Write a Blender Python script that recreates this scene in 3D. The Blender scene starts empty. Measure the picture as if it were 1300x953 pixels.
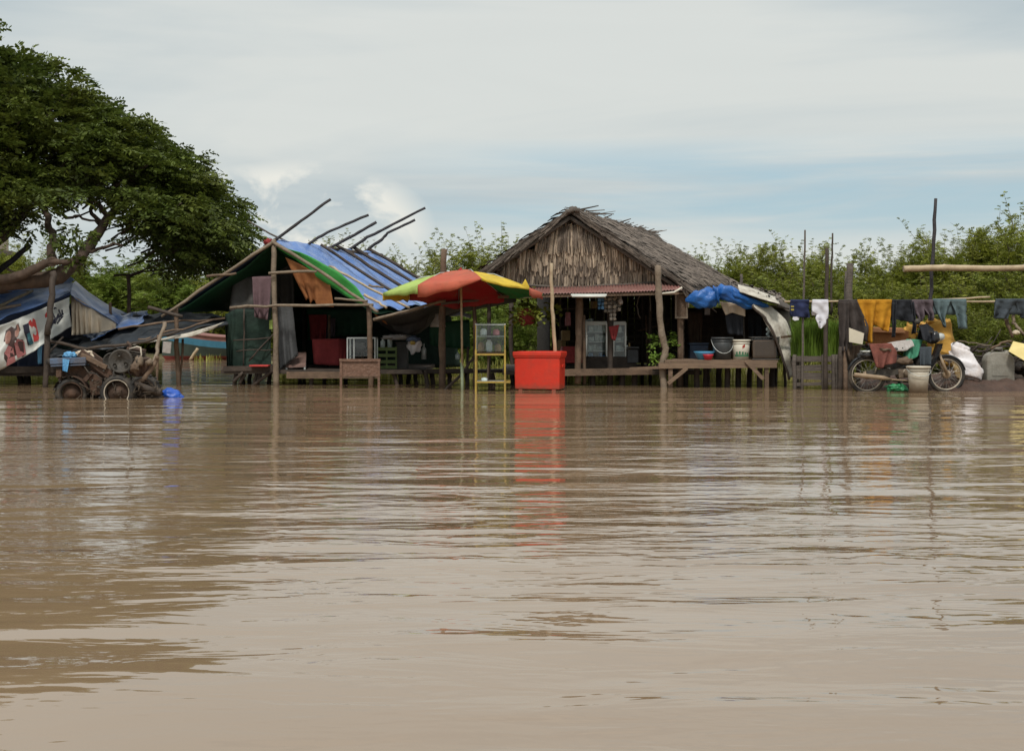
import bpy, bmesh, math, random
import numpy as np
from mathutils import Vector, Matrix, Euler, noise as mn

random.seed(7)
rng = np.random.default_rng(11)
R = math.radians
EYE, FOC = 1.0, 1600.0
HOR = 418.0

def P(px, py, d):
    """point seen at pixel (px,py) of the 1300 px photograph at distance d"""
    return Vector(((px - 650.0) / FOC * d, d, EYE + (HOR - py) / FOC * d))

def D(py):
    """distance of the water surface seen at row py"""
    return EYE * FOC / (py - HOR)

scene = bpy.context.scene
col = scene.collection

# ------------------------------------------------------------------ materials
def lin(r, g, b):
    f = lambda c: ((c / 255.0 + 0.055) / 1.055) ** 2.4 if c > 10 else c / 255.0 / 12.92
    return (f(r), f(g), f(b))

def mat(name, c, c2=None, rough=0.75, scale=5.0, bump=0.2, bscale=35.0, island=0.0, dirt=None,
        dirt_amt=0.5, dirt_scale=1.7, metallic=0.0, stretch=(1, 1, 1), translucent=0.0, spec=0.4, contrast=0.25):
    m = bpy.data.materials.new(name)
    m.use_nodes = True
    nt = m.node_tree
    N, L = nt.nodes, nt.links
    bs = N['Principled BSDF']
    bs.inputs['Roughness'].default_value = rough
    bs.inputs['Metallic'].default_value = metallic
    bs.inputs['Specular IOR Level'].default_value = spec
    tc = N.new('ShaderNodeTexCoord')
    mp = N.new('ShaderNodeMapping')
    mp.inputs['Scale'].default_value = stretch
    L.new(tc.outputs['Object'], mp.inputs['Vector'])
    nz = N.new('ShaderNodeTexNoise')
    nz.inputs['Scale'].default_value = scale
    nz.inputs['Detail'].default_value = 6
    nz.inputs['Roughness'].default_value = 0.65
    L.new(mp.outputs[0], nz.inputs['Vector'])
    if c2 is None:
        c2 = tuple(x * 0.68 for x in c)
    rp = N.new('ShaderNodeValToRGB')
    rp.color_ramp.elements[0].position = 0.5 - contrast * 0.8
    rp.color_ramp.elements[1].position = 0.5 + contrast * 0.8
    rp.color_ramp.elements[0].color = (*c2, 1)
    rp.color_ramp.elements[1].color = (*c, 1)
    L.new(nz.outputs['Fac'], rp.inputs['Fac'])
    out = rp.outputs['Color']
    if dirt:
        n2 = N.new('ShaderNodeTexNoise')
        n2.inputs['Scale'].default_value = dirt_scale
        n2.inputs['Detail'].default_value = 8
        n2.inputs['Roughness'].default_value = 0.7
        L.new(tc.outputs['Object'], n2.inputs['Vector'])
        r2 = N.new('ShaderNodeValToRGB')
        r2.color_ramp.elements[0].position = 0.45
        r2.color_ramp.elements[1].position = 0.72
        r2.color_ramp.elements[0].color = (0, 0, 0, 1)
        r2.color_ramp.elements[1].color = (dirt_amt, dirt_amt, dirt_amt, 1)
        L.new(n2.outputs['Fac'], r2.inputs['Fac'])
        mx = N.new('ShaderNodeMix'); mx.data_type = 'RGBA'
        L.new(r2.outputs['Color'], mx.inputs['Factor'])
        L.new(out, mx.inputs['A'])
        mx.inputs['B'].default_value = (*dirt, 1)
        out = mx.outputs['Result']
    if island > 0:
        ge = N.new('ShaderNodeNewGeometry')
        mr = N.new('ShaderNodeMapRange')
        mr.inputs['To Min'].default_value = 1 - island
        mr.inputs['To Max'].default_value = 1 + island
        L.new(ge.outputs['Random Per Island'], mr.inputs['Value'])
        mm = N.new('ShaderNodeMix'); mm.data_type = 'RGBA'; mm.blend_type = 'MULTIPLY'
        mm.inputs['Factor'].default_value = 1
        cx = N.new('ShaderNodeCombineColor')
        for k in range(3):
            L.new(mr.outputs[0], cx.inputs[k])
        L.new(out, mm.inputs['A']); L.new(cx.outputs[0], mm.inputs['B'])
        out = mm.outputs['Result']
    L.new(out, bs.inputs['Base Color'])
    if bump > 0:
        nb = N.new('ShaderNodeTexNoise')
        nb.inputs['Scale'].default_value = bscale
        nb.inputs['Detail'].default_value = 5
        L.new(mp.outputs[0], nb.inputs['Vector'])
        bp = N.new('ShaderNodeBump')
        bp.inputs['Strength'].default_value = min(1, bump * 2)
        bp.inputs['Distance'].default_value = 0.02
        L.new(nb.outputs['Fac'], bp.inputs['Height'])
        L.new(bp.outputs[0], bs.inputs['Normal'])
    if translucent > 0:
        tl = N.new('ShaderNodeBsdfTranslucent')
        L.new(out, tl.inputs['Color'])
        ms = N.new('ShaderNodeMixShader')
        ms.inputs[0].default_value = translucent
        L.new(bs.outputs[0], ms.inputs[1]); L.new(tl.outputs[0], ms.inputs[2])
        L.new(ms.outputs[0], N['Material Output'].inputs['Surface'])
    return m

def leaf_mat(name, c, c2, island=0.35, scale=0.9, yellow=None):
    return mat(name, c, c2, rough=0.55, scale=scale, bump=0, island=island, translucent=0.3, spec=0.25,
               dirt=yellow, dirt_amt=0.55, dirt_scale=1.1, contrast=0.2)

BR = (0.17, 0.115, 0.075)
M = {
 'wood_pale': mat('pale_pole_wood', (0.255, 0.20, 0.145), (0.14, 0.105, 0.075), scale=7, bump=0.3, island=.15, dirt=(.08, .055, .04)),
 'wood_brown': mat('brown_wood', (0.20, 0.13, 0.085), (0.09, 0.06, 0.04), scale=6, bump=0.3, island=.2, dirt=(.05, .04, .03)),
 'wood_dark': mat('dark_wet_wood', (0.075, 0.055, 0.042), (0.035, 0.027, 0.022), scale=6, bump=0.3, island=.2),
 'wood_grey': mat('weathered_grey_wood', (0.15, 0.125, 0.105), (0.07, 0.058, 0.05), scale=6, bump=.35, island=.25, stretch=(1, 1, 6)),
 'plank': mat('sawn_plank_wood', (0.27, 0.185, 0.12), (0.15, 0.10, 0.07), scale=4, bump=.3, stretch=(.6, 4, 8), island=.2, dirt=(.09, .065, .05)),
 'bamboo': mat('dry_bamboo', (0.50, 0.40, 0.26), (0.33, 0.24, 0.15), rough=.5, scale=9, bump=.1, dirt=(.16, .12, .08)),
 'pole_dark': mat('bark_pole', (0.055, 0.05, 0.055), (0.028, 0.025, 0.028), scale=9, bump=.35),
 'trunk': mat('tree_bark', (0.12, 0.082, 0.06), (0.045, 0.032, 0.025), rough=.9, scale=5, bump=.8, bscale=14, stretch=(1, 1, .5)),
 'tarp_blue': mat('blue_tarpaulin', (0.12, 0.235, 0.52), (0.065, 0.14, 0.38), rough=.36, scale=3, bump=.3, bscale=9, dirt=(.34, .41, .55), dirt_amt=.6, dirt_scale=3.4),
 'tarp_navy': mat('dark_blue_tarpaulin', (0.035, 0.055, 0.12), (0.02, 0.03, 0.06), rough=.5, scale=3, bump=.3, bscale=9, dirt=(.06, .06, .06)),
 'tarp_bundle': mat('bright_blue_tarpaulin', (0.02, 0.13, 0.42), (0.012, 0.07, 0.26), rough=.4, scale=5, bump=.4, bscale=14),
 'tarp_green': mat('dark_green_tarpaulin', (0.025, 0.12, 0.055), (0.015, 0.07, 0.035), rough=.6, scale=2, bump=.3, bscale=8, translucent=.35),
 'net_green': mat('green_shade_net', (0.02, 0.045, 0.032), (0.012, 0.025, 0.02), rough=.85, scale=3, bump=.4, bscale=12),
 'tarp_lime': mat('bright_green_tarpaulin', (0.05, 0.34, 0.07), (0.035, 0.24, 0.05), rough=.5, scale=3, bump=.2, bscale=10),
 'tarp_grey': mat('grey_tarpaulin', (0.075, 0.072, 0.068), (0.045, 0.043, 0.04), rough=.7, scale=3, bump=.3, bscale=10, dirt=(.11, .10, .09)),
 'tarp_murky': mat('murky_blue_tarpaulin', (0.04, 0.05, 0.065), (0.02, 0.024, 0.028), rough=.55, scale=2.2, bump=.4, bscale=9, dirt=(.05, .045, .035), dirt_amt=.8),
 'canvas': mat('beige_canvas', (0.62, 0.53, 0.41), (0.50, 0.41, 0.31), rough=.9, scale=4, bump=.2, bscale=25, dirt=(.2, .15, .11)),
 'vinyl': mat('white_vinyl_sheet', (0.66, 0.67, 0.64), (0.54, 0.55, 0.52), rough=.45, scale=3, bump=.1, bscale=9, dirt=(.38, .36, .30)),
 'dirty_white': mat('dirty_white_sheet', (0.60, 0.57, 0.50), (0.42, 0.38, 0.31), rough=.6, scale=6, bump=.35, bscale=18, dirt=(.16, .12, .09), dirt_amt=.8, dirt_scale=4),
 'orange_cloth': mat('rusty_orange_cloth', (0.36, 0.145, 0.05), (0.24, 0.09, 0.035), rough=.9, scale=5, bump=.2, translucent=.2),
 'grey_cloth': mat('grey_curtain_cloth', (0.10, 0.105, 0.11), (0.06, 0.062, 0.065), rough=.9, scale=4),
 'mauve_cloth': mat('mauve_cloth', (0.14, 0.085, 0.095), (0.09, 0.055, 0.06), rough=.9, scale=4),
 'red_cloth': mat('dark_red_cloth', (0.26, 0.035, 0.035), (0.16, 0.02, 0.022), rough=.9, scale=4),
 'red_box': mat('red_plastic', (0.66, 0.042, 0.018), (0.58, 0.03, 0.014), rough=.42, scale=3, bump=.08, bscale=18, dirt=(.36, .05, .03), dirt_amt=.75, dirt_scale=4),
 'black_rubber': mat('black_rubber', (0.03, 0.028, 0.026), (0.018, 0.016, 0.015), rough=.7, dirt=(.11, .085, .06), dirt_amt=.7, dirt_scale=6),
 'rust': mat('rusty_metal', (0.115, 0.065, 0.042), (0.055, 0.035, 0.026), rough=.85, scale=9, bump=.3, dirt=(.05, .045, .04)),
 'iron': mat('grimy_iron', (0.085, 0.078, 0.068), (0.045, 0.04, 0.036), rough=.6, scale=8, metallic=.3, dirt=(.12, .09, .06)),
 'steel': mat('dull_steel', (0.5, 0.49, 0.46), (0.34, 0.33, 0.30), rough=.35, metallic=.8, scale=8, bump=.05, dirt=(.22, .16, .1)),
 'pale_rim': mat('pale_painted_rim', (0.55, 0.5, 0.42), (0.36, 0.30, 0.22), rough=.5, scale=9, bump=.05),
 'muddy_metal': mat('mud_caked_metal', (0.36, 0.27, 0.18), (0.22, 0.155, 0.10), rough=.7, scale=10, bump=.15),
 'grey_blue': mat('chalky_blue_paint', (0.105, 0.15, 0.235), (0.065, 0.085, 0.13), rough=.7, scale=6, dirt=(.12, .09, .07), dirt_amt=.8, dirt_scale=5),
 'blue_plastic': mat('blue_plastic', (0.02, 0.10, 0.48), (0.015, 0.07, 0.36), rough=.35, scale=5, bump=.15),
 'sky_plastic': mat('light_blue_plastic', (0.14, 0.38, 0.62), (0.09, 0.27, 0.5), rough=.4, scale=5, bump=.3),
 'yellow_paint': mat('worn_yellow_paint', (0.50, 0.36, 0.07), (0.36, 0.24, 0.05), rough=.5, scale=9, bump=.1, dirt=(.16, .10, .05), dirt_amt=.8, dirt_scale=7),
 'alu': mat('aluminium_frame', (0.55, 0.57, 0.55), (0.42, 0.44, 0.42), rough=.4, metallic=.4, scale=7, bump=.05),
 'green_pole': mat('pale_green_painted_steel', (0.36, 0.44, 0.30), (0.26, 0.31, 0.2), rough=.5, scale=9, bump=.1, dirt=(.14, .13, .09)),
 'hull_dark': mat('dark_green_hull_paint', (0.05, 0.075, 0.06), (0.03, 0.045, 0.04), rough=.5, scale=4),
 'hull_blue': mat('turquoise_hull_paint', (0.05, 0.19, 0.29), (0.035, 0.14, 0.21), rough=.5, scale=4),
 'hull_red': mat('faded_red_hull_paint', (0.22, 0.045, 0.038), (0.15, 0.03, 0.028), rough=.5, scale=4),
 'hull_pink': mat('faded_pink_gunwale_paint', (0.27, 0.14, 0.12), (0.2, 0.09, 0.08), rough=.6, scale=4),
 'thatch': mat('grey_palm_thatch', (0.168, 0.138, 0.115), (0.068, 0.054, 0.045), rough=.95, scale=9, bump=.4, island=.5),
 'thatch_base': mat('dark_thatch_underlayer', (0.07, 0.056, 0.046), (0.035, 0.028, 0.023), rough=.95, scale=12, bump=.6),
 'palm': mat('dry_palm_leaf', (0.52, 0.42, 0.32), (0.30, 0.235, 0.175), rough=.9, scale=10, bump=.3, island=.38, stretch=(3, 3, .7)),
 'palm_dark': mat('brown_palm_leaf', (0.25, 0.20, 0.16), (0.13, 0.10, 0.078), rough=.9, scale=10, bump=.3, island=.4),
 'red_sheet': mat('faded_red_corrugated_iron', (0.235, 0.105, 0.09), (0.165, 0.075, 0.066), rough=.55, scale=5, bump=.1, dirt=(.26, .17, .14), dirt_amt=.8, dirt_scale=4),
 'wall_dark': mat('dark_wall_boards', (0.095, 0.078, 0.062), (0.05, 0.041, 0.034), rough=.9, scale=5, bump=.3, island=.35, stretch=(1, 1, 4)),  # dark brown boards, tone varying from board to board
 'white_paint': mat('white_enamel', (0.72, 0.74, 0.70), (0.6, 0.62, 0.58), rough=.4, scale=4, bump=.03),
 'pale_goods': mat('pale_packets', (0.66, 0.74, 0.71), (0.36, 0.44, 0.43), rough=.5, scale=14, bump=.1, island=.5),
 'blue_goods': mat('blue_packets', (0.10, 0.26, 0.45), (0.05, 0.14, 0.3), rough=.5, scale=12, island=.3),
 'brown_goods': mat('tan_cartons', (0.34, 0.24, 0.11), (0.20, 0.13, 0.06), rough=.8, scale=10, island=.35),
 'pink_goods': mat('pink_packets', (0.5, 0.2, 0.22), (0.34, 0.12, 0.12), rough=.5, scale=9, island=.3),
 'mix_goods': mat('dusty_wrappers', (0.30, 0.26, 0.2), (0.09, 0.08, 0.08), rough=.5, scale=22, island=.6),
 'bucket_dark': mat('charcoal_plastic', (0.055, 0.06, 0.062), (0.035, 0.038, 0.04), rough=.45, scale=5, bump=.05, dirt=(.1, .09, .08)),
 'bucket_white': mat('scuffed_white_plastic', (0.74, 0.71, 0.62), (0.62, 0.58, 0.48), rough=.4, scale=6, bump=.04, dirt=(.42, .33, .22), dirt_amt=.7, dirt_scale=6),
 'bucket_dirty': mat('grubby_grey_white_plastic', (0.54, 0.50, 0.42), (0.42, 0.37, 0.29), rough=.5, scale=5, bump=.08, dirt=(.28, .22, .15), dirt_amt=.8, dirt_scale=4),
 'label_green': mat('green_print', (0.06, 0.20, 0.10), (0.04, 0.14, 0.07), rough=.5, bump=0),
 'label_red': mat('red_print', (0.45, 0.07, 0.05), (0.34, 0.05, 0.04), rough=.5, bump=0),
 'basin_blue': mat('blue_enamel_basin', (0.10, 0.36, 0.58), (0.07, 0.26, 0.45), rough=.35, bump=0),
 'bowl_red': mat('red_plastic_bowl', (0.58, 0.04, 0.06), (0.45, 0.03, 0.045), rough=.35, bump=0),
 'murk': mat('standing_brown_water', (0.27, 0.165, 0.10), (0.20, 0.12, 0.075), rough=.3, scale=3, bump=0),
 'navy': mat('navy_knit_cloth', (0.022, 0.032, 0.095), (0.015, 0.02, 0.06), rough=.9, scale=8),
 'white_cloth': mat('white_cloth', (0.70, 0.70, 0.76), (0.6, 0.6, 0.66), rough=.9, scale=4, bump=.1),
 'brown_black': mat('dark_brown_cloth', (0.060, 0.048, 0.044), (0.038, 0.03, 0.028), rough=.9, scale=6),
 'ochre': mat('ochre_yellow_cloth', (0.50, 0.235, 0.012), (0.40, 0.175, 0.01), rough=.9, scale=4, bump=.15),
 'black_cloth': mat('black_cloth', (0.018, 0.02, 0.026), (0.011, 0.012, 0.016), rough=.9, scale=6),
 'plum': mat('plum_grey_cloth', (0.115, 0.088, 0.10), (0.08, 0.06, 0.07), rough=.9, scale=5),
 'teal': mat('slate_teal_cloth', (0.115, 0.165, 0.175), (0.08, 0.115, 0.125), rough=.9, scale=5),
 'slate': mat('dark_slate_cloth', (0.062, 0.078, 0.092), (0.04, 0.05, 0.062), rough=.9, scale=5),
 'emblem': mat('yellow_emblem', (0.42, 0.34, 0.07), (0.3, 0.24, 0.04), rough=.8, bump=0),
 'brick_cloth': mat('brick_red_cloth', (0.22, 0.075, 0.055), (0.13, 0.045, 0.036), rough=.95, scale=7, bump=.3),
 'green_cloth': mat('sea_green_cloth', (0.06, 0.25, 0.15), (0.04, 0.16, 0.10), rough=.9, scale=6),
 'grey_wrap': mat('pale_grey_wrap', (0.42, 0.40, 0.38), (0.30, 0.26, 0.24), rough=.6, scale=12, bump=.4),
 'sack_yellow': mat('yellow_woven_sack', (0.62, 0.36, 0.075), (0.50, 0.27, 0.05), rough=.7, scale=6, bump=.35, bscale=16, dirt=(.35, .2, .06)),
 'sack_white': mat('white_plastic_sack', (0.76, 0.74, 0.76), (0.66, 0.63, 0.65), rough=.45, scale=5, bump=.4, bscale=16, dirt=(.48, .33, .22), dirt_amt=.6, dirt_scale=4),
 'cardboard': mat('brown_cardboard', (0.40, 0.175, 0.07), (0.30, 0.13, 0.05), rough=.9, scale=4),
 'cream': mat('cream_board', (0.68, 0.62, 0.50), (0.58, 0.52, 0.4), rough=.8, scale=4, bump=.05),
 'brown_canvas': mat('brown_canvas', (0.16, 0.11, 0.075), (0.10, 0.07, 0.05), rough=.95, scale=5),
 'jerry': mat('cloudy_grey_plastic', (0.30, 0.285, 0.245), (0.2, 0.19, 0.16), rough=.5, scale=5, bump=.15, dirt=(.14, .11, .08), dirt_amt=.7, dirt_scale=4),
 'yellow_board': mat('pale_yellow_board', (0.72, 0.60, 0.27), (0.62, 0.5, 0.2), rough=.7, scale=4, bump=.05),
 'bike_paint': mat('black_enamel', (0.022, 0.024, 0.028), (0.014, 0.015, 0.018), rough=.25, scale=5, bump=.03, dirt=(.09, .07, .05), dirt_amt=.6, dirt_scale=5),
 'bike_mud': mat('muddy_engine_metal', (0.24, 0.18, 0.125), (0.10, 0.075, 0.055), rough=.7, scale=14, bump=.3),
 'green_plastic': mat('green_plastic_film', (0.05, 0.30, 0.13), (0.03, 0.2, 0.08), rough=.4, scale=6),
 'stone': mat('pale_stone', (0.48, 0.40, 0.31), (0.36, 0.29, 0.22), rough=.9, scale=3, bump=.3),
 'stone_dark': mat('stained_stone_ledge', (0.20, 0.16, 0.125), (0.13, 0.10, 0.08), rough=.9, scale=3, bump=.3),
 'ink_dark': mat('dark_print', (0.03, 0.03, 0.05), (0.02, 0.02, 0.035), rough=.5, bump=0),
 'ink_skin': mat('tan_print', (0.36, 0.19, 0.145), (0.24, 0.11, 0.085), rough=.5, scale=12, bump=0),
 'ink_pink': mat('faded_pink_print', (0.48, 0.20, 0.19), (0.34, 0.11, 0.11), rough=.5, scale=10, bump=0),
 'ink_hair': mat('brown_print', (0.085, 0.045, 0.04), (0.05, 0.028, 0.025), rough=.5, scale=10, bump=0),
 'ink_red': mat('scarlet_print', (0.50, 0.05, 0.045), (0.4, 0.04, 0.035), rough=.5, bump=0),
 'ink_teal': mat('teal_print', (0.06, 0.18, 0.22), (0.04, 0.12, 0.15), rough=.5, bump=0),
 'u_lime': mat('lime_green_umbrella_cloth', (0.50, 0.66, 0.18), (0.44, 0.6, 0.15), rough=.8, scale=2.5, bump=.1, bscale=12, dirt=(.16, .12, .07), dirt_amt=.4, dirt_scale=3.5, translucent=.25),
 'u_red': mat('salmon_red_umbrella_cloth', (0.60, 0.15, 0.085), (0.52, 0.11, 0.07), rough=.8, scale=2.5, bump=.1, bscale=12, dirt=(.16, .12, .07), dirt_amt=.4, dirt_scale=3.5, translucent=.25),
 'u_yellow': mat('yellow_umbrella_cloth', (0.76, 0.56, 0.06), (0.68, 0.48, 0.045), rough=.8, scale=2.5, bump=.1, bscale=12, dirt=(.16, .12, .07), dirt_amt=.4, dirt_scale=3.5, translucent=.25),
 'u_green': mat('deep_green_umbrella_cloth', (0.04, 0.28, 0.09), (0.03, 0.22, 0.07), rough=.8, scale=2.5, bump=.1, bscale=12, dirt=(.16, .12, .07), dirt_amt=.4, dirt_scale=3.5, translucent=.25),
 'u_dark': mat('shaded_red_umbrella_cloth', (0.42, 0.03, 0.04), (0.34, 0.024, 0.03), rough=.8, scale=2.5, bump=.1, bscale=12, dirt=(.16, .12, .07), dirt_amt=.4, dirt_scale=3.5, translucent=.25),  # red panel cloth, colour darkened for the shaded underside of the back panels
 'lime_wood': mat('faded_green_painted_wood', (0.16, 0.22, 0.07), (0.10, 0.14, 0.05), rough=.7, scale=7),
 'bench_wood': mat('carved_bench_wood', (0.22, 0.125, 0.085), (0.12, 0.068, 0.046), rough=.6, scale=16, bump=.6, bscale=22),
 'pink_wood': mat('pinkish_bench_paint', (0.24, 0.15, 0.125), (0.17, 0.105, 0.09), rough=.7, scale=5),
 'leaf_tree': leaf_mat('rain_tree_leaves', (0.105, 0.14, 0.024), (0.052, 0.078, 0.014), .4, .8, (.15, .15, .025)),
 'leaf_bush': leaf_mat('feathery_shrub_leaves', (0.25, 0.28, 0.038), (0.14, 0.17, 0.022), .35, .8, (.33, .31, .06)),
 'leaf_bright': leaf_mat('fresh_green_leaves', (0.17, 0.235, 0.035), (0.10, 0.15, 0.02), .35, .9, (.24, .25, .05)),
 'leaf_dark': leaf_mat('deep_green_leaves', (0.19, 0.22, 0.03), (0.10, 0.13, 0.018), .4, .9, (.26, .25, .045)),
 'leaf_pot': leaf_mat('pot_plant_leaves', (0.20, 0.30, 0.05), (0.11, 0.19, 0.03), .3, 2),
 'grass': leaf_mat('tall_grass', (0.16, 0.25, 0.035), (0.09, 0.16, 0.02), .35, 2),
 'weed': leaf_mat('yellowish_weeds', (0.30, 0.30, 0.07), (0.18, 0.19, 0.04), .35, 2),
 'twig': mat('twig_bark', (0.13, 0.10, 0.07), (0.08, 0.06, 0.045), rough=.9, scale=8, bump=.2),
}

def tide_line(m, c, z0, z1):
    """splashed mud on the lowest part of a thing whose origin lies at the water line"""
    nt = m.node_tree; N, L = nt.nodes, nt.links
    bs = N['Principled BSDF']; src = bs.inputs['Base Color'].links[0].from_socket
    tc = N.new('ShaderNodeTexCoord'); sp = N.new('ShaderNodeSeparateXYZ'); L.new(tc.outputs['Object'], sp.inputs[0])
    nz = N.new('ShaderNodeTexNoise'); nz.inputs['Scale'].default_value = 9; nz.inputs['Detail'].default_value = 7; L.new(tc.outputs['Object'], nz.inputs['Vector'])
    ma = N.new('ShaderNodeMath'); ma.operation = 'MULTIPLY_ADD'; L.new(nz.outputs['Fac'], ma.inputs[0]); ma.inputs[1].default_value = .22; L.new(sp.outputs['Z'], ma.inputs[2])
    mr = N.new('ShaderNodeMapRange'); mr.inputs['From Min'].default_value = z0 + .11; mr.inputs['From Max'].default_value = z1 + .11; mr.inputs['To Min'].default_value = .8; mr.inputs['To Max'].default_value = 0
    L.new(ma.outputs[0], mr.inputs['Value'])
    mx = N.new('ShaderNodeMix'); mx.data_type = 'RGBA'; L.new(mr.outputs[0], mx.inputs['Factor']); L.new(src, mx.inputs['A']); mx.inputs['B'].default_value = (*c, 1)
    L.new(mx.outputs['Result'], bs.inputs['Base Color'])
tide_line(M['red_box'], (.16, .07, .045), .0, .12)
tide_line(M['bucket_dirty'], (.19, .14, .095), .02, .22)

def glass_mat():
    m = bpy.data.materials.new('window_glass'); m.use_nodes = True
    N, L = m.node_tree.nodes, m.node_tree.links
    N.remove(N['Principled BSDF'])
    tr = N.new('ShaderNodeBsdfTransparent'); tr.inputs[0].default_value = (.95, .97, .96, 1)
    gl = N.new('ShaderNodeBsdfGlossy'); gl.inputs['Roughness'].default_value = .06
    fr = N.new('ShaderNodeFresnel'); fr.inputs[0].default_value = 1.5
    mx = N.new('ShaderNodeMixShader')
    L.new(fr.outputs[0], mx.inputs[0]); L.new(tr.outputs[0], mx.inputs[1]); L.new(gl.outputs[0], mx.inputs[2])
    L.new(mx.outputs[0], N['Material Output'].inputs['Surface'])
    return m
M['glass'] = glass_mat()

# ------------------------------------------------------------------ object helpers
ORG = {}

def tag(o, label=None, cat=None, group=None, kind=None):
    if label: o['label'] = label
    if cat: o['category'] = cat
    if group: o['group'] = group
    if kind: o['kind'] = kind
    return o

def thing(name, label, cat, loc, group=None):
    o = bpy.data.objects.new(name, None)
    o.empty_display_size = 0.2
    o.location = loc
    col.objects.link(o)
    ORG[o] = Vector(loc)
    return tag(o, label, cat, group)

class MB:
    def __init__(s):
        s.v, s.f, s.mi, s.sm = [], [], [], []
    def add(s, vs, fs, mi=0, smooth=False):
        b = len(s.v)
        s.v += [tuple(x) for x in vs]
        s.f += [tuple(b + i for i in f) for f in fs]
        s.mi += [mi] * len(fs); s.sm += [smooth] * len(fs)
        return s
    def tube(s, pts, r, n=8, mi=0, wob=0.0, caps=True):
        pts = [Vector(p) for p in pts]
        m = len(pts)
        if not isinstance(r, (list, tuple)):
            r = [r] * m
        elif len(r) == 2 and m != 2:
            r = [r[0] + (r[1] - r[0]) * i / (m - 1) for i in range(m)]
        vs, fs = [], []
        prev = None
        for i, p in enumerate(pts):
            t = (pts[min(i + 1, m - 1)] - pts[max(i - 1, 0)])
            if t.length < 1e-9: t = Vector((0, 0, 1))
            t.normalize()
            a = prev if prev is not None else (Vector((0, 0, 1)) if abs(t.z) < .9 else Vector((1, 0, 0)))
            u = (a - t * a.dot(t))
            if u.length < 1e-6: u = t.orthogonal()
            u.normalize(); w = t.cross(u); prev = u
            for k in range(n):
                q = 2 * math.pi * k / n
                rr = r[i] * (1 + random.uniform(-wob, wob))
                vs.append(p + u * (math.cos(q) * rr) + w * (math.sin(q) * rr))
        for i in range(m - 1):
            for k in range(n):
                fs.append((i * n + k, i * n + (k + 1) % n, (i + 1) * n + (k + 1) % n, (i + 1) * n + k))
        s.add(vs, fs, mi, True)
        if caps:
            b = len(s.v) - len(vs)
            s.f += [tuple(b + k for k in reversed(range(n))), tuple(b + (m - 1) * n + k for k in range(n))]
            s.mi += [mi, mi]; s.sm += [False, False]
        return s
    def pole(s, pts, r0, r1=None, n=7, bend=0.012, mi=0, seg=5, knots=0.0):
        """natural crooked pole through pts"""
        pts = [Vector(p) for p in pts]
        r1 = r0 if r1 is None else r1
        out = []
        for a, b in zip(pts[:-1], pts[1:]):
            for k in range(seg):
                out.append(a.lerp(b, k / seg))
        out.append(pts[-1])
        q = len(out) - 1
        o2 = []
        ph = random.uniform(0, 99)
        for i, p in enumerate(out):
            if 0 < i < q:
                nv = mn.noise_vector(Vector((ph, i * 0.55, 3.1)))
                p = p + nv * bend * 2
            o2.append(p)
        rs = [(r0 + (r1 - r0) * i / q) * (1 + random.uniform(-.08, .08) - knots * (i % 2)) for i in range(q + 1)]
        return s.tube(o2, rs, n, mi, .05)
    def box(s, c, size, rot=None, mi=0, bev=0.0):
        bm = bmesh.new()
        bmesh.ops.create_cube(bm, size=1)
        for v in bm.verts:
            v.co = Vector((v.co.x * size[0], v.co.y * size[1], v.co.z * size[2]))
        if bev > 0:
            bmesh.ops.bevel(bm, geom=bm.edges[:], offset=bev, segments=2, profile=.6, affect='EDGES')
        mt = Matrix.Translation(Vector(c)) @ (Euler(rot).to_matrix().to_4x4() if rot else Matrix())
        bm.verts.index_update()
        s.add([mt @ v.co for v in bm.verts], [[v.index for v in f.verts] for f in bm.faces], mi)
        bm.free()
        return s
    def beam(s, a, b, w, h, mi=0):
        """sawn beam from a to b, w across, h high"""
        a, b = Vector(a), Vector(b)
        t = (b - a).normalized()
        up = Vector((0, 0, 1)) if abs(t.z) < .95 else Vector((0, -1, 0))
        sd = t.cross(up).normalized(); up = sd.cross(t)
        vs = []
        for p in (a, b):
            for i, j in ((-1, -1), (1, -1), (1, 1), (-1, 1)):
                vs.append(p + sd * (i * w / 2) + up * (j * h / 2))
        s.add(vs, [(3, 2, 1, 0), (4, 5, 6, 7), (0, 1, 5, 4), (1, 2, 6, 5), (2, 3, 7, 6), (3, 0, 4, 7)], mi)
        return s
    def grid(s, rows, mi=0, smooth=True):
        nr, nc = len(rows), len(rows[0])
        vs = [p for r in rows for p in r]
        fs = [(i * nc + j, i * nc + j + 1, (i + 1) * nc + j + 1, (i + 1) * nc + j) for i in range(nr - 1) for j in range(nc - 1)]
        return s.add(vs, fs, mi, smooth)
    def lathe(s, c, prof, n=24, mt=None, mi=0, a0=0, a1=2 * math.pi, closed=False, smooth=True):
        """prof = [(radius, height)], axis = local z of mt"""
        full = abs(a1 - a0 - 2 * math.pi) < 1e-6
        m = n if full else n + 1
        mt = (mt.to_4x4() if mt else Matrix())
        c = Vector(c)
        vs, fs = [], []
        for (r, z) in prof:
            for k in range(m):
                q = a0 + (a1 - a0) * k / n
                vs.append(c + mt @ Vector((r * math.cos(q), r * math.sin(q), z)))
        L = len(prof)
        for i in range(L if closed else L - 1):
            i2 = (i + 1) % L
            for k in range(n):
                k2 = (k + 1) % m
                fs.append((i * m + k, i * m + k2, i2 * m + k2, i2 * m + k))
        return s.add(vs, fs, mi, smooth)
    def torus(s, c, R1, r, mt, n=32, k=10, mi=0, sq=1.0):
        prof = [(R1 + r * math.cos(2 * math.pi * i / k), sq * r * math.sin(2 * math.pi * i / k)) for i in range(k)]
        return s.lathe(c, prof, n, mt, mi, closed=True)
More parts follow.
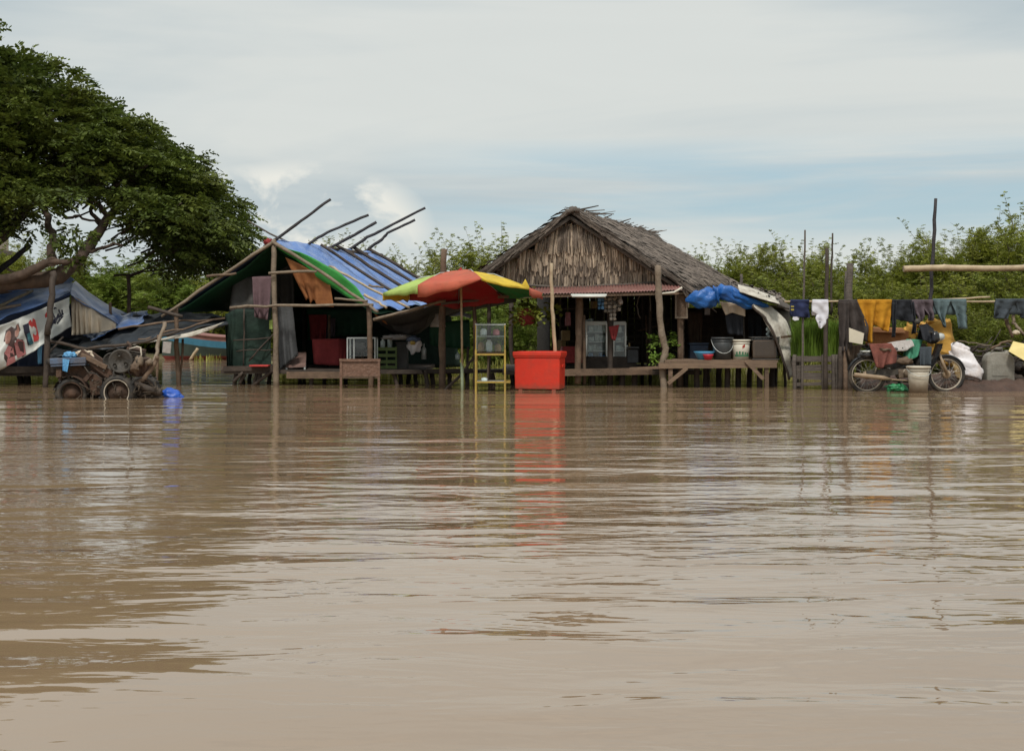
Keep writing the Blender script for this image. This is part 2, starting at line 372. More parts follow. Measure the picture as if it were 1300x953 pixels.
    def prism(s, pts, thick, mi=0):
        """outline of points extruded by vector thick"""
        pts = [Vector(p) for p in pts]; t = Vector(thick); n = len(pts)
        return s.add(pts + [p + t for p in pts],
                     [tuple(range(n)), tuple(reversed(range(n, 2 * n)))] + [(i, i + n, (i + 1) % n + n, (i + 1) % n) for i in range(n)], mi)
    def build(s, name, mats, parent=None, origin=None, solid=0.0, sub=0, label=None):
        if not isinstance(mats, (list, tuple)): mats = [mats]
        if parent is not None:
            org = ORG[parent]
        elif origin is not None:
            org = Vector(origin)
        else:
            a = np.array(s.v)
            org = Vector(((a[:, 0].min() + a[:, 0].max()) / 2, (a[:, 1].min() + a[:, 1].max()) / 2, a[:, 2].min()))
        me = bpy.data.meshes.new(name)
        me.from_pydata([(x - org.x, y - org.y, z - org.z) for x, y, z in s.v], [], s.f)
        for m in mats: me.materials.append(m)
        me.polygons.foreach_set('material_index', s.mi)
        me.polygons.foreach_set('use_smooth', s.sm)
        me.update()
        if solid == 0 and sub == 0:
            bm = bmesh.new(); bm.from_mesh(me)
            bmesh.ops.recalc_face_normals(bm, faces=bm.faces[:])
            bm.to_mesh(me); bm.free()
        o = bpy.data.objects.new(name, me)
        col.objects.link(o)
        if parent is not None:
            o.parent = parent
        else:
            o.location = org
        ORG[o] = org
        if sub:
            md = o.modifiers.new('smooth', 'SUBSURF'); md.levels = sub; md.render_levels = sub
        if solid:
            md = o.modifiers.new('thickness', 'SOLIDIFY'); md.thickness = solid; md.offset = 0
        if label: o['label'] = label
        return o

def poly_at(pts, t):
    """point on a polyline at t in 0..1 by index"""
    q = t * (len(pts) - 1); i = min(int(q), len(pts) - 2)
    return Vector(pts[i]).lerp(Vector(pts[i + 1]), q - i)

def sheet(mb, top, bottom, nu=24, nv=14, folds=0.0, nf=5.0, crumple=0.0, sag=0.0, mi=0, seed=None, cf=2.2, grow=True, hang=0.0):
    """cloth between two 3-D polylines; folds push it towards/away from the camera"""
    ph = random.uniform(0, 50) if seed is None else seed
    rows = []
    for j in range(nv + 1):
        v = j / nv
        row = []
        for i in range(nu + 1):
            u = i / nu
            p = poly_at(top, u).lerp(poly_at(bottom, u), v)
            g = v if grow else 1
            w = folds * g * math.sin(nf * 2 * math.pi * (u + .06 * math.sin(5 * u + ph)) + ph)
            nz = mn.noise_vector(p * cf + Vector((ph, 0, 0))) * crumple
            p = p + Vector((nz.x * .4, w + nz.y, nz.z * .6 - sag * 4 * v * (1 - v) - hang * 4 * u * (1 - u)))
            row.append(p)
        rows.append(row)
    return mb.grid(rows, mi)

def blob(mb, c, rad, rough=0.12, freq=2.5, mi=0, seed=0, sub=4, flat=None, rot=None):
    """lumpy bag or heap"""
    bm = bmesh.new()
    bmesh.ops.create_icosphere(bm, subdivisions=sub, radius=1)
    c = Vector(c); vs = []
    rm = Euler(rot).to_matrix() if rot else Matrix.Identity(3)
    for v in bm.verts:
        n = v.co.normalized()
        k = 1 + rough * (mn.noise(n * freq + Vector((seed, 0, 0))) * 1.6 + .7 * mn.noise(n * freq * 2.7 + Vector((0, seed, 0))))
        p = Vector((n.x * rad[0] * k, n.y * rad[1] * k, n.z * rad[2] * k))
        if flat is not None and p.z < flat: p.z = flat + (p.z - flat) * .1
        vs.append(c + rm @ p)
    bm.verts.index_update()
    mb.add(vs, [[v.index for v in f.verts] for f in bm.faces], mi, True)
    bm.free()
    return mb

# ------------------------------------------------------------------ foliage
def spray_mesh(name, pos, axis, length, K, ll, lw, droop, material, parent=None, origin=(0, 0, 0), sides=2):
    """pinnate leaf sprays: N rachises, each with K pairs of leaflets"""
    pos = np.asarray(pos, float); axis = np.asarray(axis, float)
    N = len(pos)
    length = np.broadcast_to(np.asarray(length, float), (N,))
    axis /= np.linalg.norm(axis, axis=1, keepdims=True) + 1e-9
    up = np.tile(np.array([0, 0, 1.0]), (N, 1)) + rng.normal(0, .35, (N, 3))
    sd = np.cross(axis, up); sd /= np.linalg.norm(sd, axis=1, keepdims=True) + 1e-9
    nn = np.cross(sd, axis)
    V = np.zeros((N, K, sides, 4, 3))
    for k in range(K):
        t = (k + .8) / K
        p = pos + axis * (length * t)[:, None]
        p[:, 2] -= droop * length * t * t
        taper = 1 - .45 * abs(t - .45)
        for s in range(sides):
            sg = 1 if s == 0 else -1
            dr = sd * sg * rng.uniform(.75, 1.05, (N, 1)) + axis * rng.uniform(.3, .75, (N, 1)) + nn * rng.normal(-.12, .22, (N, 1))
            dr[:, 2] -= .25
            dr /= np.linalg.norm(dr, axis=1, keepdims=True)
            l = (ll * taper * rng.uniform(.75, 1.2, N))[:, None]
            w = (lw * taper * rng.uniform(.8, 1.2, N))[:, None]
            ww = axis + nn * rng.normal(0, .35, (N, 1))
            V[:, k, s, 0] = p
            V[:, k, s, 1] = p + dr * l * .5 + ww * w
            V[:, k, s, 2] = p + dr * l
            V[:, k, s, 3] = p + dr * l * .5 - ww * w
    V = V.reshape(-1, 3) - np.asarray(origin)
    nq = len(V) // 4
    me = bpy.data.meshes.new(name)
    me.vertices.add(len(V)); me.vertices.foreach_set('co', V.astype(np.float32).ravel())
    me.loops.add(nq * 4); me.loops.foreach_set('vertex_index', np.arange(nq * 4, dtype=np.int32))
    me.polygons.add(nq)
    me.polygons.foreach_set('loop_start', np.arange(0, nq * 4, 4, dtype=np.int32))
    me.polygons.foreach_set('loop_total', np.full(nq, 4, dtype=np.int32))
    me.materials.append(material)
    me.update(calc_edges=True); me.validate()
    o = bpy.data.objects.new(name, me)
    col.objects.link(o)
    if parent is not None: o.parent = parent
    return o

def unit(v):
    v = np.asarray(v, float); return v / (np.linalg.norm(v) + 1e-9)

def make_shrub(seed, h, w, stems, material, spread=.5, wisp=.5, leaf=.15):
    """returns (root, foliage, stems) at the origin"""
    r = np.random.default_rng(seed)
    pos, ax, ln = [], [], []
    sb = MB()
    for s in range(stems):
        az = r.uniform(0, 2 * math.pi); tl = spread * math.sqrt(r.uniform(0, 1))
        L = h * r.uniform(.6, 1.0) * (1 - .25 * tl)
        if r.uniform() < .22: L *= 1 + wisp * r.uniform(.1, .4)
        base = np.array([r.normal(0, w * .16), r.normal(0, w * .16), -.1])
        d0 = unit([math.cos(az) * tl, math.sin(az) * tl, 1.0])
        bend = np.array([math.cos(az), math.sin(az), 0]) * r.uniform(.05, .4) * w * .3
        pts = []
        for k in range(8):
            t = k / 7
            pts.append(base + d0 * L * t + bend * t * t + r.normal(0, .025, 3) * t)
        rad = .012 + .012 * r.uniform()
        sb.tube([Vector(p) for p in pts], (rad * 1.5, .004), 5)
        for k in range(60):
            t = r.uniform(.05, 1.0) ** .8
            q = t * 7; i = min(int(q), 6)
            p = pts[i] + (pts[i + 1] - pts[i]) * (q - i)
            a2 = r.uniform(0, 2 * math.pi)
            tw = unit([math.cos(a2), math.sin(a2), r.uniform(-.1, .9)])
            tl2 = w * .26 * (1.15 - t * .8) * r.uniform(.4, 1.1)
            if k % 3 == 0: sb.tube([Vector(p), Vector(p + tw * tl2)], (.006, .003), 4, caps=False)
            nsp = 5
            for j in range(nsp):
                f = (j + r.uniform(.2, 1)) / nsp
                pos.append(p + tw * tl2 * f)
                ax.append(unit(tw * .7 + r.normal(0, .55, 3) + np.array([0, 0, .15]))); ln.append(r.uniform(.15, .32))
        for k in range(7):                       # leafy tip
            pos.append(pts[7] - d0 * L * .03 * k)
            ax.append(unit(d0 * .8 + r.normal(0, .5, 3))); ln.append(r.uniform(.12, .24))
    for s in range(int(stems * 1.1)):           # thin shoots above the crown
        az = r.uniform(0, 2 * math.pi); rad = w * .34 * math.sqrt(r.uniform(0, 1))
        p0 = np.array([math.cos(az) * rad, math.sin(az) * rad, h * r.uniform(.62, .85)])
        d0 = unit([math.cos(az) * .35 + r.normal(0, .2), math.sin(az) * .35 + r.normal(0, .2), 1])
        L = h * r.uniform(.12, .36) * (.7 + wisp * .5)
        p1 = p0 + d0 * L * .5 + r.normal(0, .03, 3); p2 = p0 + d0 * L + r.normal(0, .06, 3)
        sb.tube([Vector(p0), Vector(p1), Vector(p2)], (.007, .002), 4, caps=False)
        for k in range(14):
            t = (k + r.uniform(0, 1)) / 14
            p = p0 + (p1 - p0) * 2 * t if t < .5 else p1 + (p2 - p1) * (2 * t - 1)
            a2 = r.uniform(0, 2 * math.pi)
            pos.append(p); ax.append(unit([math.cos(a2), math.sin(a2), r.uniform(.1, .9)])); ln.append(r.uniform(.10, .26) * (1.15 - t * .6))
    root = bpy.data.objects.new('shrub', None); col.objects.link(root)
    ORG[root] = Vector((0, 0, 0))
    spray_mesh('foliage', pos, ax, ln, 7, leaf * .41, leaf * .10, .25, material, root)
    sb.build('stems', M['twig'], root)
    return root

def copy_tree(o, parent=None):
    c = o.copy(); col.objects.link(c); c.parent = parent
    for ch in list(o.children): copy_tree(ch, c)
    return c

def blades(mb, area, n, h0, h1, w=.008, lean=.25, mi=0):
    """area(i) -> base point"""
    for i in range(n):
        b = area()
        h = random.uniform(h0, h1); a = random.uniform(0, 6.28); l = random.gauss(0, lean) * h
        dx, dy = math.cos(a), math.sin(a)
        sx, sy = -dy * w, dx * w
        m_ = b + Vector((dx * l * .35, dy * l * .35, h * .6)); t = b + Vector((dx * l, dy * l, h))
        mb.add([b + Vector((sx, sy, 0)), b - Vector((sx, sy, 0)), m_ - Vector((sx, sy, 0)) * .8, m_ + Vector((sx, sy, 0)) * .8, t],
               [(0, 1, 2, 3), (3, 2, 4)], mi)
    return mb

# ------------------------------------------------------------------ camera, sky, sun
cd = bpy.data.cameras.new('camera'); cam = bpy.data.objects.new('camera', cd); col.objects.link(cam)
cam.location = (0, 0, EYE); cam.rotation_euler = (R(90), 0, 0)
cd.sensor_width = 36; cd.lens = 36 * FOC / 1300; cd.shift_y = -(476.5 - HOR) / 1300
cd.clip_start = .1; cd.clip_end = 3000
scene.camera = cam

SUN_EL, SUN_AZ = 56.0, 186.0      # azimuth clockwise from +Y: high behind the camera
sd = bpy.data.lights.new('sun', 'SUN'); sun = bpy.data.objects.new('sun', sd); col.objects.link(sun)
sd.energy = 2.3; sd.angle = R(9); sd.color = (1.0, .955, .87)
to_sun = Vector((math.sin(R(SUN_AZ)) * math.cos(R(SUN_EL)), math.cos(R(SUN_AZ)) * math.cos(R(SUN_EL)), math.sin(R(SUN_EL))))
sun.rotation_euler = to_sun.to_track_quat('Z', 'Y').to_euler()
sun.location = to_sun * 60

w = bpy.data.worlds.new('World'); scene.world = w; w.use_nodes = True
nt = w.node_tree; N, L = nt.nodes, nt.links
bg = N['Background']; bg.inputs['Strength'].default_value = 0.1
sky = N.new('ShaderNodeTexSky'); sky.sky_type = 'NISHITA'; sky.sun_disc = False
sky.sun_elevation = R(SUN_EL); sky.sun_rotation = R(SUN_AZ); sky.air_density = 1.2; sky.dust_density = 2.0
tc = N.new('ShaderNodeTexCoord')
sp = N.new('ShaderNodeSeparateXYZ'); L.new(tc.outputs['Generated'], sp.inputs[0])

def nmath(op, a, b=None, clamp=False):
    n = N.new('ShaderNodeMath'); n.operation = op; n.use_clamp = clamp
    for i, x in enumerate((a, b)):
        if x is None: continue
        if isinstance(x, (int, float)): n.inputs[i].default_value = x
        else: L.new(x, n.inputs[i])
    return n.outputs[0]

def nnoise(scale, st, loc=(0, 0, 0), detail=6, rough=.55, dist=0.0):
    mp = N.new('ShaderNodeMapping'); mp.inputs['Scale'].default_value = st; mp.inputs['Location'].default_value = loc
    L.new(tc.outputs['Generated'], mp.inputs['Vector'])
    n = N.new('ShaderNodeTexNoise'); n.inputs['Scale'].default_value = scale; n.inputs['Detail'].default_value = detail
    n.inputs['Roughness'].default_value = rough; n.inputs['Distortion'].default_value = dist
    L.new(mp.outputs[0], n.inputs['Vector']); return n.outputs['Fac']

def nramp(fac, stops):
    n = N.new('ShaderNodeValToRGB'); cr = n.color_ramp
    while len(cr.elements) < len(stops): cr.elements.new(.5)
    for e, (p, c) in zip(cr.elements, stops):
        e.position = p; e.color = (*c, 1) if len(c) == 3 else c
    L.new(fac, n.inputs['Fac']); return n.outputs['Color']

def nmix(fac, a, b, blend='MIX'):
    n = N.new('ShaderNodeMix'); n.data_type = 'RGBA'; n.blend_type = blend
    if isinstance(fac, (int, float)): n.inputs['Factor'].default_value = fac
    else: L.new(fac, n.inputs['Factor'])
    for k, x in (('A', a), ('B', b)):
        if isinstance(x, tuple): n.inputs[k].default_value = (*x, 1)
        else: L.new(x, n.inputs[k])
    return n.outputs['Result']

# overcast deck: broad soft grey and cream sheets (values are radiance x 10, the background runs at 0.1)
big = nnoise(1.7, (1, 1, 5.5), (3.3, 0.4, .2), 5, .5, .6)
deck = nramp(big, [(.36, (4.8, 5.45, 5.75)), (.50, (6.0, 6.4, 6.4)), (.64, (7.6, 7.55, 7.1))])
low = nnoise(3.2, (1, 1, 7), (8.1, 2.0, 1.0), 7, .6, .8)
deck = nmix(nmath('MULTIPLY', nramp(low, [(.35, (0, 0, 0)), (.75, (1, 1, 1))]), .45), deck, (8.1, 8.0, 7.5))
# brighter creamy band near the horizon
hz = nmath('SUBTRACT', 1.0, nmath('MULTIPLY', sp.outputs['Z'], 9.0), True)
deck = nmix(nmath('MULTIPLY', hz, .65), deck, (8.4, 8.45, 8.0))
# higher sky, out of the frame, is the bright part of an overcast dome
hi = nmath('MULTIPLY', nmath('SUBTRACT', sp.outputs['Z'], .28), 1.5, True)
deck = nmix(hi, deck, (12.5, 12.2, 11.6))
# streaks of blue where the deck opens
g = nmath('MULTIPLY', nmath('SUBTRACT', sp.outputs['Z'], .105), 22.0)
band = nmath('SUBTRACT', 1.0, nmath('MULTIPLY', g, g), True)
st = nnoise(2.1, (1, 1, 13), (.9, 5.0, .35), 6, .55, .5)
gap = nmath('MULTIPLY', nramp(st, [(.42, (0, 0, 0)), (.62, (1, 1, 1))]), band)
xr = nmath('MULTIPLY', nmath('ADD', sp.outputs['X'], .12), 7.0, True)
gap = nmath('MULTIPLY', gap, xr)
deck = nmix(nmath('MULTIPLY', gap, .8), deck, (4.4, 6.3, 7.3))
px_ = nmath('MULTIPLY', nmath('ADD', sp.outputs['X'], .165), 9.5)
pz_ = nmath('MULTIPLY', nmath('SUBTRACT', sp.outputs['Z'], .082), 20.0)
pm_ = nmath('SUBTRACT', 1.0, nmath('ADD', nmath('MULTIPLY', px_, px_), nmath('MULTIPLY', pz_, pz_)), True)
pf = nnoise(13.0, (1, 1, 1.5), (2.2, .3, .7), 7, .55, .4)
puff = nmath('MULTIPLY', nramp(pf, [(.46, (0, 0, 0)), (.56, (1, 1, 1))]), nmath('MULTIPLY', pm_, 2.2, True))
deck = nmix(nmath('MULTIPLY', puff, .95), deck, (9.3, 8.8, 7.9))
deck = nmix(1.0, deck, (.925, .965, .985), 'MULTIPLY')
cover = nmath('SUBTRACT', .94, nmath('MULTIPLY', gap, .2))
final = nmix(cover, sky.outputs['Color'], deck)
L.new(final, bg.inputs['Color'])

scene.view_settings.view_transform = 'Standard'; scene.view_settings.look = 'None'
scene.view_settings.exposure = 0; scene.view_settings.gamma = 1
scene.render.engine = 'CYCLES'
scene.cycles.max_bounces = 8; scene.cycles.transparent_max_bounces = 12
scene.cycles.caustics_reflective = False; scene.cycles.caustics_refractive = False
scene.cycles.sample_clamp_indirect = 8

# ------------------------------------------------------------------ ground and water
def bank_edge(x, y):
    """distance at which dry land starts, along the sight line through x/y"""
    r = x / max(y, 1)
    pts = [(-9, 29), (-.345, 29.5), (-.318, 43), (-.205, 43), (-.175, 27.5), (.30, 27.0), (.335, 21.8), (9, 21.8)]
    for (a, ya), (b, yb) in zip(pts[:-1], pts[1:]):
        if a <= r <= b: return ya + (yb - ya) * (r - a) / (b - a)
    return 29

def ground_z(x, y):
    e = bank_edge(x, y) + 1.0 * mn.noise(Vector((x * .35, y * .1, 0)))
    t = (y - e) / 3.0
    z = -.5 + .62 * max(0, min(1, t + .8)) + .25 * max(0, min(1, (y - e - 3) / 12))
    if y > e + 8: z += .1
    return z + .07 * mn.noise(Vector((x * .9, y * .9, 1))) * (1 if abs(x) < 60 else 0)

xs = list(np.concatenate([np.linspace(-500, -40, 14), np.linspace(-36, 36, 145), np.linspace(40, 500, 14)]))
ys = list(np.concatenate([np.linspace(-40, 16, 10), np.linspace(18, 60, 106), np.linspace(65, 900, 20)]))
gm = MB().grid([[Vector((x, y, ground_z(x, y))) for x in xs] for y in ys])
M['ground'] = mat('muddy_grass_ground', (0.15, 0.15, 0.05), (0.11, 0.085, 0.055), rough=.95, scale=1.3, bump=.5, bscale=20, dirt=(.085, .06, .045), dirt_amt=.7)
tag(gm.build('ground', M['ground'], origin=(0, 0, 0)), kind='structure')

wm = bpy.data.materials.new('muddy_water'); wm.use_nodes = True
nt = wm.node_tree; N, L = nt.nodes, nt.links
bs = N['Principled BSDF']
bs.inputs['Roughness'].default_value = .025
bs.inputs['IOR'].default_value = 1.7
bs.inputs['Specular IOR Level'].default_value = .8
tc = N.new('ShaderNodeTexCoord')
def wn(scale, st, detail, rough=.5, dist=0.0, rot=0.0):
    mp = N.new('ShaderNodeMapping'); mp.inputs['Scale'].default_value = st; mp.inputs['Rotation'].default_value = (0, 0, rot)
    L.new(tc.outputs['Object'], mp.inputs['Vector'])
    n = N.new('ShaderNodeTexNoise'); n.inputs['Scale'].default_value = scale; n.inputs['Detail'].default_value = detail
    n.inputs['Roughness'].default_value = rough; n.inputs['Distortion'].default_value = dist
    L.new(mp.outputs[0], n.inputs['Vector']); return n.outputs['Fac']
murk = wn(.35, (1, 1, 1), 4)
bs.inputs['Base Color'].default_value = (1, 1, 1, 1)
L.new(nramp(murk, [(.3, (.214, .144, .085)), (.7, (.254, .176, .108))]), bs.inputs['Base Color'])
swell = wn(1.0, (.34, 1.15, 1), 2, .45, .3, .05)
ripple = wn(1.0, (.95, 2.9, 1), 3, .5, .5, -.07)
choppy = wn(1.0, (1.9, 5.4, 1), 3, .55, .6, .16)
fine = wn(1.0, (6, 17, 1), 2, .5, 0, .12)
calm = wn(.16, (1, 1.6, 1), 2, .5)
spw = N.new('ShaderNodeSeparateXYZ'); L.new(tc.outputs['Object'], spw.inputs[0])
gust = nramp(nmath('MULTIPLY', spw.outputs['Y'], .04), [(.12, (.6, .6, .6)), (.24, (1, 1, 1)), (.42, (1, 1, 1)), (.66, (.5, .5, .5))])   # a breeze ruffles the middle of the channel
amp = nmath('MULTIPLY', nmath('ADD', nmath('MULTIPLY', nmath('SUBTRACT', calm, .36, True), 4.2), .3), gust)
hgt = nmath('ADD', nmath('MULTIPLY', swell, .135), nmath('MULTIPLY', nmath('ADD', nmath('ADD', nmath('MULTIPLY', ripple, .070), nmath('MULTIPLY', choppy, .030)), nmath('MULTIPLY', fine, .0026)), amp))
bp = N.new('ShaderNodeBump'); bp.inputs['Strength'].default_value = 1.0; bp.inputs['Distance'].default_value = .30
L.new(hgt, bp.inputs['Height']); L.new(bp.outputs[0], bs.inputs['Normal'])
M['water'] = wm
wat = MB().grid([[Vector((x, y, 0)) for x in np.linspace(-600, 600, 25)] for y in np.linspace(-50, 900, 25)])
tag(wat.build('water', wm, origin=(0, 0, 0)), kind='structure')

# lumpy mud bank on the right
def mud_z(x, y):
    r = x / y
    a = max(0, min(1, (r - .322 + .012 * mn.noise(Vector((y * 1.3, 0, 4)))) / .022))
    a2 = max(0, min(1, (r - .262) / .02)) * max(0, min(1, (y - 20.62 - .15 * mn.noise(Vector((x * 2, 0, 5)))) / .3)) * .82
    a = max(a, a2)
    f = 20.25 + .35 * mn.noise(Vector((x * 1.1, 0, 9)))
    b = max(0, min(1, (y - f + .25) / .55))
    return -.2 + .30 * a * b + (.03 + .05 * max(0, min(1, (y - 21) / 2))) * a * b + (.06 * mn.noise(Vector((x * 2.2, y * 2.2, 0))) + .055 * mn.noise(Vector((x * 6, y * 6, 0))) + .035 * mn.noise(Vector((x * 15, y * 15, 3)))) * a * b
mb = MB().grid([[Vector((x, y, mud_z(x, y))) for x in np.linspace(5.2, 14, 330)] for y in np.linspace(19.4, 25, 200)])
M['mud'] = mat('wet_brown_mud', (0.085, 0.046, 0.032), (0.036, 0.021, 0.015), rough=.75, scale=4, bump=.9, bscale=18, dirt=(.09, .06, .045), dirt_amt=.5, dirt_scale=5)
tag(mb.build('mud_bank', M['mud'], origin=(0, 0, 0)), kind='structure')

# weeds at the water's edge
wb = MB()
def weed_base():
    while True:
        x = random.uniform(-15, 12); r0 = random.gauss(0, 1.0)
        y = 25
        e = bank_edge(x, 30); yy = e + abs(r0) * 1.6 - .9
        e2 = bank_edge(x, yy)
        if abs(yy - e2) < 4: return Vector((x, yy, max(-.05, ground_z(x, yy))))
blades(wb, weed_base, 9000, .08, .32, .012, .5)
tag(wb.build('bank_weeds', M['weed'], origin=(0, 0, 0)), kind='stuff')
for o in [o for o in col.objects if o.name.startswith('bank_weeds')]:
    tag(o, 'low yellowish weeds along the far water edge', 'weeds')

# ------------------------------------------------------------------ rain tree on the left
def rain_tree():
    d0 = 24.5
    base = P(-230, 478, d0)
    root = thing('rain_tree', 'big spreading rain tree with dark domed crown and crooked brown limbs over the blue tent', 'tree', base)
    tb = MB()
    def limb(pts, r0, r1, wob=.05):
        tb.pole([P(x, y, d + max(0, (325 - y) / 100) * 1.9) for x, y, d in pts], r0, r1, 10, wob, 0, 4, 0)
    limb([(-230, 500, 24.5), (-215, 430, 24.4), (-170, 385, 23.6)], .42, .30)
    limb([(-175, 390, 23.7), (-90, 366, 22.6), (0, 360, 22.2), (75, 352, 22.2), (98, 336, 22.4)], .21, .115, .025)
    limb([(94, 340, 22.35), (120, 300, 22.6), (137, 278, 22.9), (160, 245, 24), (190, 205, 25.5)], .115, .05, .03)
    limb([(-60, 362, 22.5), (0, 356, 22.05), (30, 348, 22.0), (50, 339, 21.95), (66, 330, 21.95)], .10, .075, .01)
    limb([(60, 333, 21.95), (80, 333, 21.95), (100, 331, 22.0)], .06, .045, .01)
    limb([(66, 333, 21.9), (66, 306, 22.0), (60, 285, 22.3), (52, 250, 22.8), (40, 190, 23.6)], .085, .04)
    limb([(-175, 390, 23.7), (-60, 350, 23.4), (4, 305, 23.2), (40, 250, 23.5)], .2, .06)
    limb([(-190, 400, 24), (-140, 300, 25), (-60, 200, 26), (10, 120, 26)], .25, .06)
    limb([(137, 278, 22.9), (128, 262, 22.9), (100, 240, 23.2), (70, 225, 23.6)], .06, .025)
    limb([(128, 290, 22.8), (118, 270, 22.8), (112, 250, 22.8)], .05, .02)
    limb([(150, 262, 23.2), (190, 250, 23.6), (240, 255, 24.1), (280, 275, 24.4)], .06, .025)
    limb([(170, 232, 23.6), (215, 215, 24.0), (262, 245, 24.4)], .05, .02)
    limb([(108, 318, 22.5), (140, 312, 22.6), (156, 312, 22.7)], .035, .015)
    limb([(80, 272, 22.7), (100, 276, 22.7), (125, 285, 22.8)], .03, .02)
    rr = random.Random(5)
    dc = 25.4
    C = P(-60, 298, dc)
    A, B, Dp = 5.95, 4.28, 4.1
    pw = 1.3
    pos, ax, ln = [], [], []
    clumps = []
    tries = 0
    while len(clumps) < 640 and tries < 60000:
        tries += 1
        x, y, z = rr.uniform(-.45, 1.0), rr.uniform(-1, 1), rr.uniform(-.13, 1)
        h = math.hypot(x, y)
        e = h ** pw + max(z, 0) ** pw
        if e > 1.0 or (e < .42 and rr.random() < .8): continue
        if z < 0 and (h < .45 or h > .95): continue
        p = C + Vector((x * A, y * Dp, z * B))
        px = 650 + p.x / p.y * FOC; py = HOR - (p.z - EYE) / p.y * FOC
        # gaps where the sky shows: near the fork and inside the crown
        if ((px - 104) / 84) ** 2 + ((py - 290) / 52) ** 2 < 1: continue
        if ((px - 22) / 60) ** 2 + ((py - 318) / 40) ** 2 < 1: continue
        if ((px - 165) / 50) ** 2 + ((py - 325) / 28) ** 2 < 1: continue
        if py > 322 + (18 if px > 190 else 0): continue
        if py > 342: continue
        gv = mn.noise(Vector((px * .022, py * .03, 7)))
        if gv > .16 and y < .6 and e < .9 and px < 190: continue
        clumps.append((p, e))
    for p, e in clumps:
        out = Vector(((p.x - C.x) / A, (p.y - C.y) / Dp, (p.z - C.z) / B * .7 + .1)).normalized()
        rad = rr.uniform(.32, .62)
        n = int(25 + 18 * rr.random())
        for k in range(n):
            a = rr.uniform(0, 2 * math.pi); q = rad * math.sqrt(rr.random())
            o = Vector((math.cos(a) * q, math.sin(a) * q, rr.gauss(0, .07) - .3 * q * q / rad))
            dr = Vector((math.cos(a), math.sin(a), -.15)) * .8 + out * .7 + Vector((rr.gauss(0, .35), rr.gauss(0, .35), rr.gauss(0, .25)))
            pos.append(p + o); ax.append(dr.normalized()); ln.append(rr.uniform(.2, .4))
        if rr.random() < .28:
            tb.pole([p - out * rr.uniform(.6, 1.3) - Vector((.3, 0, .35)), p], .022, .008, 5, .05)
    # small dangling tufts under the limbs
    for (px, py, d) in ((82, 310, 22), (75, 325, 22), (100, 328, 22), (96, 330, 22), (122, 296, 22.6), (70, 300, 22), (40, 296, 22.4), (88, 290, 22.8), (92, 306, 22.2), (20, 290, 22.4)):
        c = P(px, py, d)
        for k in range(6):
            o = Vector((rr.gauss(0, .1), rr.gauss(0, .1), rr.gauss(0, .07)))
            pos.append(c + o); ax.append((rr.gauss(0, .6), rr.gauss(0, .6), rr.gauss(-.2, .4))); ln.append(rr.uniform(.14, .24))
    tb.build('trunk', M['trunk'], root)
    spray_mesh('crown', [tuple(p) for p in pos], [tuple(a) for a in ax], ln, 5, .125, .036, .35, M['leaf_tree'], root, origin=tuple(base))
rain_tree()

# ------------------------------------------------------------------ shrubs and small trees behind
protos = {
 'a': make_shrub(1, 3.4, 3.4, 26, M['leaf_bush'], .55, .5, .15),
 'b': make_shrub(2, 3.4, 3.0, 24, M['leaf_bush'], .42, .9, .14),
 'c': make_shrub(3, 3.0, 3.8, 30, M['leaf_bright'], .6, .25, .17),
 'd': make_shrub(4, 3.0, 3.8, 28, M['leaf_dark'], .62, .3, .16),
 'e': make_shrub(5, 3.6, 2.6, 18, M['leaf_bush'], .36, 1.1, .14),
}
used = set()
def shrub(kind, px, top, d, rz, wid=1.0, label='', group='shrubs behind the shops', cat='shrub', name='shrub'):
    o = protos[kind]
    if kind in used: o = copy_tree(protos[kind])
    used.add(kind)
    x = (px - 650) / FOC * d
    h = EYE + (HOR - top) / FOC * d
    gz = max(-.05, ground_z(x, d) - .05)
    bh = {'a': 3.5, 'b': 3.7, 'c': 3.0, 'd': 3.0, 'e': 4.1}[kind]
    s = (h - gz) / bh
    o.location = (x, d, gz); o.rotation_euler = (0, 0, rz); o.scale = (s * wid, s * wid, s)
    tag(o, label, cat, group)
    return o

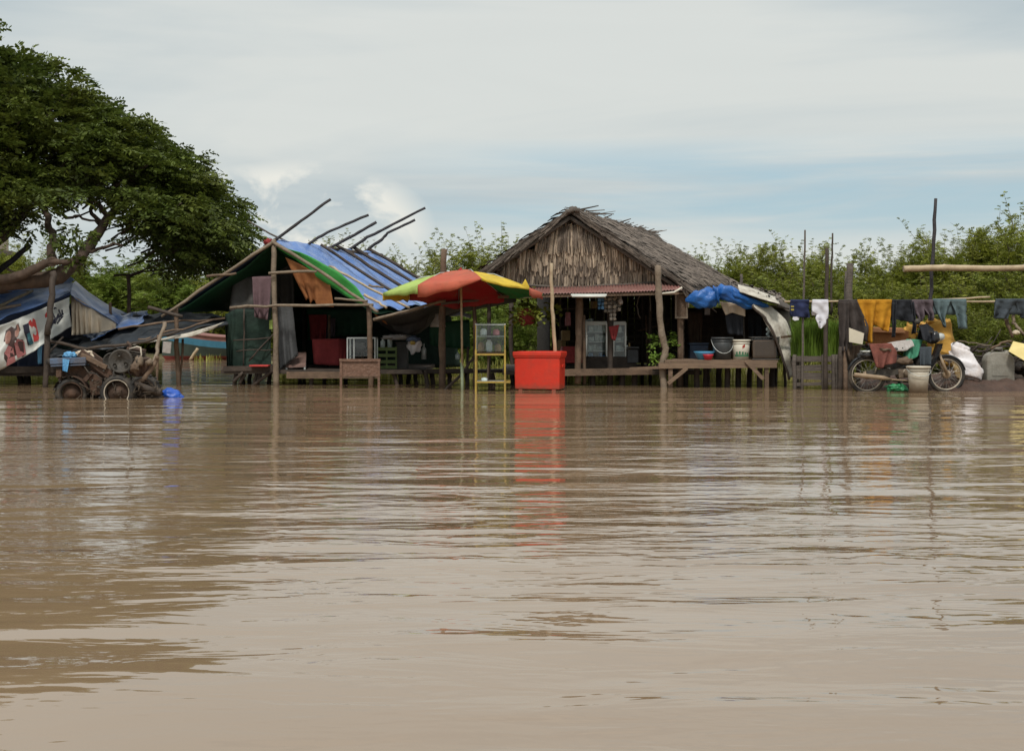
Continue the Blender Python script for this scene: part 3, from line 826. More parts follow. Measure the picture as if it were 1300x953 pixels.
GL, GC, GR, GF, GN = 'bushes beyond the left tents', 'bushes beyond the big shelter', 'tall bushes beyond the clothesline', 'far trees along the bank', 'low bushes close behind the clothesline'
S = [
 ('e', 36, 292, 46, .3, 1.2, 'thin pale sapling seen through the tree fork at far left', GL),
 ('a', 62, 322, 47, 1.3, 1.0, 'loose grey green bush behind the ridge of the left blue tent', GL),
 ('c', 128, 332, 46.5, 2.0, 1.35, 'bright green rounded bush just right of the left blue tent peak', GL),
 ('c', 178, 326, 48, 3.1, 1.3, 'bright yellowish green bush under the hanging right edge of the big crown', GL),
 ('c', 228, 338, 47, 4.4, 1.3, 'bright green bush beside the left eave of the big shelter', GL),
 ('d', 205, 350, 50, 4.0, 1.5, 'dark bush filling the gap behind the two bright green ones on the left', GL),
 ('d', 90, 345, 50, 1.0, 1.4, 'dark low bush behind the beige canvas of the left tent', GL),
 ('a', 268, 330, 47, .9, 1.2, 'shaded green bush touching the left roof slope of the big shelter', GL),
 ('d', 300, 342, 50, 2.9, 1.4, 'dark bush mostly hidden by the left slope of the big shelter', GL),
 ('e', 388, 296, 34, .4, 1.0, 'sparse bush poking above the ridge beside the leftmost roof pole', GC),
 ('e', 436, 300, 34, 2.2, .8, 'narrow upright bush between the middle roof poles', GC),
 ('e', 480, 302, 34, 3.6, .7, 'slim bush spire under the longest roof pole', GC),
 ('b', 522, 322, 33, 5.1, 1.0, 'feathery low bush behind the right end of the blue roof', GC),
 ('b', 566, 312, 33, 1.0, 1.0, 'feathery bush behind the thick brown post and the umbrella', GC),
 ('a', 606, 300, 33, 2.4, 1.0, 'full green bush rising left of the thatched roof', GC),
 ('a', 648, 297, 33.5, 3.8, .95, 'full green bush half hidden by the left rake of the thatched roof', GC),
 ('d', 560, 350, 32, .2, 1.3, 'dark shady bush low behind the umbrella', GC),
 ('d', 480, 352, 32, 4.8, 1.3, 'dark bush low behind the blue roof battens', GC),
 ('c', 632, 372, 29.5, 2.0, 1.0, 'bright leafy bush seen through the open left side of the thatched hut', GC),
 ('b', 905, 318, 34, .8, 1.0, 'wispy bush just right of the thatched roof slope', GR),
 ('e', 938, 306, 33.5, 1.9, 1.1, 'wispy bush with thin shoots above the blue tarpaulin bundle', GR),
 ('b', 975, 307, 33.5, 3.3, 1.0, 'feathery bush left of the thin leaning stick', GR),
 ('b', 1012, 306, 33, 4.7, 1.05, 'feathery bush behind the thin leaning stick', GR),
 ('a', 1052, 312, 33, 5.7, 1.0, 'rounded bush behind the pair of dark stakes', GR),
 ('a', 1096, 318, 32.5, .6, 1.0, 'rounded bush behind the ochre shirt', GR),
 ('b', 1136, 322, 32.5, 1.7, 1.0, 'feathery bush at the left tip of the thick bamboo rail', GR),
 ('b', 1174, 306, 32, 2.9, 1.0, 'feathery bush left of the tall dark pole', GR),
 ('b', 1214, 288, 32, 4.0, 1.05, 'tall bush just right of the tall dark pole', GR),
 ('e', 1254, 284, 31.5, 5.2, 1.2, 'tall dense bush above the dark slate clothes', GR),
 ('e', 1303, 246, 31, .1, 1.2, 'tallest bush at the right edge of the photo', GR),
 ('a', 1345, 262, 32, 1.1, 1.2, 'bush beyond the right edge next to the tallest one', GR),
 ('d', 935, 352, 30.5, 3.0, 1.3, 'dark green bush low behind the blue tarpaulin bundle', GR),
 ('d', 1000, 348, 30, 4.2, 1.3, 'dark green bush low behind the navy shirt', GR),
 ('d', 1066, 352, 30, 5.3, 1.3, 'dark green bush low behind the dark brown trousers', GR),
 ('d', 1132, 352, 29.5, .5, 1.3, 'dark green bush low behind the black shirt', GR),
 ('a', 1200, 344, 28.5, 1.5, 1.15, 'green bush low behind the slate teal trousers', GR),
 ('a', 1262, 338, 28.5, 2.7, 1.15, 'green bush low between teal trousers and dark slate clothes', GR),
 ('d', 1318, 336, 28, 3.9, 1.2, 'dark bush low at the right edge behind the branch heap', GR),
 ('d', 1215, 392, 25.8, 4.9, 1.0, 'small dark bush behind the white plastic sack', GN),
 ('d', 1262, 398, 25.6, 5.9, 1.0, 'small dark bush behind the grey jerrycan', GN),
 ('d', 1160, 396, 26, 1.9, 1.0, 'small dark bush behind the yellow sack', GN),
 ('d', 1308, 400, 25.6, 2.4, 1.0, 'small dark bush behind the pale yellow board', GN),
 ('d', 1095, 400, 26, 3.4, 1.0, 'small dark bush behind the cardboard box', GN),
 ('d', 855, 352, 33, 2.6, 1.4, 'dark bush hidden behind the thatched hut', GC),
 ('d', 740, 360, 33, 4.6, 1.5, 'dark bush behind the middle of the thatched hut', GC),
 ('d', 400, 360, 33, 5.6, 1.5, 'dark bush behind the tarpaulin walls of the big shelter', GC),
]
for k, px, top, d, rz, wd, lab, grp in S:
    shrub(k, px, top, d, rz, wd, lab, grp)
# the far bank reads as one mass of low scrub
pos, ax, ln = [], [], []
for i in range(5200):
    x = random.uniform(-48, 48); y = random.uniform(53, 62)
    hmax = 1.4 + 1.2 * (mn.noise(Vector((x * .25, 0, 3))) + .3)
    pos.append((x, y, .2 + random.random() ** .8 * max(.5, hmax))); ax.append((random.gauss(0, 1), random.gauss(0, 1), random.uniform(0, 1))); ln.append(random.uniform(.4, .8))
fs = spray_mesh('far_scrub', pos, ax, ln, 4, .5, .13, .2, M['leaf_dark'])
tag(fs, 'low dark scrub along the far bank', 'scrub', kind='stuff')

# ------------------------------------------------------------------ pale stone building at the far left edge
r_ = thing('stone_building', 'pale stepped stone building glimpsed behind the tree at far left', 'building', P(-40, 430, 60))
b = MB(); b.box(P(-40, 375, 60), (3.6, 3, 4.2)); b.build('wall', M['stone'], r_)
b = MB(); b.box(P(-40, 322, 60), (3.9, 3.3, .3), bev=.05); b.box(P(-40, 352, 60), (4.2, 3.6, .35), bev=.05); b.build('ledge', M['stone_dark'], r_)
b = MB(); b.box(P(-40, 300, 60), (2.9, 2.4, 1.3), bev=.05); b.box(P(-40, 278, 60), (2.2, 1.8, .8), bev=.05); b.build('upper_tier', M['stone'], r_)

# ------------------------------------------------------------------ left tent
r_ = thing('tarp_tent', 'low blue tarpaulin tent on crooked poles under the big tree', 'tent', P(40, 488, 23.5))
b = MB()
sheet(b, [P(-130, 356, 24.6), P(-60, 360, 24.8), P(0, 362, 24.9), P(50, 358, 25), P(93, 353, 25)],
      [P(-130, 452, 22.0), P(-60, 428, 22.1), P(0, 407, 22.3), P(50, 388, 22.8), P(90, 372, 23.4)], 40, 16, .03, 6, .10, .05)
sheet(b, [P(92, 353, 25), P(112, 370, 25.0), P(140, 388, 25.1), P(173, 404, 25.3)],
      [P(89, 373, 23.4), P(104, 383, 23.5), P(125, 396, 23.6), P(147, 410, 23.7)], 26, 10, .03, 4, .08, .04)
b.build('blue_tarp', M['tarp_blue'], r_, solid=.006)
b = MB()
sheet(b, [P(-60, 427, 22.15), P(0, 406, 22.35), P(50, 387, 22.85), P(90, 371, 23.45)], [P(-60, 440, 22.25), P(0, 418, 22.45), P(50, 396, 22.95), P(90, 378, 23.5)], 30, 5, .03, 7, .04)
b.build('tarp_hem', M['tarp_navy'], r_, solid=.006)
b = MB()
sheet(b, [P(89, 375, 23.6), P(100, 380, 23.6), P(120, 392, 23.7), P(147, 409, 23.8)], [P(91, 426, 23.3), P(104, 425, 23.3), P(120, 423, 23.4), P(149, 417, 23.5)], 60, 16, .09, 6, .03)
b.build('canvas_side', M['canvas'], r_, solid=.006)
b = MB()
b.pole([P(67, 345, 21.9), P(66, 372, 21.8), P(60, 425, 21.7)], .06, .055, 8, .02)
b.build('post', M['wood_dark'], r_, label='dark leaning front post')
for pts, rad in (([(60, 424, 21.75), (58, 500, 21.75)], .05), ([(26, 455, 24), (25, 492, 24)], .06), ([(34, 455, 24), (35, 490, 24)], .07), ([(130, 400, 25), (130, 488, 25)], .05)):
    b = MB(); b.pole([P(*p) for p in pts], rad, rad, 7, .015); b.build('post', M['wood_dark'], r_)
for pts, rad, mm in (([(-20, 372, 24.35), (41, 370, 24.4)], .03, 'wood_brown'), ([(-10, 392, 23.1), (41, 369, 24.3)], .035, 'bamboo'), ([(-20, 394, 22.7), (27, 387, 22.9)], .035, 'wood_pale'), ([(-15, 356, 24), (38, 311, 24)], .06, 'pole_dark'), ([(8, 340, 24.6), (26, 352, 24.8)], .025, 'bamboo')):
    b = MB(); b.pole([P(*p) for p in pts], rad, rad * .85, 7, .015); b.build('roof_pole', M[mm], r_)
b = MB()
b.box(P(40, 470, 24.5), (3.6, 3.2, .10)); b.beam(P(-60, 470, 22.9), P(150, 468, 22.9), .08, .12)
b.build('platform', M['wood_dark'], r_)
b = MB(); sheet(b, [P(20, 440, 23.2), P(60, 432, 23.2)], [P(22, 468, 23.3), P(62, 466, 23.3)], 12, 8, .04, 3, .04); b.build('skirt', M['tarp_navy'], r_, solid=.006)
b = MB(); sheet(b, [P(48, 438, 22.7), P(54, 436, 22.7)], [P(48, 462, 22.7), P(53, 462, 22.7)], 5, 8, .02, 2, .02); b.build('hanging_strip', M['sky_plastic'], r_, solid=.004)
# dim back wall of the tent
b = MB(); sheet(b, [P(-130, 380, 25.5), P(90, 385, 25.6), P(150, 410, 25.6)], [P(-130, 468, 25.7), P(90, 468, 25.7), P(150, 466, 25.7)], 20, 8, .05, 4, .05); b.build('dark_back_sheet', M['tarp_navy'], r_, solid=.006)

# vinyl banner
bt = [P(-45, 428, 21.9), P(0, 411, 22.1), P(45, 394, 22.6), P(88, 377, 23.3)]
bb = [P(-40, 488, 21.9), P(5, 467, 22.05), P(50, 441, 22.5), P(90, 414, 23.2)]
bs_ = 3.3
def ban(u, v, off=0.0):
    p = poly_at(bt, u).lerp(poly_at(bb, u), v)
    n = mn.noise(Vector((u * 5, v * 2.5, bs_)))
    return p + Vector((0, .10 * n - .05 * math.sin(u * 11 + v * 6) + .05 * mn.noise(Vector((u * 14, v * 5, 2))) - off, -.10 * math.sin(math.pi * u) * (1 - v) * .3))
r_ = thing('banner', 'white vinyl banner with two people and brush lettering hung on the left tent', 'banner', ban(.5, 1))
b = MB(); b.grid([[ban(i / 70, j / 24) for i in range(71)] for j in range(25)]); b.build('vinyl', M['vinyl'], r_, solid=.004)
def print_patch(name, mm, u0, u1, v0, v1, shape=None, lift=.012, n=10):
    b = MB()
    if shape is None:
        b.grid([[ban(u0 + (u1 - u0) * i / n, v0 + (v1 - v0) * j / n, lift) for i in range(n + 1)] for j in range(n + 1)])
    else:                                   # ring of points in the unit square, filled as a fan of rings
        c = (sum(p[0] for p in shape) / len(shape), sum(p[1] for p in shape) / len(shape))
        rows = []
        for q in range(5):
            f = q / 4
            rows.append([ban(u0 + (u1 - u0) * (c[0] + (p[0] - c[0]) * f), v0 + (v1 - v0) * (c[1] + (p[1] - c[1]) * f), lift) for p in shape + shape[:1]])
        b.grid(rows)
    b.build(name, M[mm], r_)
oval = [(.5 + .5 * math.cos(a * math.pi / 8), .5 + .5 * math.sin(a * math.pi / 8)) for a in range(16)]
print_patch('portrait', 'ink_hair', .355, .53, .12, .98, [(0, .3), (.1, .05), (.4, 0), (.6, .1), (.9, 0), (1, .2), (1, .55), (.9, 1), (.1, 1), (0, .8)], .012)
print_patch('portrait', 'ink_pink', .36, .44, .55, 1.0, [(0, .3), (.5, 0), (1, .25), (1, 1), (0, 1)], .016)
print_patch('portrait', 'ink_pink', .46, .535, .50, .96, [(0, .2), (.5, 0), (1, .3), (.95, 1), (0, 1)], .016)
print_patch('portrait', 'ink_skin', .372, .432, .20, .52, oval, .018)
print_patch('portrait', 'ink_skin', .462, .52, .14, .46, oval, .018)
print_patch('printed_emblem', 'ink_dark', .56, .612, .24, .78, None, .012)
print_patch('printed_emblem', 'ink_teal', .575, .61, .50, .80, None, .015)
print_patch('printed_emblem', 'ink_red', .612, .675, .16, .80, [(0, .1), (.35, .02), (.5, .16), (.7, 0), (1, .12), (1, .9), (.8, 1), (.1, .95)], .014)
print_patch('printed_emblem', 'vinyl', .632, .66, .38, .62, oval, .018)
print_patch('printed_emblem', 'ink_red', .755, .80, .12, .30, [(0, .4), (.6, 0), (1, .2), (.9, .6), (.3, .7), (.35, 1), (0, 1)], .012)
print_patch('printed_emblem', 'ink_red', .748, .77, .5, .72, None, .012)
b = MB()
for st_ in ([(.78, .62), (.80, .42), (.815, .30), (.82, .52), (.80, .70)], [(.82, .25), (.835, .42), (.83, .60), (.85, .48), (.865, .34)], [(.845, .62), (.86, .5), (.875, .40), (.885, .56), (.87, .66)],
            [(.875, .22), (.882, .36), (.895, .5), (.91, .38), (.905, .28)], [(.885, .62), (.90, .55), (.92, .52)], [(.84, .16), (.85, .12), (.86, .16)], [(.785, .5), (.83, .47), (.89, .45), (.92, .42)]):
    b.tube([ban(u, v, .012) for u, v in st_], .014, 5)
b.build('brush_lettering', M['ink_dark'], r_)

# ------------------------------------------------------------------ low sagging awning between the left tent and the shelter
r_ = thing('low_awning', 'low sagging dark awning of old tarpaulin and poles left of the big shelter', 'awning', P(170, 490, 22.5))
b = MB()
sheet(b, [P(58, 431, 25), P(100, 428, 25), P(120, 416, 25), P(150, 402, 25), P(190, 397, 25), P(225, 394, 25), P(290, 400, 25)],
      [P(60, 455, 21.9), P(108, 447, 21.9), P(140, 440, 21.8), P(165, 437, 21.8), P(200, 428, 21.9), P(225, 421, 22), P(288, 410, 22.3)], 60, 24, .05, 7, .20, .06, cf=3.2)
b.build('murky_tarp', M['tarp_murky'], r_, solid=.008)
b = MB(); sheet(b, [P(104, 424, 25.0), P(122, 412, 25.0), P(150, 400, 25.0), P(188, 395, 25)], [P(118, 432, 23.4), P(135, 424, 23.4), P(155, 415, 23.4), P(182, 408, 23.6)], 30, 12, .04, 4, .14, cf=3); b.build('blue_sheen_patch', M['tarp_blue'], r_, solid=.006)  # blue sheen on the awning top, laid on as a separate tarp piece
b = MB(); sheet(b, [P(168, 436, 21.8), P(205, 430, 21.9), P(240, 422, 22), P(285, 409, 22.3)], [P(168, 438, 21.75), P(206, 432, 21.85), P(245, 427, 22), P(270, 418, 22.2)], 20, 4, .01, 3, .03); b.build('white_scrap', M['dirty_white'], r_, solid=.006)
for pts, rad, mm in (([(58, 430, 22), (110, 443, 21.7), (170, 436, 21.7), (228, 420, 21.9)], .028, 'wood_brown'), ([(150, 418, 22.6), (200, 410, 22.8), (286, 404, 22.9)], .022, 'wood_pale'), ([(175, 431, 22), (220, 420, 22.2), (270, 406, 22.4)], .02, 'wood_pale'), ([(60, 452, 21.8), (80, 428, 22.5)], .02, 'wood_brown'), ([(188, 390, 22.2), (232, 402, 22.2)], .035, 'wood_brown')):
    b = MB(); b.pole([P(*p) for p in pts], rad, rad * .9, 7, .02); b.build('batten', M['wood_brown' if mm == 'wood_pale' else 'wood_dark'], r_)
b = MB(); sheet(b, [P(56, 436, 24), P(110, 440, 23.6), P(178, 432, 23.6)], [P(58, 474, 24), P(110, 472, 23.6), P(172, 470, 23.6)], 20, 8, .08, 4, .08); b.build('dark_back_sheet', M['net_green'], r_, solid=.006)  # added dark sheet stands in for the shade under the awning
for pts, rad in (([(201, 425, 21.6), (200, 498, 21.6)], .022), ([(140, 384, 24.5), (139, 452, 24.5)], .03), ([(163, 350, 25.5), (164, 406, 25.5)], .04), ([(232, 430, 22.6), (229, 495, 22.6)], .02)):
    b = MB(); b.pole([P(*p) for p in pts], rad, rad, 7, .02); b.build('post', M['wood_brown'], r_)
b = MB(); b.pole([P(209, 409, 21), P(200, 440, 20.8), P(193, 468, 20.3), P(178, 492, 20)], .032, .028, 8, .02)
o = b.build('leaning_stake', M['wood_pale']); tag(o, 'bent pale stake leaning beside the flooded hand tractor', 'stake')

# ------------------------------------------------------------------ boat moored on the far side
r_ = thing('wooden_boat', 'wooden boat with turquoise stripe and red belly beyond the left tents', 'boat', P(300, 455, 42))
b = MB()
n = 36
def hull_pt(t, side, k):
    # t 0 bow (left) .. 1 stern, k 0 keel .. 4 gunwale
    wd = .62 * (1 - abs(2 * t - 1) ** 2.6) + .03
    sheer = .62 + .42 * (2 * t - 1) ** 2 + .16 * t
    zz = [-.1, .12, sheer - .34, sheer - .12, sheer][k]
    ww = [.25, .72, .95, 1.0, 1.03][k] * wd
    c = P(206, 455, 42)
    return Vector((c.x + t * 6.4 + (0.0 if k else .2 * (1 - 2 * t)), 42 + side * ww, zz))
for side in (-1, 1):
    for k in range(4):
        b.grid([[hull_pt(i / n, side, k + q) for i in range(n + 1)] for q in (0, 1)], mi=[2, 0, 1, 3][k])
b.build('hull', [M['hull_dark'], M['hull_blue'], M['hull_red'], M['hull_pink']], r_)
b = MB()
for side in (-1, 1): b.tube([hull_pt(i / n, side, 4) + Vector((0, 0, .03)) for i in range(n + 1)], .05, 6)
b.build('gunwale', M['hull_pink'], r_)
b = MB(); b.grid([[hull_pt(i / n, s, 3) for i in range(n + 1)] for s in (-1, 1)]); b.build('deck', M['wood_grey'], r_)
b = MB(); b.pole([P(251, 442, 41), P(241, 457, 41)], .05, .05, 6, .01)
tag(b.build('mooring_stake', M['bamboo']), 'short pale stake leaning against the turquoise boat', 'stake')
b = MB(); b.box(P(212, 441, 40.5), (.26, .05, .36), (0, .1, 0), bev=.01)
tag(b.build('notice_board', M['grey_wrap']), 'small pale board hanging at the bow of the turquoise boat', 'board')

def single(mb, name, m, label, cat, group=None, **k):
    o = mb.build(name, M[m] if isinstance(m, str) else m, **k)
    return tag(o, label, cat, group)

def poles(parent, name, items, n=7, bend=.014, knots=0.0):
    """items: (list of (px,py,d), radius, material[, end radius]); each pole its own mesh"""
    for it in items:
        b = MB(); b.pole([P(*p) for p in it[0]], it[1] * .72, (it[3] if len(it) > 3 else it[1] * .88) * .72, n, bend, knots=knots)
        b.build(name, M[it[2]], parent)

# ------------------------------------------------------------------ big blue-roofed shelter
SH = thing('market_shelter', 'big open market shelter with blue tarpaulin roof, green lining and long roof poles sticking up', 'market stall', P(400, 490, 23.5))
A0, A1 = P(346, 307, 22.7), P(478, 323, 26.6)
E0, E1 = P(476, 392, 22.5), P(590, 384, 26.6)
W0, W1 = P(222, 392, 22.6), P(350, 392, 26.6)
b = MB()
top = [A0.lerp(A1, t / 8) + Vector((0, 0, .03)) for t in range(9)]
bot = [E0, E0.lerp(E1, .12) + Vector((.05, 0, .02)), E0.lerp(E1, .25) + Vector((0, 0, -.05)), E0.lerp(E1, .4), E0.lerp(E1, .55) + Vector((0, 0, -.06)), E0.lerp(E1, .75), E1]
sheet(b, top, bot, 60, 34, .04, 8, .11, .08, seed=4.0, cf=2.3)
b.build('blue_roof_tarp', M['tarp_blue'], SH, solid=.006)
b = MB()
sheet(b, [A0.lerp(A1, t / 8) + Vector((0, 0, .035)) for t in range(9)], [W0.lerp(W1, t / 8) + Vector((0, 0, .03)) for t in range(9)], 30, 20, .02, 5, .06, .05, seed=9)
b.build('left_roof_tarp', M['tarp_navy'], SH, solid=.006)
b = MB()
sheet(b, [A0.lerp(A1, t / 8) - Vector((0, -.04, .05)) for t in range(9)], [W0.lerp(W1, t / 8) - Vector((0, -.04, .05)) for t in range(9)], 30, 20, .03, 5, .05, .06, seed=2)
b.build('green_lining', M['tarp_green'], SH, solid=.004, label='dark green lining under the left slope')
b = MB()
sheet(b, [A0.lerp(A1, t / 8) - Vector((0, -.04, .06)) for t in range(9)], [E0.lerp(E1, t / 8) - Vector((0, -.04, .09)) for t in range(9)], 30, 20, .03, 5, .05, .06, seed=12)
b.build('green_lining', M['tarp_green'], SH, solid=.004, label='dark green lining under the right slope')
b = MB()
sheet(b, [P(352, 312, 22.5), P(380, 320, 22.55), P(404, 331, 22.5), P(430, 345, 22.5), P(452, 364, 22.5), P(467, 386, 22.4)],
      [P(352, 315, 22.6), P(372, 328, 22.65), P(394, 345, 22.6), P(415, 360, 22.6), P(438, 376, 22.6), P(462, 388, 22.5)], 24, 6, .02, 3, .03)
b.build('lime_tarp_flap', M['tarp_lime'], SH, solid=.005)
poles(SH, 'post', [
 ([(347, 305, 22.55), (349, 400, 22.5), (351, 500, 22.5)], .062, 'wood_pale', .075),
 ([(468, 388, 22.4), (470, 440, 22.4), (471, 498, 22.4)], .065, 'wood_brown', .07),
 ([(223, 390, 22.5), (225, 450, 22.5), (227, 498, 22.5)], .055, 'wood_brown', .06),
 ([(386, 330, 26.3), (386, 478, 26.3)], .06, 'wood_dark'), ([(350, 392, 26.5), (350, 480, 26.5)], .06, 'wood_dark'),
 ([(560, 388, 26.5), (560, 480, 26.5)], .06, 'wood_dark'), ([(418, 400, 24.5), (418, 480, 24.5)], .04, 'wood_brown')])
poles(SH, 'rake_pole', [
 ([(350, 305, 22.5), (282, 350, 22.5), (205, 402, 22.4)], .045, 'wood_pale'),
 ([(345, 306, 22.5), (405, 345, 22.45), (472, 390, 22.3)], .045, 'wood_pale')])
poles(SH, 'tie_beam', [
 ([(292, 391, 22.45), (350, 388, 22.4), (474, 387, 22.3)], .04, 'wood_pale'),
 ([(341, 347, 22.4), (402, 345, 22.4)], .038, 'wood_pale'), ([(425, 379, 22.35), (467, 382, 22.3)], .03, 'wood_pale'),
 ([(262, 351, 22.45), (300, 347, 22.5)], .035, 'wood_brown')])
# poles along the blue slope
def on_slope(u, v, lift=.07):
    return A0.lerp(A1, u).lerp(E0.lerp(E1, u), v) + Vector((.02, -.02, lift))
for (u0, v0, u1, v1, rad, mm) in ((.58, -.02, .52, .95, .035, 'wood_dark'), (.76, -.02, .72, .95, .035, 'wood_dark'), (.93, -.02, .9, 1.0, .035, 'wood_dark'), (.40, .02, .34, .98, .03, 'wood_dark')):
    b = MB(); b.pole([on_slope(u0, v0), on_slope((u0 + u1) / 2, (v0 + v1) / 2), on_slope(u1, v1)], rad, rad * .9, 7, .012); b.build('roof_batten', M[mm], SH)
poles(SH, 'roof_batten', [
 ([(418, 338, 23.4), (448, 354, 22.9), (482, 372, 22.6), (520, 391, 22.4)], .034, 'bamboo'),
 ([(462, 374, 22.4), (478, 384, 22.3), (491, 391, 22.2)], .034, 'bamboo'),
 ([(468, 362, 22.9), (487, 365, 22.9)], .03, 'wood_pale'),
 ([(470, 388, 22.3), (480, 396, 22.2)], .04, 'wood_pale')])
poles(SH, 'roof_pole', [
 ([(335, 313, 22.7), (345, 307, 22.7), (382, 281, 22.7), (420, 253, 22.7)], .042, 'pole_dark', .036),
 ([(372, 325, 23.9), (385, 315, 23.9), (400, 304, 23.9), (420, 293, 23.9), (468, 273, 23.9)], .045, 'pole_dark', .034),
 ([(396, 326, 24.8), (413, 318, 24.8), (450, 298, 24.8), (478, 282, 24.8)], .045, 'pole_dark', .04),
 ([(428, 326, 25.6), (440, 319, 25.6), (466, 301, 25.6), (490, 290, 25.6), (540, 264, 25.6)], .05, 'pole_dark', .036),
 ([(450, 327, 26.3), (462, 320, 26.3), (484, 304, 26.3), (492, 296, 26.3), (527, 279, 26.3)], .048, 'pole_dark', .036)], bend=.008)
poles(SH, 'roof_pole', [([(386, 318, 23.4), (350, 300, 23.3), (314, 280, 23.2)], .028, 'wood_grey', .02)])
b = MB(); b.pole([A0 + Vector((-.1, -.1, -.02)), A1 + Vector((.1, .1, -.02))], .05, .05, 7, .01); b.build('ridge_pole', M['wood_dark'], SH)
b = MB(); blob(b, P(341, 307, 22.55), (.085, .07, .055), .35, 2, sub=3); b.build('ridge_knot', M['red_cloth'], SH)
# floor, walls
b = MB(); b.box(Vector((P(420, 470, 24.6).x + .12, 24.6, P(420, 472, 22.6).z)), (3.6, 4.0, .07)); b.build('floor', M['wood_dark'], SH)
b = MB(); b.beam(P(364, 476, 22.55), P(482, 476, 22.55), .05, .12); b.build('floor_beam', M['wood_brown'], SH)
b = MB(); b.beam(P(480, 472, 22.8), P(600, 470, 23.2), .06, .07); b.build('floor_beam', M['wood_dark'], SH)
b = MB(); b.beam(P(284, 468, 22.6), P(346, 467, 22.6), .06, .09); b.build('floor_beam', M['wood_dark'], SH)
for i, px in enumerate((300, 307, 318, 331, 343, 380, 396, 412, 440, 500, 508, 520, 540, 548)):
    d = 22.7 + (i % 3) * .7
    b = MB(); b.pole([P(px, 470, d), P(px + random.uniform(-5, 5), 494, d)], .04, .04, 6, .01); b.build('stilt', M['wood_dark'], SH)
for pts in ([(296, 486, 22.6), (308, 472, 22.6)], [(320, 490, 22.6), (346, 470, 22.6)], [(312, 472, 22.65), (304, 488, 22.65)], [(322, 490, 22.7), (326, 472, 22.7)]):
    b = MB(); b.pole([P(*p) for p in pts], .03, .03, 6, .01); b.build('brace', M['wood_dark'], SH)
b = MB(); sheet(b, [P(286, 398, 22.9), P(300, 392, 22.75), P(344, 390, 22.7)], [P(290, 466, 22.9), P(296, 468, 22.8), P(345, 470, 22.75)], 24, 16, .05, 4, .05); b.build('net_wall', M['net_green'], SH, solid=.005)
b = MB(); sheet(b, [P(286, 398, 22.9), P(320, 396, 26.2)], [P(288, 466, 22.9), P(325, 470, 26.2)], 24, 12, .06, 3, .05); b.build('net_wall', M['net_green'], SH, solid=.005)
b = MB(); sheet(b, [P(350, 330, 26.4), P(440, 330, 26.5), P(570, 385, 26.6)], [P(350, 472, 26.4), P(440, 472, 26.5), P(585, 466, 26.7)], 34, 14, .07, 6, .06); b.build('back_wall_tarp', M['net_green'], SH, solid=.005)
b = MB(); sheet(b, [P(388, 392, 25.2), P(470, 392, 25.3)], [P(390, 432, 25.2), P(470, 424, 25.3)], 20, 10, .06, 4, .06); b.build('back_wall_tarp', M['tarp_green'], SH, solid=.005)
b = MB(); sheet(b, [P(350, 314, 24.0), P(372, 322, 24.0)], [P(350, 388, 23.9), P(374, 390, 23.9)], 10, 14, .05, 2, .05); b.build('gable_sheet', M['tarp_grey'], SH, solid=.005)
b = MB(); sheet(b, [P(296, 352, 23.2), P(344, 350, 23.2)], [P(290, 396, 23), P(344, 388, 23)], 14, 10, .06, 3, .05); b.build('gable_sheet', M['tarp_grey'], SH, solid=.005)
poles(SH, 'net_frame', [([(296, 432, 22.66), (346, 428, 22.66)], .018, 'wood_dark'), ([(316, 458, 22.64), (347, 424, 22.64)], .02, 'wood_dark'), ([(300, 446, 22.66), (346, 444, 22.66)], .015, 'wood_dark'), ([(310, 392, 22.66), (309, 468, 22.66)], .02, 'wood_dark')])

# hanging cloths of the shelter
b = MB(); sheet(b, [P(362, 327, 22.62), P(385, 338, 22.6), P(418, 356, 22.6)], [P(388, 381, 22.6), P(391, 378, 22.6), P(393, 386, 22.6), P(397, 380, 22.6), P(403, 388, 22.6), P(424, 390, 22.55)], 24, 18, .05, 3, .03)
single(b, 'hanging_cloth', 'orange_cloth', 'ragged rusty orange cloth hanging under the right roof edge of the big shelter', 'cloth', solid=.006)
b = MB(); sheet(b, [P(352, 388, 22.7), P(371, 388, 22.75)], [P(356, 470, 22.7), P(378, 452, 22.8)], 16, 20, .06, 2.5, .04)
single(b, 'curtain', 'grey_cloth', 'long grey curtain hanging beside the middle post of the big shelter', 'curtain', solid=.006)
b = MB(); sheet(b, [P(319, 352, 22.6), P(346, 350, 22.6)], [P(324, 402, 22.5), P(340, 406, 22.5)], 14, 16, .06, 2, .04)
single(b, 'hanging_cloth', 'mauve_cloth', 'dull mauve cloth draped over the tie beam left of the middle post', 'cloth', solid=.006)
b = MB(); sheet(b, [P(392, 400, 24.8), P(414, 399, 24.8)], [P(395, 432, 24.8), P(413, 430, 24.8)], 14, 12, .05, 2, .05)
single(b, 'hanging_garment', 'red_cloth', 'dark red garment hanging deep inside the big shelter', 'garment', solid=.02)
b = MB(); sheet(b, [P(411, 404, 24.9), P(426, 404, 24.9)], [P(412, 428, 24.9), P(425, 427, 24.9)], 10, 10, .05, 2, .05)
single(b, 'hanging_garment', 'plum', 'grey garment hanging next to the dark red one inside the big shelter', 'garment', solid=.02)
b = MB(); sheet(b, [P(474, 396, 22.7), P(490, 408, 22.6)], [P(478, 402, 22.7), P(492, 412, 22.6)], 8, 5, .02, 1, .02)
single(b, 'hanging_cloth', 'orange_cloth', 'small scrap of orange cloth caught at the corner post of the big shelter', 'cloth', solid=.006)

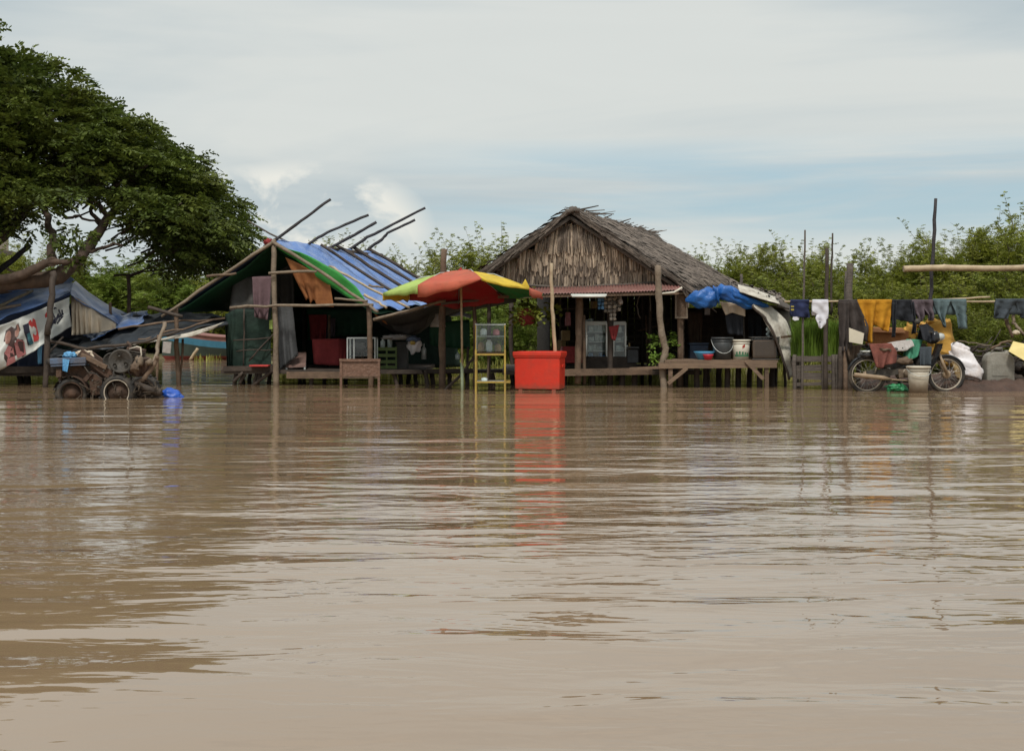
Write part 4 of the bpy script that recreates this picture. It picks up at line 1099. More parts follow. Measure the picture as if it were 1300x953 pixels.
def table_like(name, label, cat, c, sx, sy, z0, z1, mt, leg_m, leg=.03, th=.04, zleg=None, group=None):
    t = thing(name, label, cat, Vector((c.x, c.y, z0)), group)
    b = MB(); b.box((c.x, c.y, z1 - th / 2), (sx, sy, th), bev=.006); b.build('top', M[mt], t)
    for i in (-1, 1):
        for j in (-1, 1):
            b = MB(); b.box((c.x + i * (sx / 2 - leg), c.y + j * (sy / 2 - leg), (z0 + z1 - th) / 2), (leg, leg, z1 - th - z0), bev=.003); b.build('leg', M[leg_m], t)
    return t
fz = P(420, 472, 22.6).z + .035
c = P(376, 455, 23.1)
t = thing('bench', 'low pinkish bench standing on the floor of the big shelter', 'bench', Vector((c.x, c.y, fz)))
b = MB(); b.prism([P(370, 447, 23.9), P(389, 447, 23.9), P(388, 463, 22.8), P(363, 464, 22.8)], (0, 0, -.04)); b.build('seat', M['pink_wood'], t)
for pts in ([(364, 464, 22.82), (364, 473, 22.82)], [(387, 463, 22.82), (387, 473, 22.82)]):
    b = MB(); b.beam(P(*pts[0]), P(*pts[1]), .03, .03); b.build('leg', M['alu'], t)
for px in (371, 388):
    b = MB(); b.beam(P(px, 450, 23.85), Vector((P(px, 450, 23.85).x, 23.85, fz)), .03, .03); b.build('leg', M['alu'], t)
b = MB(); sheet(b, [P(396, 431, 23.7), P(430, 430, 23.6), P(440, 432, 23.8)], [P(398, 462, 23.6), P(430, 464, 23.5), P(440, 462, 23.7)], 20, 10, .03, 4, .02)
sheet(b, [P(396, 431, 23.7), P(430, 430, 23.6), P(440, 432, 23.8)], [P(396, 430, 24.3), P(430, 430, 24.3), P(440, 430, 24.4)], 10, 4)
single(b, 'covered_table', 'red_cloth', 'table covered with a dark red cloth inside the big shelter', 'table', solid=.01)
# wooden bench with carved panel standing in the water
t = thing('carved_bench', 'brown carved wooden bench standing in the water before the corner post', 'bench', P(457, 492, 21.8))
b = MB(); b.box(P(457, 467, 21.7), (.66, .035, .25), bev=.01); b.build('panel', M['bench_wood'], t)
b = MB(); b.beam(P(431, 457, 21.68), P(483, 457, 21.68), .05, .045); b.beam(P(431, 476, 21.68), P(483, 476, 21.68), .05, .035); b.build('rail', M['bench_wood'], t)
for px in (433, 481):
    for d in (21.68, 22.1):
        b = MB(); b.beam(P(px, 457, d), Vector((P(px, 457, d).x, d, -.3)), .04, .04); b.build('leg', M['bench_wood'], t)
b = MB(); b.box(P(457, 473, 21.92), (.66, .42, .03)); b.build('seat', M['bench_wood'], t)
# glass display case
t = thing('display_case', 'empty glass display case with pale metal frame inside the big shelter', 'display case', Vector((P(460, 460, 22.75).x, 22.9, fz)))
x0, x1, y0, y1 = P(441, 430, 22.75).x, P(476, 430, 22.75).x, 22.75, 23.15
z0, z1 = fz + .02, P(441, 429, 22.75).z
b = MB()
for x in (x0, x1):
    for y in (y0, y1): b.box((x, y, (z0 + z1) / 2), (.022, .022, z1 - z0))
for z in (z0, z1):
    for y in (y0, y1): b.box(((x0 + x1) / 2, y, z), (x1 - x0 + .02, .024, .024))
    for x in (x0, x1): b.box((x, (y0 + y1) / 2, z), (.024, y1 - y0, .024))
b.box((x0 + .12, y0, (z0 + z1) / 2), (.018, .018, z1 - z0))
b.build('frame', M['alu'], t)
b = MB(); b.box(((x0 + x1) / 2, y0 + .004, (z0 + z1) / 2), (x1 - x0 - .03, .004, z1 - z0 - .03)); b.build('front_glass', M['glass'], t)
b = MB(); b.box(((x0 + x1) / 2, (y0 + y1) / 2, z0 + .22), (x1 - x0 - .04, y1 - y0 - .04, .01)); b.build('shelf', M['wood_grey'], t)
# painted crate, cupboard and bag
t = thing('crate', 'faded green painted slatted crate inside the big shelter', 'crate', Vector((P(491, 460, 23.4).x, 23.4, fz)))
for py in (443, 451, 459, 466):
    for dd in (23.3, 23.6):
        b = MB(); b.box(P(491, py, dd), (.36, .02, .06)); b.build('slat', M['lime_wood'], t)
for px in (479, 491, 503):
    b = MB(); b.beam(P(px, 440, 23.32), P(px, 470, 23.32), .03, .03); b.beam(P(px, 440, 23.62), P(px, 470, 23.62), .03, .03); b.build('corner_post', M['lime_wood'], t)
b = MB(); b.box(P(511, 453, 23.6), (.2, .35, .5), bev=.01); b.box(P(511, 435, 23.6), (.24, .4, .03), bev=.004)
single(b, 'cupboard', 'tarp_grey', 'narrow grey cupboard beside the green crate', 'cupboard')
b = MB(); blob(b, P(526, 438, 23.2), (.13, .08, .15), .3, 2.2, 0, 3, 3); blob(b, P(525, 431, 23.15), (.11, .06, .07), .3, 2.2, 1, 8, 3); blob(b, P(524, 435, 23.1), (.05, .03, .04), .3, 2.2, 2, 1, 3)
single(b, 'plastic_bag', [M['sack_white'], M['grey_blue'], M['yellow_paint']], 'blue and white plastic bag hanging beside the narrow cupboard', 'bag')
b = MB(); b.box(P(330, 464, 22.5), (.34, .25, .03), bev=.01)
single(b, 'cushion', 'ink_red', 'flat bright red cushion on the left deck of the big shelter', 'cushion')
b = MB(); b.box(P(344, 412, 22.62), (.06, .02, .16), bev=.004)
single(b, 'paper_tag', 'u_lime', 'small pale green tag hanging at the middle post of the big shelter', 'tag')
b = MB()
blob(b, P(505, 428, 23.3), (.25, .15, .05), .4, 3, 0, 5, 3)
single(b, 'folded_sheet', 'grey_wrap', 'pale folded sheet on top of the green crate', 'sheet')
for px, h in ((486, 12), (495, 15), (538, 20), (581, 9)):
    b = MB(); c = P(px, 441 if px < 500 else 456, 23.5); hh = h / FOC * 23.5
    b.lathe(c, [(.0, 0), (.045, 0), (.045, hh * .65), (.018, hh * .8), (.018, hh), (0, hh)], 10)
    single(b, 'bottle', 'pale_goods' if px != 538 else 'alu', {486: 'short bottle on the left of the green crate', 495: 'taller bottle on the green crate', 538: 'slim pale bottle right of the blue and white bag', 581: 'small bottle behind the umbrella pole'}[px], 'bottle')

# ------------------------------------------------------------------ grey awning behind the umbrella
r_ = thing('grey_awning', 'dark grey cloth awning stretched between the big shelter and the thatched hut', 'awning', P(560, 490, 23))
b = MB()
sheet(b, [P(474, 407, 22.2), P(500, 401, 22.2), P(530, 393, 22.2), P(562, 384, 22.2), P(610, 379, 22.3), P(655, 373, 22.4)],
      [P(484, 412, 24.2), P(505, 424, 24.2), P(530, 424, 24.3), P(562, 402, 24.4), P(610, 392, 24.6), P(655, 384, 24.8)], 34, 12, .04, 5, .05, -.02)
b.build('cloth', M['tarp_grey'], r_, solid=.008)
b = MB()
sheet(b, [P(492, 409, 23.4), P(520, 403, 23.3), P(546, 397, 23.2)], [P(500, 420, 23.5), P(518, 426, 23.5), P(540, 414, 23.4)], 16, 8, .03, 2, .05); b.build('drooping_flap', M['tarp_grey'], r_, solid=.008)
poles(r_, 'pole', [([(474, 406, 22.15), (530, 392, 22.1), (566, 382, 22.1)], .04, 'wood_pale'), ([(560, 386, 22.15), (610, 380, 22.2), (655, 372, 22.3)], .035, 'wood_grey')])
b = MB(); b.beam(P(596, 389, 23.0), P(645, 380, 23.0), .12, .03); b.build('plank', M['wood_grey'], r_)
poles(r_, 'post', [([(564, 316, 22.3), (561, 400, 22.3), (561, 497, 22.3)], .075, 'wood_brown', .09), ([(602, 385, 22.6), (603, 440, 22.6), (603, 495, 22.6)], .05, 'wood_brown'), ([(594, 440, 23.2), (594, 494, 23.2)], .035, 'wood_dark'), ([(604, 452, 21.8), (585, 474, 21.4), (558, 503, 20.9)], .035, 'wood_dark')])
b = MB(); sheet(b, [P(545, 412, 23.6), P(596, 406, 23.6)], [P(546, 438, 23.6), P(597, 444, 23.6)], 16, 8, .06, 3, .05)
single(b, 'green_sheet', 'tarp_green', 'dark green sheet hung under the grey awning behind the umbrella pole', 'sheet', solid=.006)
b = MB(); b.lathe(P(556, 415, 23.0), [(.0, .24), (.05, .24), (.06, .17), (.13, .06), (.15, 0), (.11, .0), (.05, .15), (0, .16)], 16)
single(b, 'lamp_shade', 'grey_wrap', 'dusty pale lamp shade hanging beside the thick brown post', 'lamp')
b = MB(); sheet(b, [P(570, 399, 23.2), P(584, 394, 23.2), P(599, 399, 23.2)], [P(572, 401, 23.0), P(585, 400, 23), P(597, 404, 23)], 12, 5, .02, 3, .04)
single(b, 'paper_sheets', 'white_cloth', 'thin pale sheets tucked under the grey awning right of the thick post', 'sheet', solid=.004)
b = MB(); b.beam(P(500, 473, 23.4), P(660, 470, 23.8), .5, .06)
for px in (527, 548, 570, 592, 625, 650): b.pole([P(px, 474, 23.5), P(px + 2, 493, 23.4)], .04, .04, 6, .01)
single(b, 'walkway', 'wood_dark', 'low dark plank walkway on stilts behind the umbrella pole', 'walkway')

# ------------------------------------------------------------------ umbrella
UD = 21.0
r_ = thing('market_umbrella', 'large tilted market umbrella with lime, red, yellow and green panels', 'umbrella', P(586, 495, 20.8))
ap = P(585, 343, UD)
rim = [P(486, 372, UD + .25), P(530, 362, UD - 1.05), P(611, 353, UD - 1.25), P(672, 365, UD - .8), P(689, 372, UD + .25), P(640, 376, UD + 1.1), P(582, 384, UD + 1.35), P(520, 372, UD + 1.1)]
pm = ['u_lime', 'u_red', 'u_yellow', 'u_red', 'u_green', 'u_dark', 'u_dark', 'u_yellow']
for i in range(8):
    a, c = rim[i], rim[(i + 1) % 8]
    b = MB()
    rows = []
    nn_ = 12
    for j in range(nn_ + 1):
        t = j / nn_
        row = []
        for k in range(9):
            s = k / 8
            e = a.lerp(c, s)
            # scalloped edge drawn in between the ribs, slight dome
            inn = 1 - .05 * math.sin(math.pi * s)
            p = ap.lerp(e, t * inn)
            p.z += .06 * math.sin(math.pi * t) * (1 - .35 * math.sin(math.pi * s)) - .03 * t * math.sin(math.pi * s)
            row.append(p)
        rows.append(row)
    # valance
    vh = {0: .13, 1: .17, 2: .035, 3: .10, 4: .05, 5: .10, 6: .12, 7: .12}[i]
    base = rows[-1]
    for q in (1, 2):
        row = []
        for k in range(9):
            s = k / 8
            h = vh
            if i == 1: h = vh * (1 - s) ** .7 + .02
            if i == 0: h = vh * (.35 + .65 * s)
            row.append(base[k] + Vector((0, .02 * math.sin(k * 2.1 + i), -h * q / 2 * (1 + .12 * math.sin(k * 1.7)))))
        rows.append(row)
    b.grid(rows)
    b.build('canopy_panel', M[pm[i]], r_, solid=.004)
b = MB(); sheet(b, [P(667, 354, UD - .78), P(672, 364, UD - .8)], [P(661, 364, UD - .8), P(672, 366, UD - .8)], 4, 4)
b.build('torn_corner', M['u_yellow'], r_, solid=.004)
b = MB(); b.tube([ap + Vector((0, -.02, .0)), P(586, 400, UD - .1), P(587, 474, 20.85)], .018, 10); b.build('pole', M['bamboo'], r_)
b = MB(); b.tube([P(586.5, 460, 20.87), P(587, 505, 20.8)], .026, 10); b.build('lower_pole', M['green_pole'], r_)
for i in range(8):
    b = MB(); b.tube([ap + Vector((0, 0, -.03)), ap.lerp(rim[i], .5) + Vector((0, 0, .075)), rim[i] + Vector((0, 0, -.02))], .008, 5); b.build('rib', M['alu'], r_)
b = MB(); b.lathe(ap, [(0, .045), (.014, .04), (.02, .02), (.045, .01), (.045, -.02), (0, -.02)], 12); b.build('finial', M['u_dark'], r_)

# ------------------------------------------------------------------ yellow food stand
r_ = thing('food_stand', 'narrow worn yellow metal stand with small glass case on top left of the red cooler', 'stand', P(622, 497, 20.4))
x0, x1 = P(604, 470, 20.3).x, P(641, 470, 20.3).x
y0, y1 = 20.3, 20.85
def zz(py, d=20.3): return P(0, py, d).z
for x in (x0, x1):
    for y in (y0, y1):
        b = MB(); b.box((x, y, (zz(444) - .3) / 2), (.028, .028, zz(444) + .3)); b.build('leg', M['yellow_paint'], r_)
        b = MB(); b.box((x, y, (zz(443.9) + zz(412)) / 2), (.014, .014, zz(412) - zz(443.9))); b.build('case_post', M['yellow_paint' if y == y0 else 'alu'], r_)
for py in (450, 485, 412):
    b = MB()
    for y in (y0, y1): b.box(((x0 + x1) / 2 + (.04 if py == 485 else 0), y - .002, zz(py)), (x1 - x0 + (.1 if py == 485 else 0), .026, .026 if py > 420 else .012))
    for x in (x0, x1): b.box((x, (y0 + y1) / 2, zz(py) + .004), (.024, y1 - y0, .024))
    b.build('rail', M['yellow_paint' if py > 420 else 'alu'], r_)
b = MB(); b.box(((x0 + x1) / 2, (y0 + y1) / 2, zz(448)), (x1 - x0 - .03, y1 - y0 - .03, .02)); b.build('tray', M['wood_brown'], r_)
b = MB(); b.box(((x0 + x1) / 2, (y0 + y1) / 2, zz(484.5)), (x1 - x0 - .03, y1 - y0 - .03, .012)); b.build('lower_shelf', M['alu'], r_)
b = MB(); b.box(((x0 + x1) / 2, (y0 + y1) / 2, zz(427)), (x1 - x0 - .03, y1 - y0 - .03, .012)); b.build('glass_shelf', M['alu'], r_)
b = MB(); b.box(((x0 + x1) / 2, y0 - .006, zz(428)), (x1 - x0 - .03, .004, zz(410) - zz(446))); b.build('front_glass', M['glass'], r_)
b = MB(); b.tube([P(620, 452, 20.55), P(619, 484, 20.55)], .014, 8); b.build('centre_rod', M['wood_pale'], r_)
GF_ = 'jars and packets in the yellow stand'
for i, (px, py, mm, hh, lab) in enumerate(((611, 447, 'brown_goods', .16, 'tan packet at the left of the yellow stand case'), (621, 447, 'pale_goods', .2, 'pale jar in the middle of the yellow stand case'), (632, 447, 'brown_goods', .13, 'tan packet at the right of the yellow stand case'),
        (614, 426, 'pale_goods', .11, 'pale jar on the upper glass shelf of the yellow stand'), (630, 426, 'pink_goods', .1, 'pink jar on the upper glass shelf of the yellow stand'), (615, 484, 'pale_goods', .06, 'small pale bowl on the bottom shelf of the yellow stand'))):
    c = P(px, py, 20.55); b = MB()
    b.lathe(c + Vector((0, 0, .005)), [(0, 0), (.05, 0), (.055, hh * .2), (.052, hh * .75), (.03, hh * .9), (.032, hh), (0, hh)], 12)
    single(b, 'jar', mm, lab, 'jar', GF_)

# ------------------------------------------------------------------ red cooler box
c0 = P(686, 494, 20.6)
r_ = thing('cooler_box', 'large bright red plastic cooler box standing in the shallow water', 'cooler', Vector((c0.x, c0.y, 0)))
RZ = Matrix.Rotation(R(-13), 4, 'Z')
def rb(mb, c, size, bev=.02, mi=0):
    q = RZ @ Vector((c[0], c[1], 0)); mb.box((c0.x + q.x, c0.y + .28 + q.y, c[2]), size, (0, 0, R(-13)), mi, bev)
W_, H_, Dp = .76, .50, .50
b = MB()
# tapered tub
zb, zt = .012, .035 + H_
vs = []
for z, k in ((zb, .985), (zt, 1.0)):
    for (i, j) in ((-1, -1), (1, -1), (1, 1), (-1, 1)):
        q = RZ @ Vector((i * W_ / 2 * k, j * Dp / 2 * k, 0)); vs.append((c0.x + q.x, c0.y + .28 + q.y, z))
bm = bmesh.new(); bv = [bm.verts.new(v) for v in vs]
for f in ((3, 2, 1, 0), (4, 5, 6, 7), (0, 1, 5, 4), (1, 2, 6, 5), (2, 3, 7, 6), (3, 0, 4, 7)): bm.faces.new([bv[i] for i in f])
bmesh.ops.bevel(bm, geom=bm.edges[:], offset=.022, segments=3, profile=.5, affect='EDGES'); bm.verts.index_update()
b.add([v.co.copy() for v in bm.verts], [[v.index for v in f.verts] for f in bm.faces]); bm.free()
b.build('tub', M['red_box'], r_)
b = MB(); rb(b, (0, 0, zt + .012), (W_ + .025, Dp + .025, .03), .01); b.build('rim', M['red_box'], r_)
b = MB(); rb(b, (0, 0, zt + .062), (W_ + .05, Dp + .05, .075), .016); rb(b, (0, 0, zt + .10), (W_ - .08, Dp - .1, .012), .004); b.build('lid', M['red_box'], r_)
for i in (-.28, .28):
    b = MB(); rb(b, (i, -Dp / 2 + .04, .0), (.07, .06, .12), .01); rb(b, (i, Dp / 2 - .04, .0), (.07, .06, .12), .01); b.build('foot', M['red_box'], r_)
b = MB(); rb(b, (W_ / 2 + .012, 0, .40), (.03, .2, .05), .01); b.build('handle', M['red_box'], r_)

b = MB(); b.pole([P(700, 334, 21.0), P(701, 390, 21.0), P(704, 450, 21), P(705, 505, 21.0)], .030, .038, 9, .012, knots=.06)
single(b, 'bamboo_pole', 'bamboo', 'thin upright bamboo pole rising behind the red cooler box', 'pole')
b = MB(); b.pole([P(835, 337, 21.7), P(837, 385, 21.7), P(839, 420, 21.7), P(845, 442, 21.7), P(841, 462, 21.7), P(843, 502, 21.6)], .055, .062, 9, .012)
single(b, 'crooked_post', 'wood_pale', 'crooked pale wooden post standing before the thatched hut', 'post')

# ------------------------------------------------------------------ thatched hut
HU = thing('thatched_hut', 'thatched wooden hut shop with palm leaf gable and open dark front', 'hut', P(745, 489, 24))
G0, G1 = P(724, 267, 22.4), P(822, 299, 28.2)
FR, BR_ = P(880, 368, 22.2), P(938, 364, 28.2)
FL, BL = P(606, 349, 22.2), P(720, 350, 28.2)
def strips(mb, a0, a1, e0, e1, rows, n, length, wd, lift=.04, ragged=.08, mi=0, v0=0.0, jit=.12):
    """palm strips hung row over row on the slope a0-a1 (ridge) / e0-e1 (eave)"""
    nor = (a1 - a0).cross(e0 - a0).normalized()
    if nor.z < 0: nor = -nor
    for r in range(rows):
        v = v0 + (1 - v0) * (1 - r / rows)
        for i in range(n):
            u = (i + random.uniform(-.4, .4)) / n
            u = max(-.012, min(1.01, u))
            vt = max(0, v - length * random.uniform(.75, 1.15))
            vb = v + random.uniform(-ragged, ragged) / 2.5
            p0 = a0.lerp(a1, u).lerp(e0.lerp(e1, u), vt) + nor * (.015 + .02 * random.random())
            u2 = u + random.gauss(0, jit) / n
            p1 = a0.lerp(a1, u2).lerp(e0.lerp(e1, u2), vb) + nor * (.04 + abs(random.gauss(0, lift)))
            t = (p1 - p0); sdv = t.cross(nor).normalized() * wd * random.uniform(.6, 1.3)
            m = p0.lerp(p1, .55) + nor * .02
            mb.add([p0 - sdv * .7, p0 + sdv * .7, m + sdv, m - sdv, p1 + sdv * .35, p1 - sdv * .35, m + nor * .014, p1 + nor * .004],
                   [(0, 1, 2, 6), (0, 6, 3), (3, 6, 7, 5), (6, 2, 4, 7)], mi)
    return mb
def sag_slope(a0, a1, e0, e1, th=.055):
    b = MB()
    for off in (0, -th):
        b.grid([[a0.lerp(a1, u / 10).lerp(e0.lerp(e1, u / 10), v / 8) + Vector((0, 0, off)) for u in range(11)] for v in range(9)])
    def rim(f):
        b.grid([[f(k / 10), f(k / 10) - Vector((0, 0, th))] for k in range(11)])
    rim(lambda t: a0.lerp(e0, t)); rim(lambda t: a1.lerp(e1, t)); rim(lambda t: e0.lerp(e1, t))
    return b
b = sag_slope(G0, G1, FR, BR_); b.build('thatch_underlayer', M['thatch_base'], HU)
b = sag_slope(G0, G1, FL, BL); b.build('thatch_underlayer', M['thatch_base'], HU)
b = MB(); strips(b, G0, G1, FR, BR_, 15, 72, .16, .045, .035); b.build('roof_thatch', M['thatch'], HU, label='right slope of grey palm thatch')
b = MB(); strips(b, G0, G1, FL, BL, 12, 50, .16, .05, .04); b.build('roof_thatch', M['thatch'], HU, label='left slope of grey palm thatch')
# frayed rake edges and ridge
b = MB()
for (a, e) in ((G0, FR), (G0, FL)):
    for i in range(120):
        t = random.random(); p = a.lerp(e, t) + Vector((0, -.02 - random.random() * .06, random.uniform(-.05, .03)))
        dr = (e - a).normalized() * random.uniform(.25, .6) + Vector((0, -.05, random.gauss(-.03, .03)))
        q = p + dr; wv = Vector((0, 0, random.uniform(.012, .03)))
        b.add([p - wv, p + wv, q + wv * .5, q - wv * .5], [(0, 1, 2, 3)])
for i in range(60):
    p = FR.lerp(BR_, random.random()) + Vector((0, 0, .02)); q = p + Vector((random.uniform(.02, .15), random.gauss(0, .05), -random.uniform(.08, .28))); wv = Vector((.01, .02, 0))
    b.add([p - wv, p + wv, q + wv * .5, q - wv * .5], [(0, 1, 2, 3)])
for i in range(90):                                    # loose straws along the ridge
    p = G0.lerp(G1, random.random()) + Vector((random.gauss(0, .08), 0, .03)); q_ = p + Vector((random.gauss(.1, .22), random.gauss(0, .2), random.uniform(-.05, .09))); wv = Vector((0, 0, random.uniform(.006, .02)))
    b.add([p - wv, p + wv, q_ + wv * .5, q_ - wv * .5], [(0, 1, 2, 3)])
for (px, py, dx, dz) in ((870, 366, .05, -.33), (876, 368, .09, -.25), (862, 362, .12, -.2)):
    p = P(px, py, 22.15); b.add([p, p + Vector((.06, 0, .02)), p + Vector((dx + .02, 0, dz)), p + Vector((dx, 0, dz))], [(0, 1, 2, 3)])
b.build('frayed_edge', M['thatch'], HU)['kind'] = 'stuff'
ridge_bits = [([(716, 272, 22.4), (729, 266, 22.3), (736, 267, 22.3)], .05), ([(724, 266, 22.5), (736, 269, 22.5)], .05), ([(760, 281, 24.6), (784, 284, 24.9)], .06), ([(764, 279, 24.4), (781, 288, 24.7)], .05),
              ([(786, 288, 25.6), (800, 289, 26)], .05), ([(806, 292, 27), (830, 305, 27.6)], .09), ([(812, 292, 27.3), (838, 306, 28)], .08), ([(824, 300, 28), (856, 317, 28.1)], .035), ([(842, 314, 28), (856, 316, 28)], .03), ([(790, 290, 26.2), (812, 300, 26.4)], .06)]
for pts, rad in ridge_bits:
    b = MB(); b.pole([P(*p) for p in pts], rad, rad * .9, 7, .02); b.build('ridge_log', M['wood_grey'], HU)
for t in (.2, .4, .6, .8, 1.0):
    a = G0.lerp(FL, t) + Vector((0, .1, -.13)); c = G1.lerp(BL, t) + Vector((0, -.1, -.13))
    b = MB(); b.pole([a, c], .03, .03, 6, .01); b.build('purlin', M['wood_dark'], HU)
    a = G0.lerp(FR, t) + Vector((0, .1, -.13)); c = G1.lerp(BR_, t) + Vector((0, -.1, -.13))
    b = MB(); b.pole([a, c], .03, .03, 6, .01); b.build('purlin', M['wood_dark'], HU)
for e in (FL, FR):
    b = MB(); b.pole([G0 + Vector((0, .05, -.12)), e + Vector((0, .05, -.12))], .04, .04, 7, .015); b.build('rake_pole', M['wood_grey'], HU)
# gable panel
b = MB()
def gable_row(x0, x1, ytop, ybot, d, arch=0.0, mm=0, lw=3.2, fan=.05):
    x = x0
    while x < x1:
        t = (x - x0) / max(1, x1 - x0)
        ed = .4 + .6 * min(1, 4 * t, 4 * (1 - t))
        yt = ytop + arch * (2 * t - 1) ** 2 + random.uniform(-2, 2)
        yb = ybot + random.uniform(-6, 3) + 3 * mn.noise(Vector((x * .12, ytop, 0)))
        w_ = random.uniform(.6, 1.35) * lw
        lean = (t - .5) * fan * (yb - yt) + random.gauss(0, 1.2)
        dd = d - random.uniform(.0, .05)
        p0, p1 = P(x, yt, dd + .02), P(x + w_, yt, dd + .02)
        q0, q1 = P(x + lean, yb, dd - .05), P(x + lean + w_ * .8, yb + random.uniform(-3, 3), dd - .05)
        m0, m1 = p0.lerp(q0, .5) + Vector((-.012, -.035, 0)), p1.lerp(q1, .5) + Vector((.012, -.02, 0))
        mc0, mc1, mc2 = p0.lerp(p1, .5) + Vector((0, -.02, 0)), m0.lerp(m1, .5) + Vector((0, -.025, 0)), q0.lerp(q1, .5) + Vector((0, -.015, 0))
        b.add([p0, mc0, p1, m0, mc1, m1, q0, mc2, q1], [(0, 1, 4, 3), (1, 2, 5, 4), (3, 4, 7, 6), (4, 5, 8, 7)], mm)
        x += w_ * random.uniform(.55, .85)
gable_row(630, 648, 338, 364, 22.70, 0, 1, 2.8)
gable_row(640, 662, 328, 362, 22.69, 0, 0, 2.6)
gable_row(655, 834, 330, 366, 22.68, 3, 0, 2.3, .06)
gable_row(655, 834, 332, 364, 22.67, 3, 1, 1.6, .06)
gable_row(806, 834, 333, 364, 22.67, 0, 0, 2.6)
gable_row(668, 812, 316, 350, 22.65, 4, 0, 2.3, .08)
gable_row(668, 812, 318, 347, 22.64, 4, 1, 1.5, .08)
gable_row(657, 684, 318, 347, 22.63, -2, 0, 2.7)
gable_row(783, 808, 319, 344, 22.63, 0, 0, 2.7)
gable_row(680, 788, 300, 338, 22.61, 5, 0, 2.3, .14)
gable_row(684, 764, 285, 324, 22.57, 14, 0, 2.6, .46)
gable_row(684, 764, 287, 320, 22.56, 14, 1, 1.4, .46)
gable_row(764, 783, 304, 330, 22.57, 0, 0, 2.7)
b.build('gable_palm_panel', [M['palm'], M['palm_dark']], HU)
b = MB(); b.prism([P(640, 364, 22.85), P(838, 364, 22.85), P(838, 346, 22.85), P(766, 300, 22.85), P(724, 280, 22.85), P(684, 302, 22.85), P(636, 346, 22.85)], (0, .03, 0)); b.build('gable_backing', M['wood_dark'], HU)
poles(HU, 'gable_pole', [([(668, 313, 22.6), (724, 281, 22.6), (800, 326, 22.6)], .025, 'wood_grey'), ([(620, 362, 22.55), (740, 364, 22.5), (866, 358, 22.5)], .035, 'wood_grey'), ([(832, 330, 22.6), (866, 356, 22.6)], .03, 'wood_grey')])
# corrugated strip
b = MB()
rows = []
for j in range(4):
    v = j / 3; row = []
    for i in range(241):
        u = i / 240
        p = P(634, 366, 22.5).lerp(P(862, 357, 22.5), u).lerp(P(630, 373, 21.9).lerp(P(866, 367.5, 21.9), u), v)
        row.append(p + Vector((0, 0, .012 * math.sin(i * math.pi / 2.0) - .02 * math.sin(3 * u))))
    rows.append(row)
b.grid(rows); b.build('corrugated_strip', M['red_sheet'], HU, solid=.004)
b = MB(); b.beam(P(632, 377, 21.95), P(862, 372, 21.95), .04, .05); b.build('fascia_beam', M['wood_brown'], HU)
b = MB(); b.tube([P(838, 373, 21.85), P(856, 371, 21.85), P(866, 365, 21.86)], .018, 6); b.build('gutter_end', M['bucket_white'], HU)
# frame, walls, floor
poles(HU, 'post', [
 ([(735, 374, 22.4), (735, 430, 22.4), (733, 487, 22.4)], .10, 'wood_brown', .085), ([(741, 400, 22.5), (742, 488, 22.5)], .05, 'wood_brown'),
 ([(775, 374, 22.6), (774, 495, 22.6)], .085, 'wood_dark'), ([(620, 362, 22.5), (622, 495, 22.5)], .05, 'wood_dark'),
 ([(864, 360, 22.4), (864, 495, 22.4)], .08, 'wood_brown'), ([(826, 380, 23.5), (826, 495, 23.5)], .05, 'wood_dark'),
 ([(648, 372, 26.5), (650, 485, 26.5)], .07, 'wood_dark'), ([(900, 376, 26.5), (900, 485, 26.5)], .07, 'wood_dark'),
 ([(816, 376, 24.5), (815, 490, 24.5)], .05, 'wood_dark')])
hf = P(700, 470, 22.5).z
b = MB(); b.box((P(755, 470, 24.4).x, 24.55, hf - .04), (3.55, 4.3, .07)); b.build('floor', M['wood_dark'], HU)
b = MB(); b.beam(P(700, 473, 22.32), P(828, 471, 22.32), .06, .12); b.build('floor_beam', M['wood_brown'], HU)
b = MB()
# back wall boards and slatted right side with daylight gaps
x = P(700, 0, 26.4).x
while x < P(868, 0, 26.4).x:
    wv = random.uniform(.12, .2); b.box((x + wv / 2, 26.4 + random.uniform(-.02, .02), 1.35), (wv * .97, .025, 2.1)); x += wv
b.build('back_wall', M['wall_dark'], HU)
b = MB()
for k in range(13):
    z = .45 + k * .115
    a, c = Vector((P(868, 0, 22.6).x, 22.6, z)), Vector((P(866, 0, 22.6).x + .55, 26.3, z))
    b.beam(a, c, .02, .085)
b.build('right_wall', M['wall_dark'], HU)
b = MB()
for k in range(12):
    z = .5 + k * .12
    b.beam(Vector((P(798, 0, 25.4).x, 25.4, z)), Vector((P(850, 0, 25.4).x, 25.4, z + random.uniform(-.02, .02))), .02, .05 if k > 3 else .075)
b.build('slat_screen', M['wall_dark'], HU)
b = MB(); b.box((P(690, 0, 25.4).x, 25.4, 1.3), (.02, 2.0, 2.0), (0, 0, .1)); b.build('left_partition', M['wall_dark'], HU)
wf = MB()
for pts in (((858, 374), (858, 403)), ((872, 372), (872, 403))):
    wf.beam(P(*pts[0], 22.25), P(*pts[1], 22.25), .03, .03)
wf.beam(P(857, 403, 22.24), P(873, 403, 22.24), .035, .035); wf.beam(P(857, 373, 22.24), P(873, 372, 22.24), .03, .03)
fo = wf.build('window', M['wood_pale'], HU)
b = MB(); b.box(P(865, 388, 22.3), (.17, .02, .38)); b.build('shutter', M['wood_brown'], fo)
for i, px in enumerate((700, 716, 752, 790, 806, 862)):
    for d in (22.6, 24.4):
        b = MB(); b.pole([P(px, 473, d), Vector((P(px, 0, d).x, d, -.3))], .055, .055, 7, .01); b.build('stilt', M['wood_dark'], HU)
b = MB(); b.box((P(755, 0, 23.4).x, 23.5, hf + .12), (1.5, .7, .22), bev=.01); b.build('counter_step', M['wood_dark'], HU)
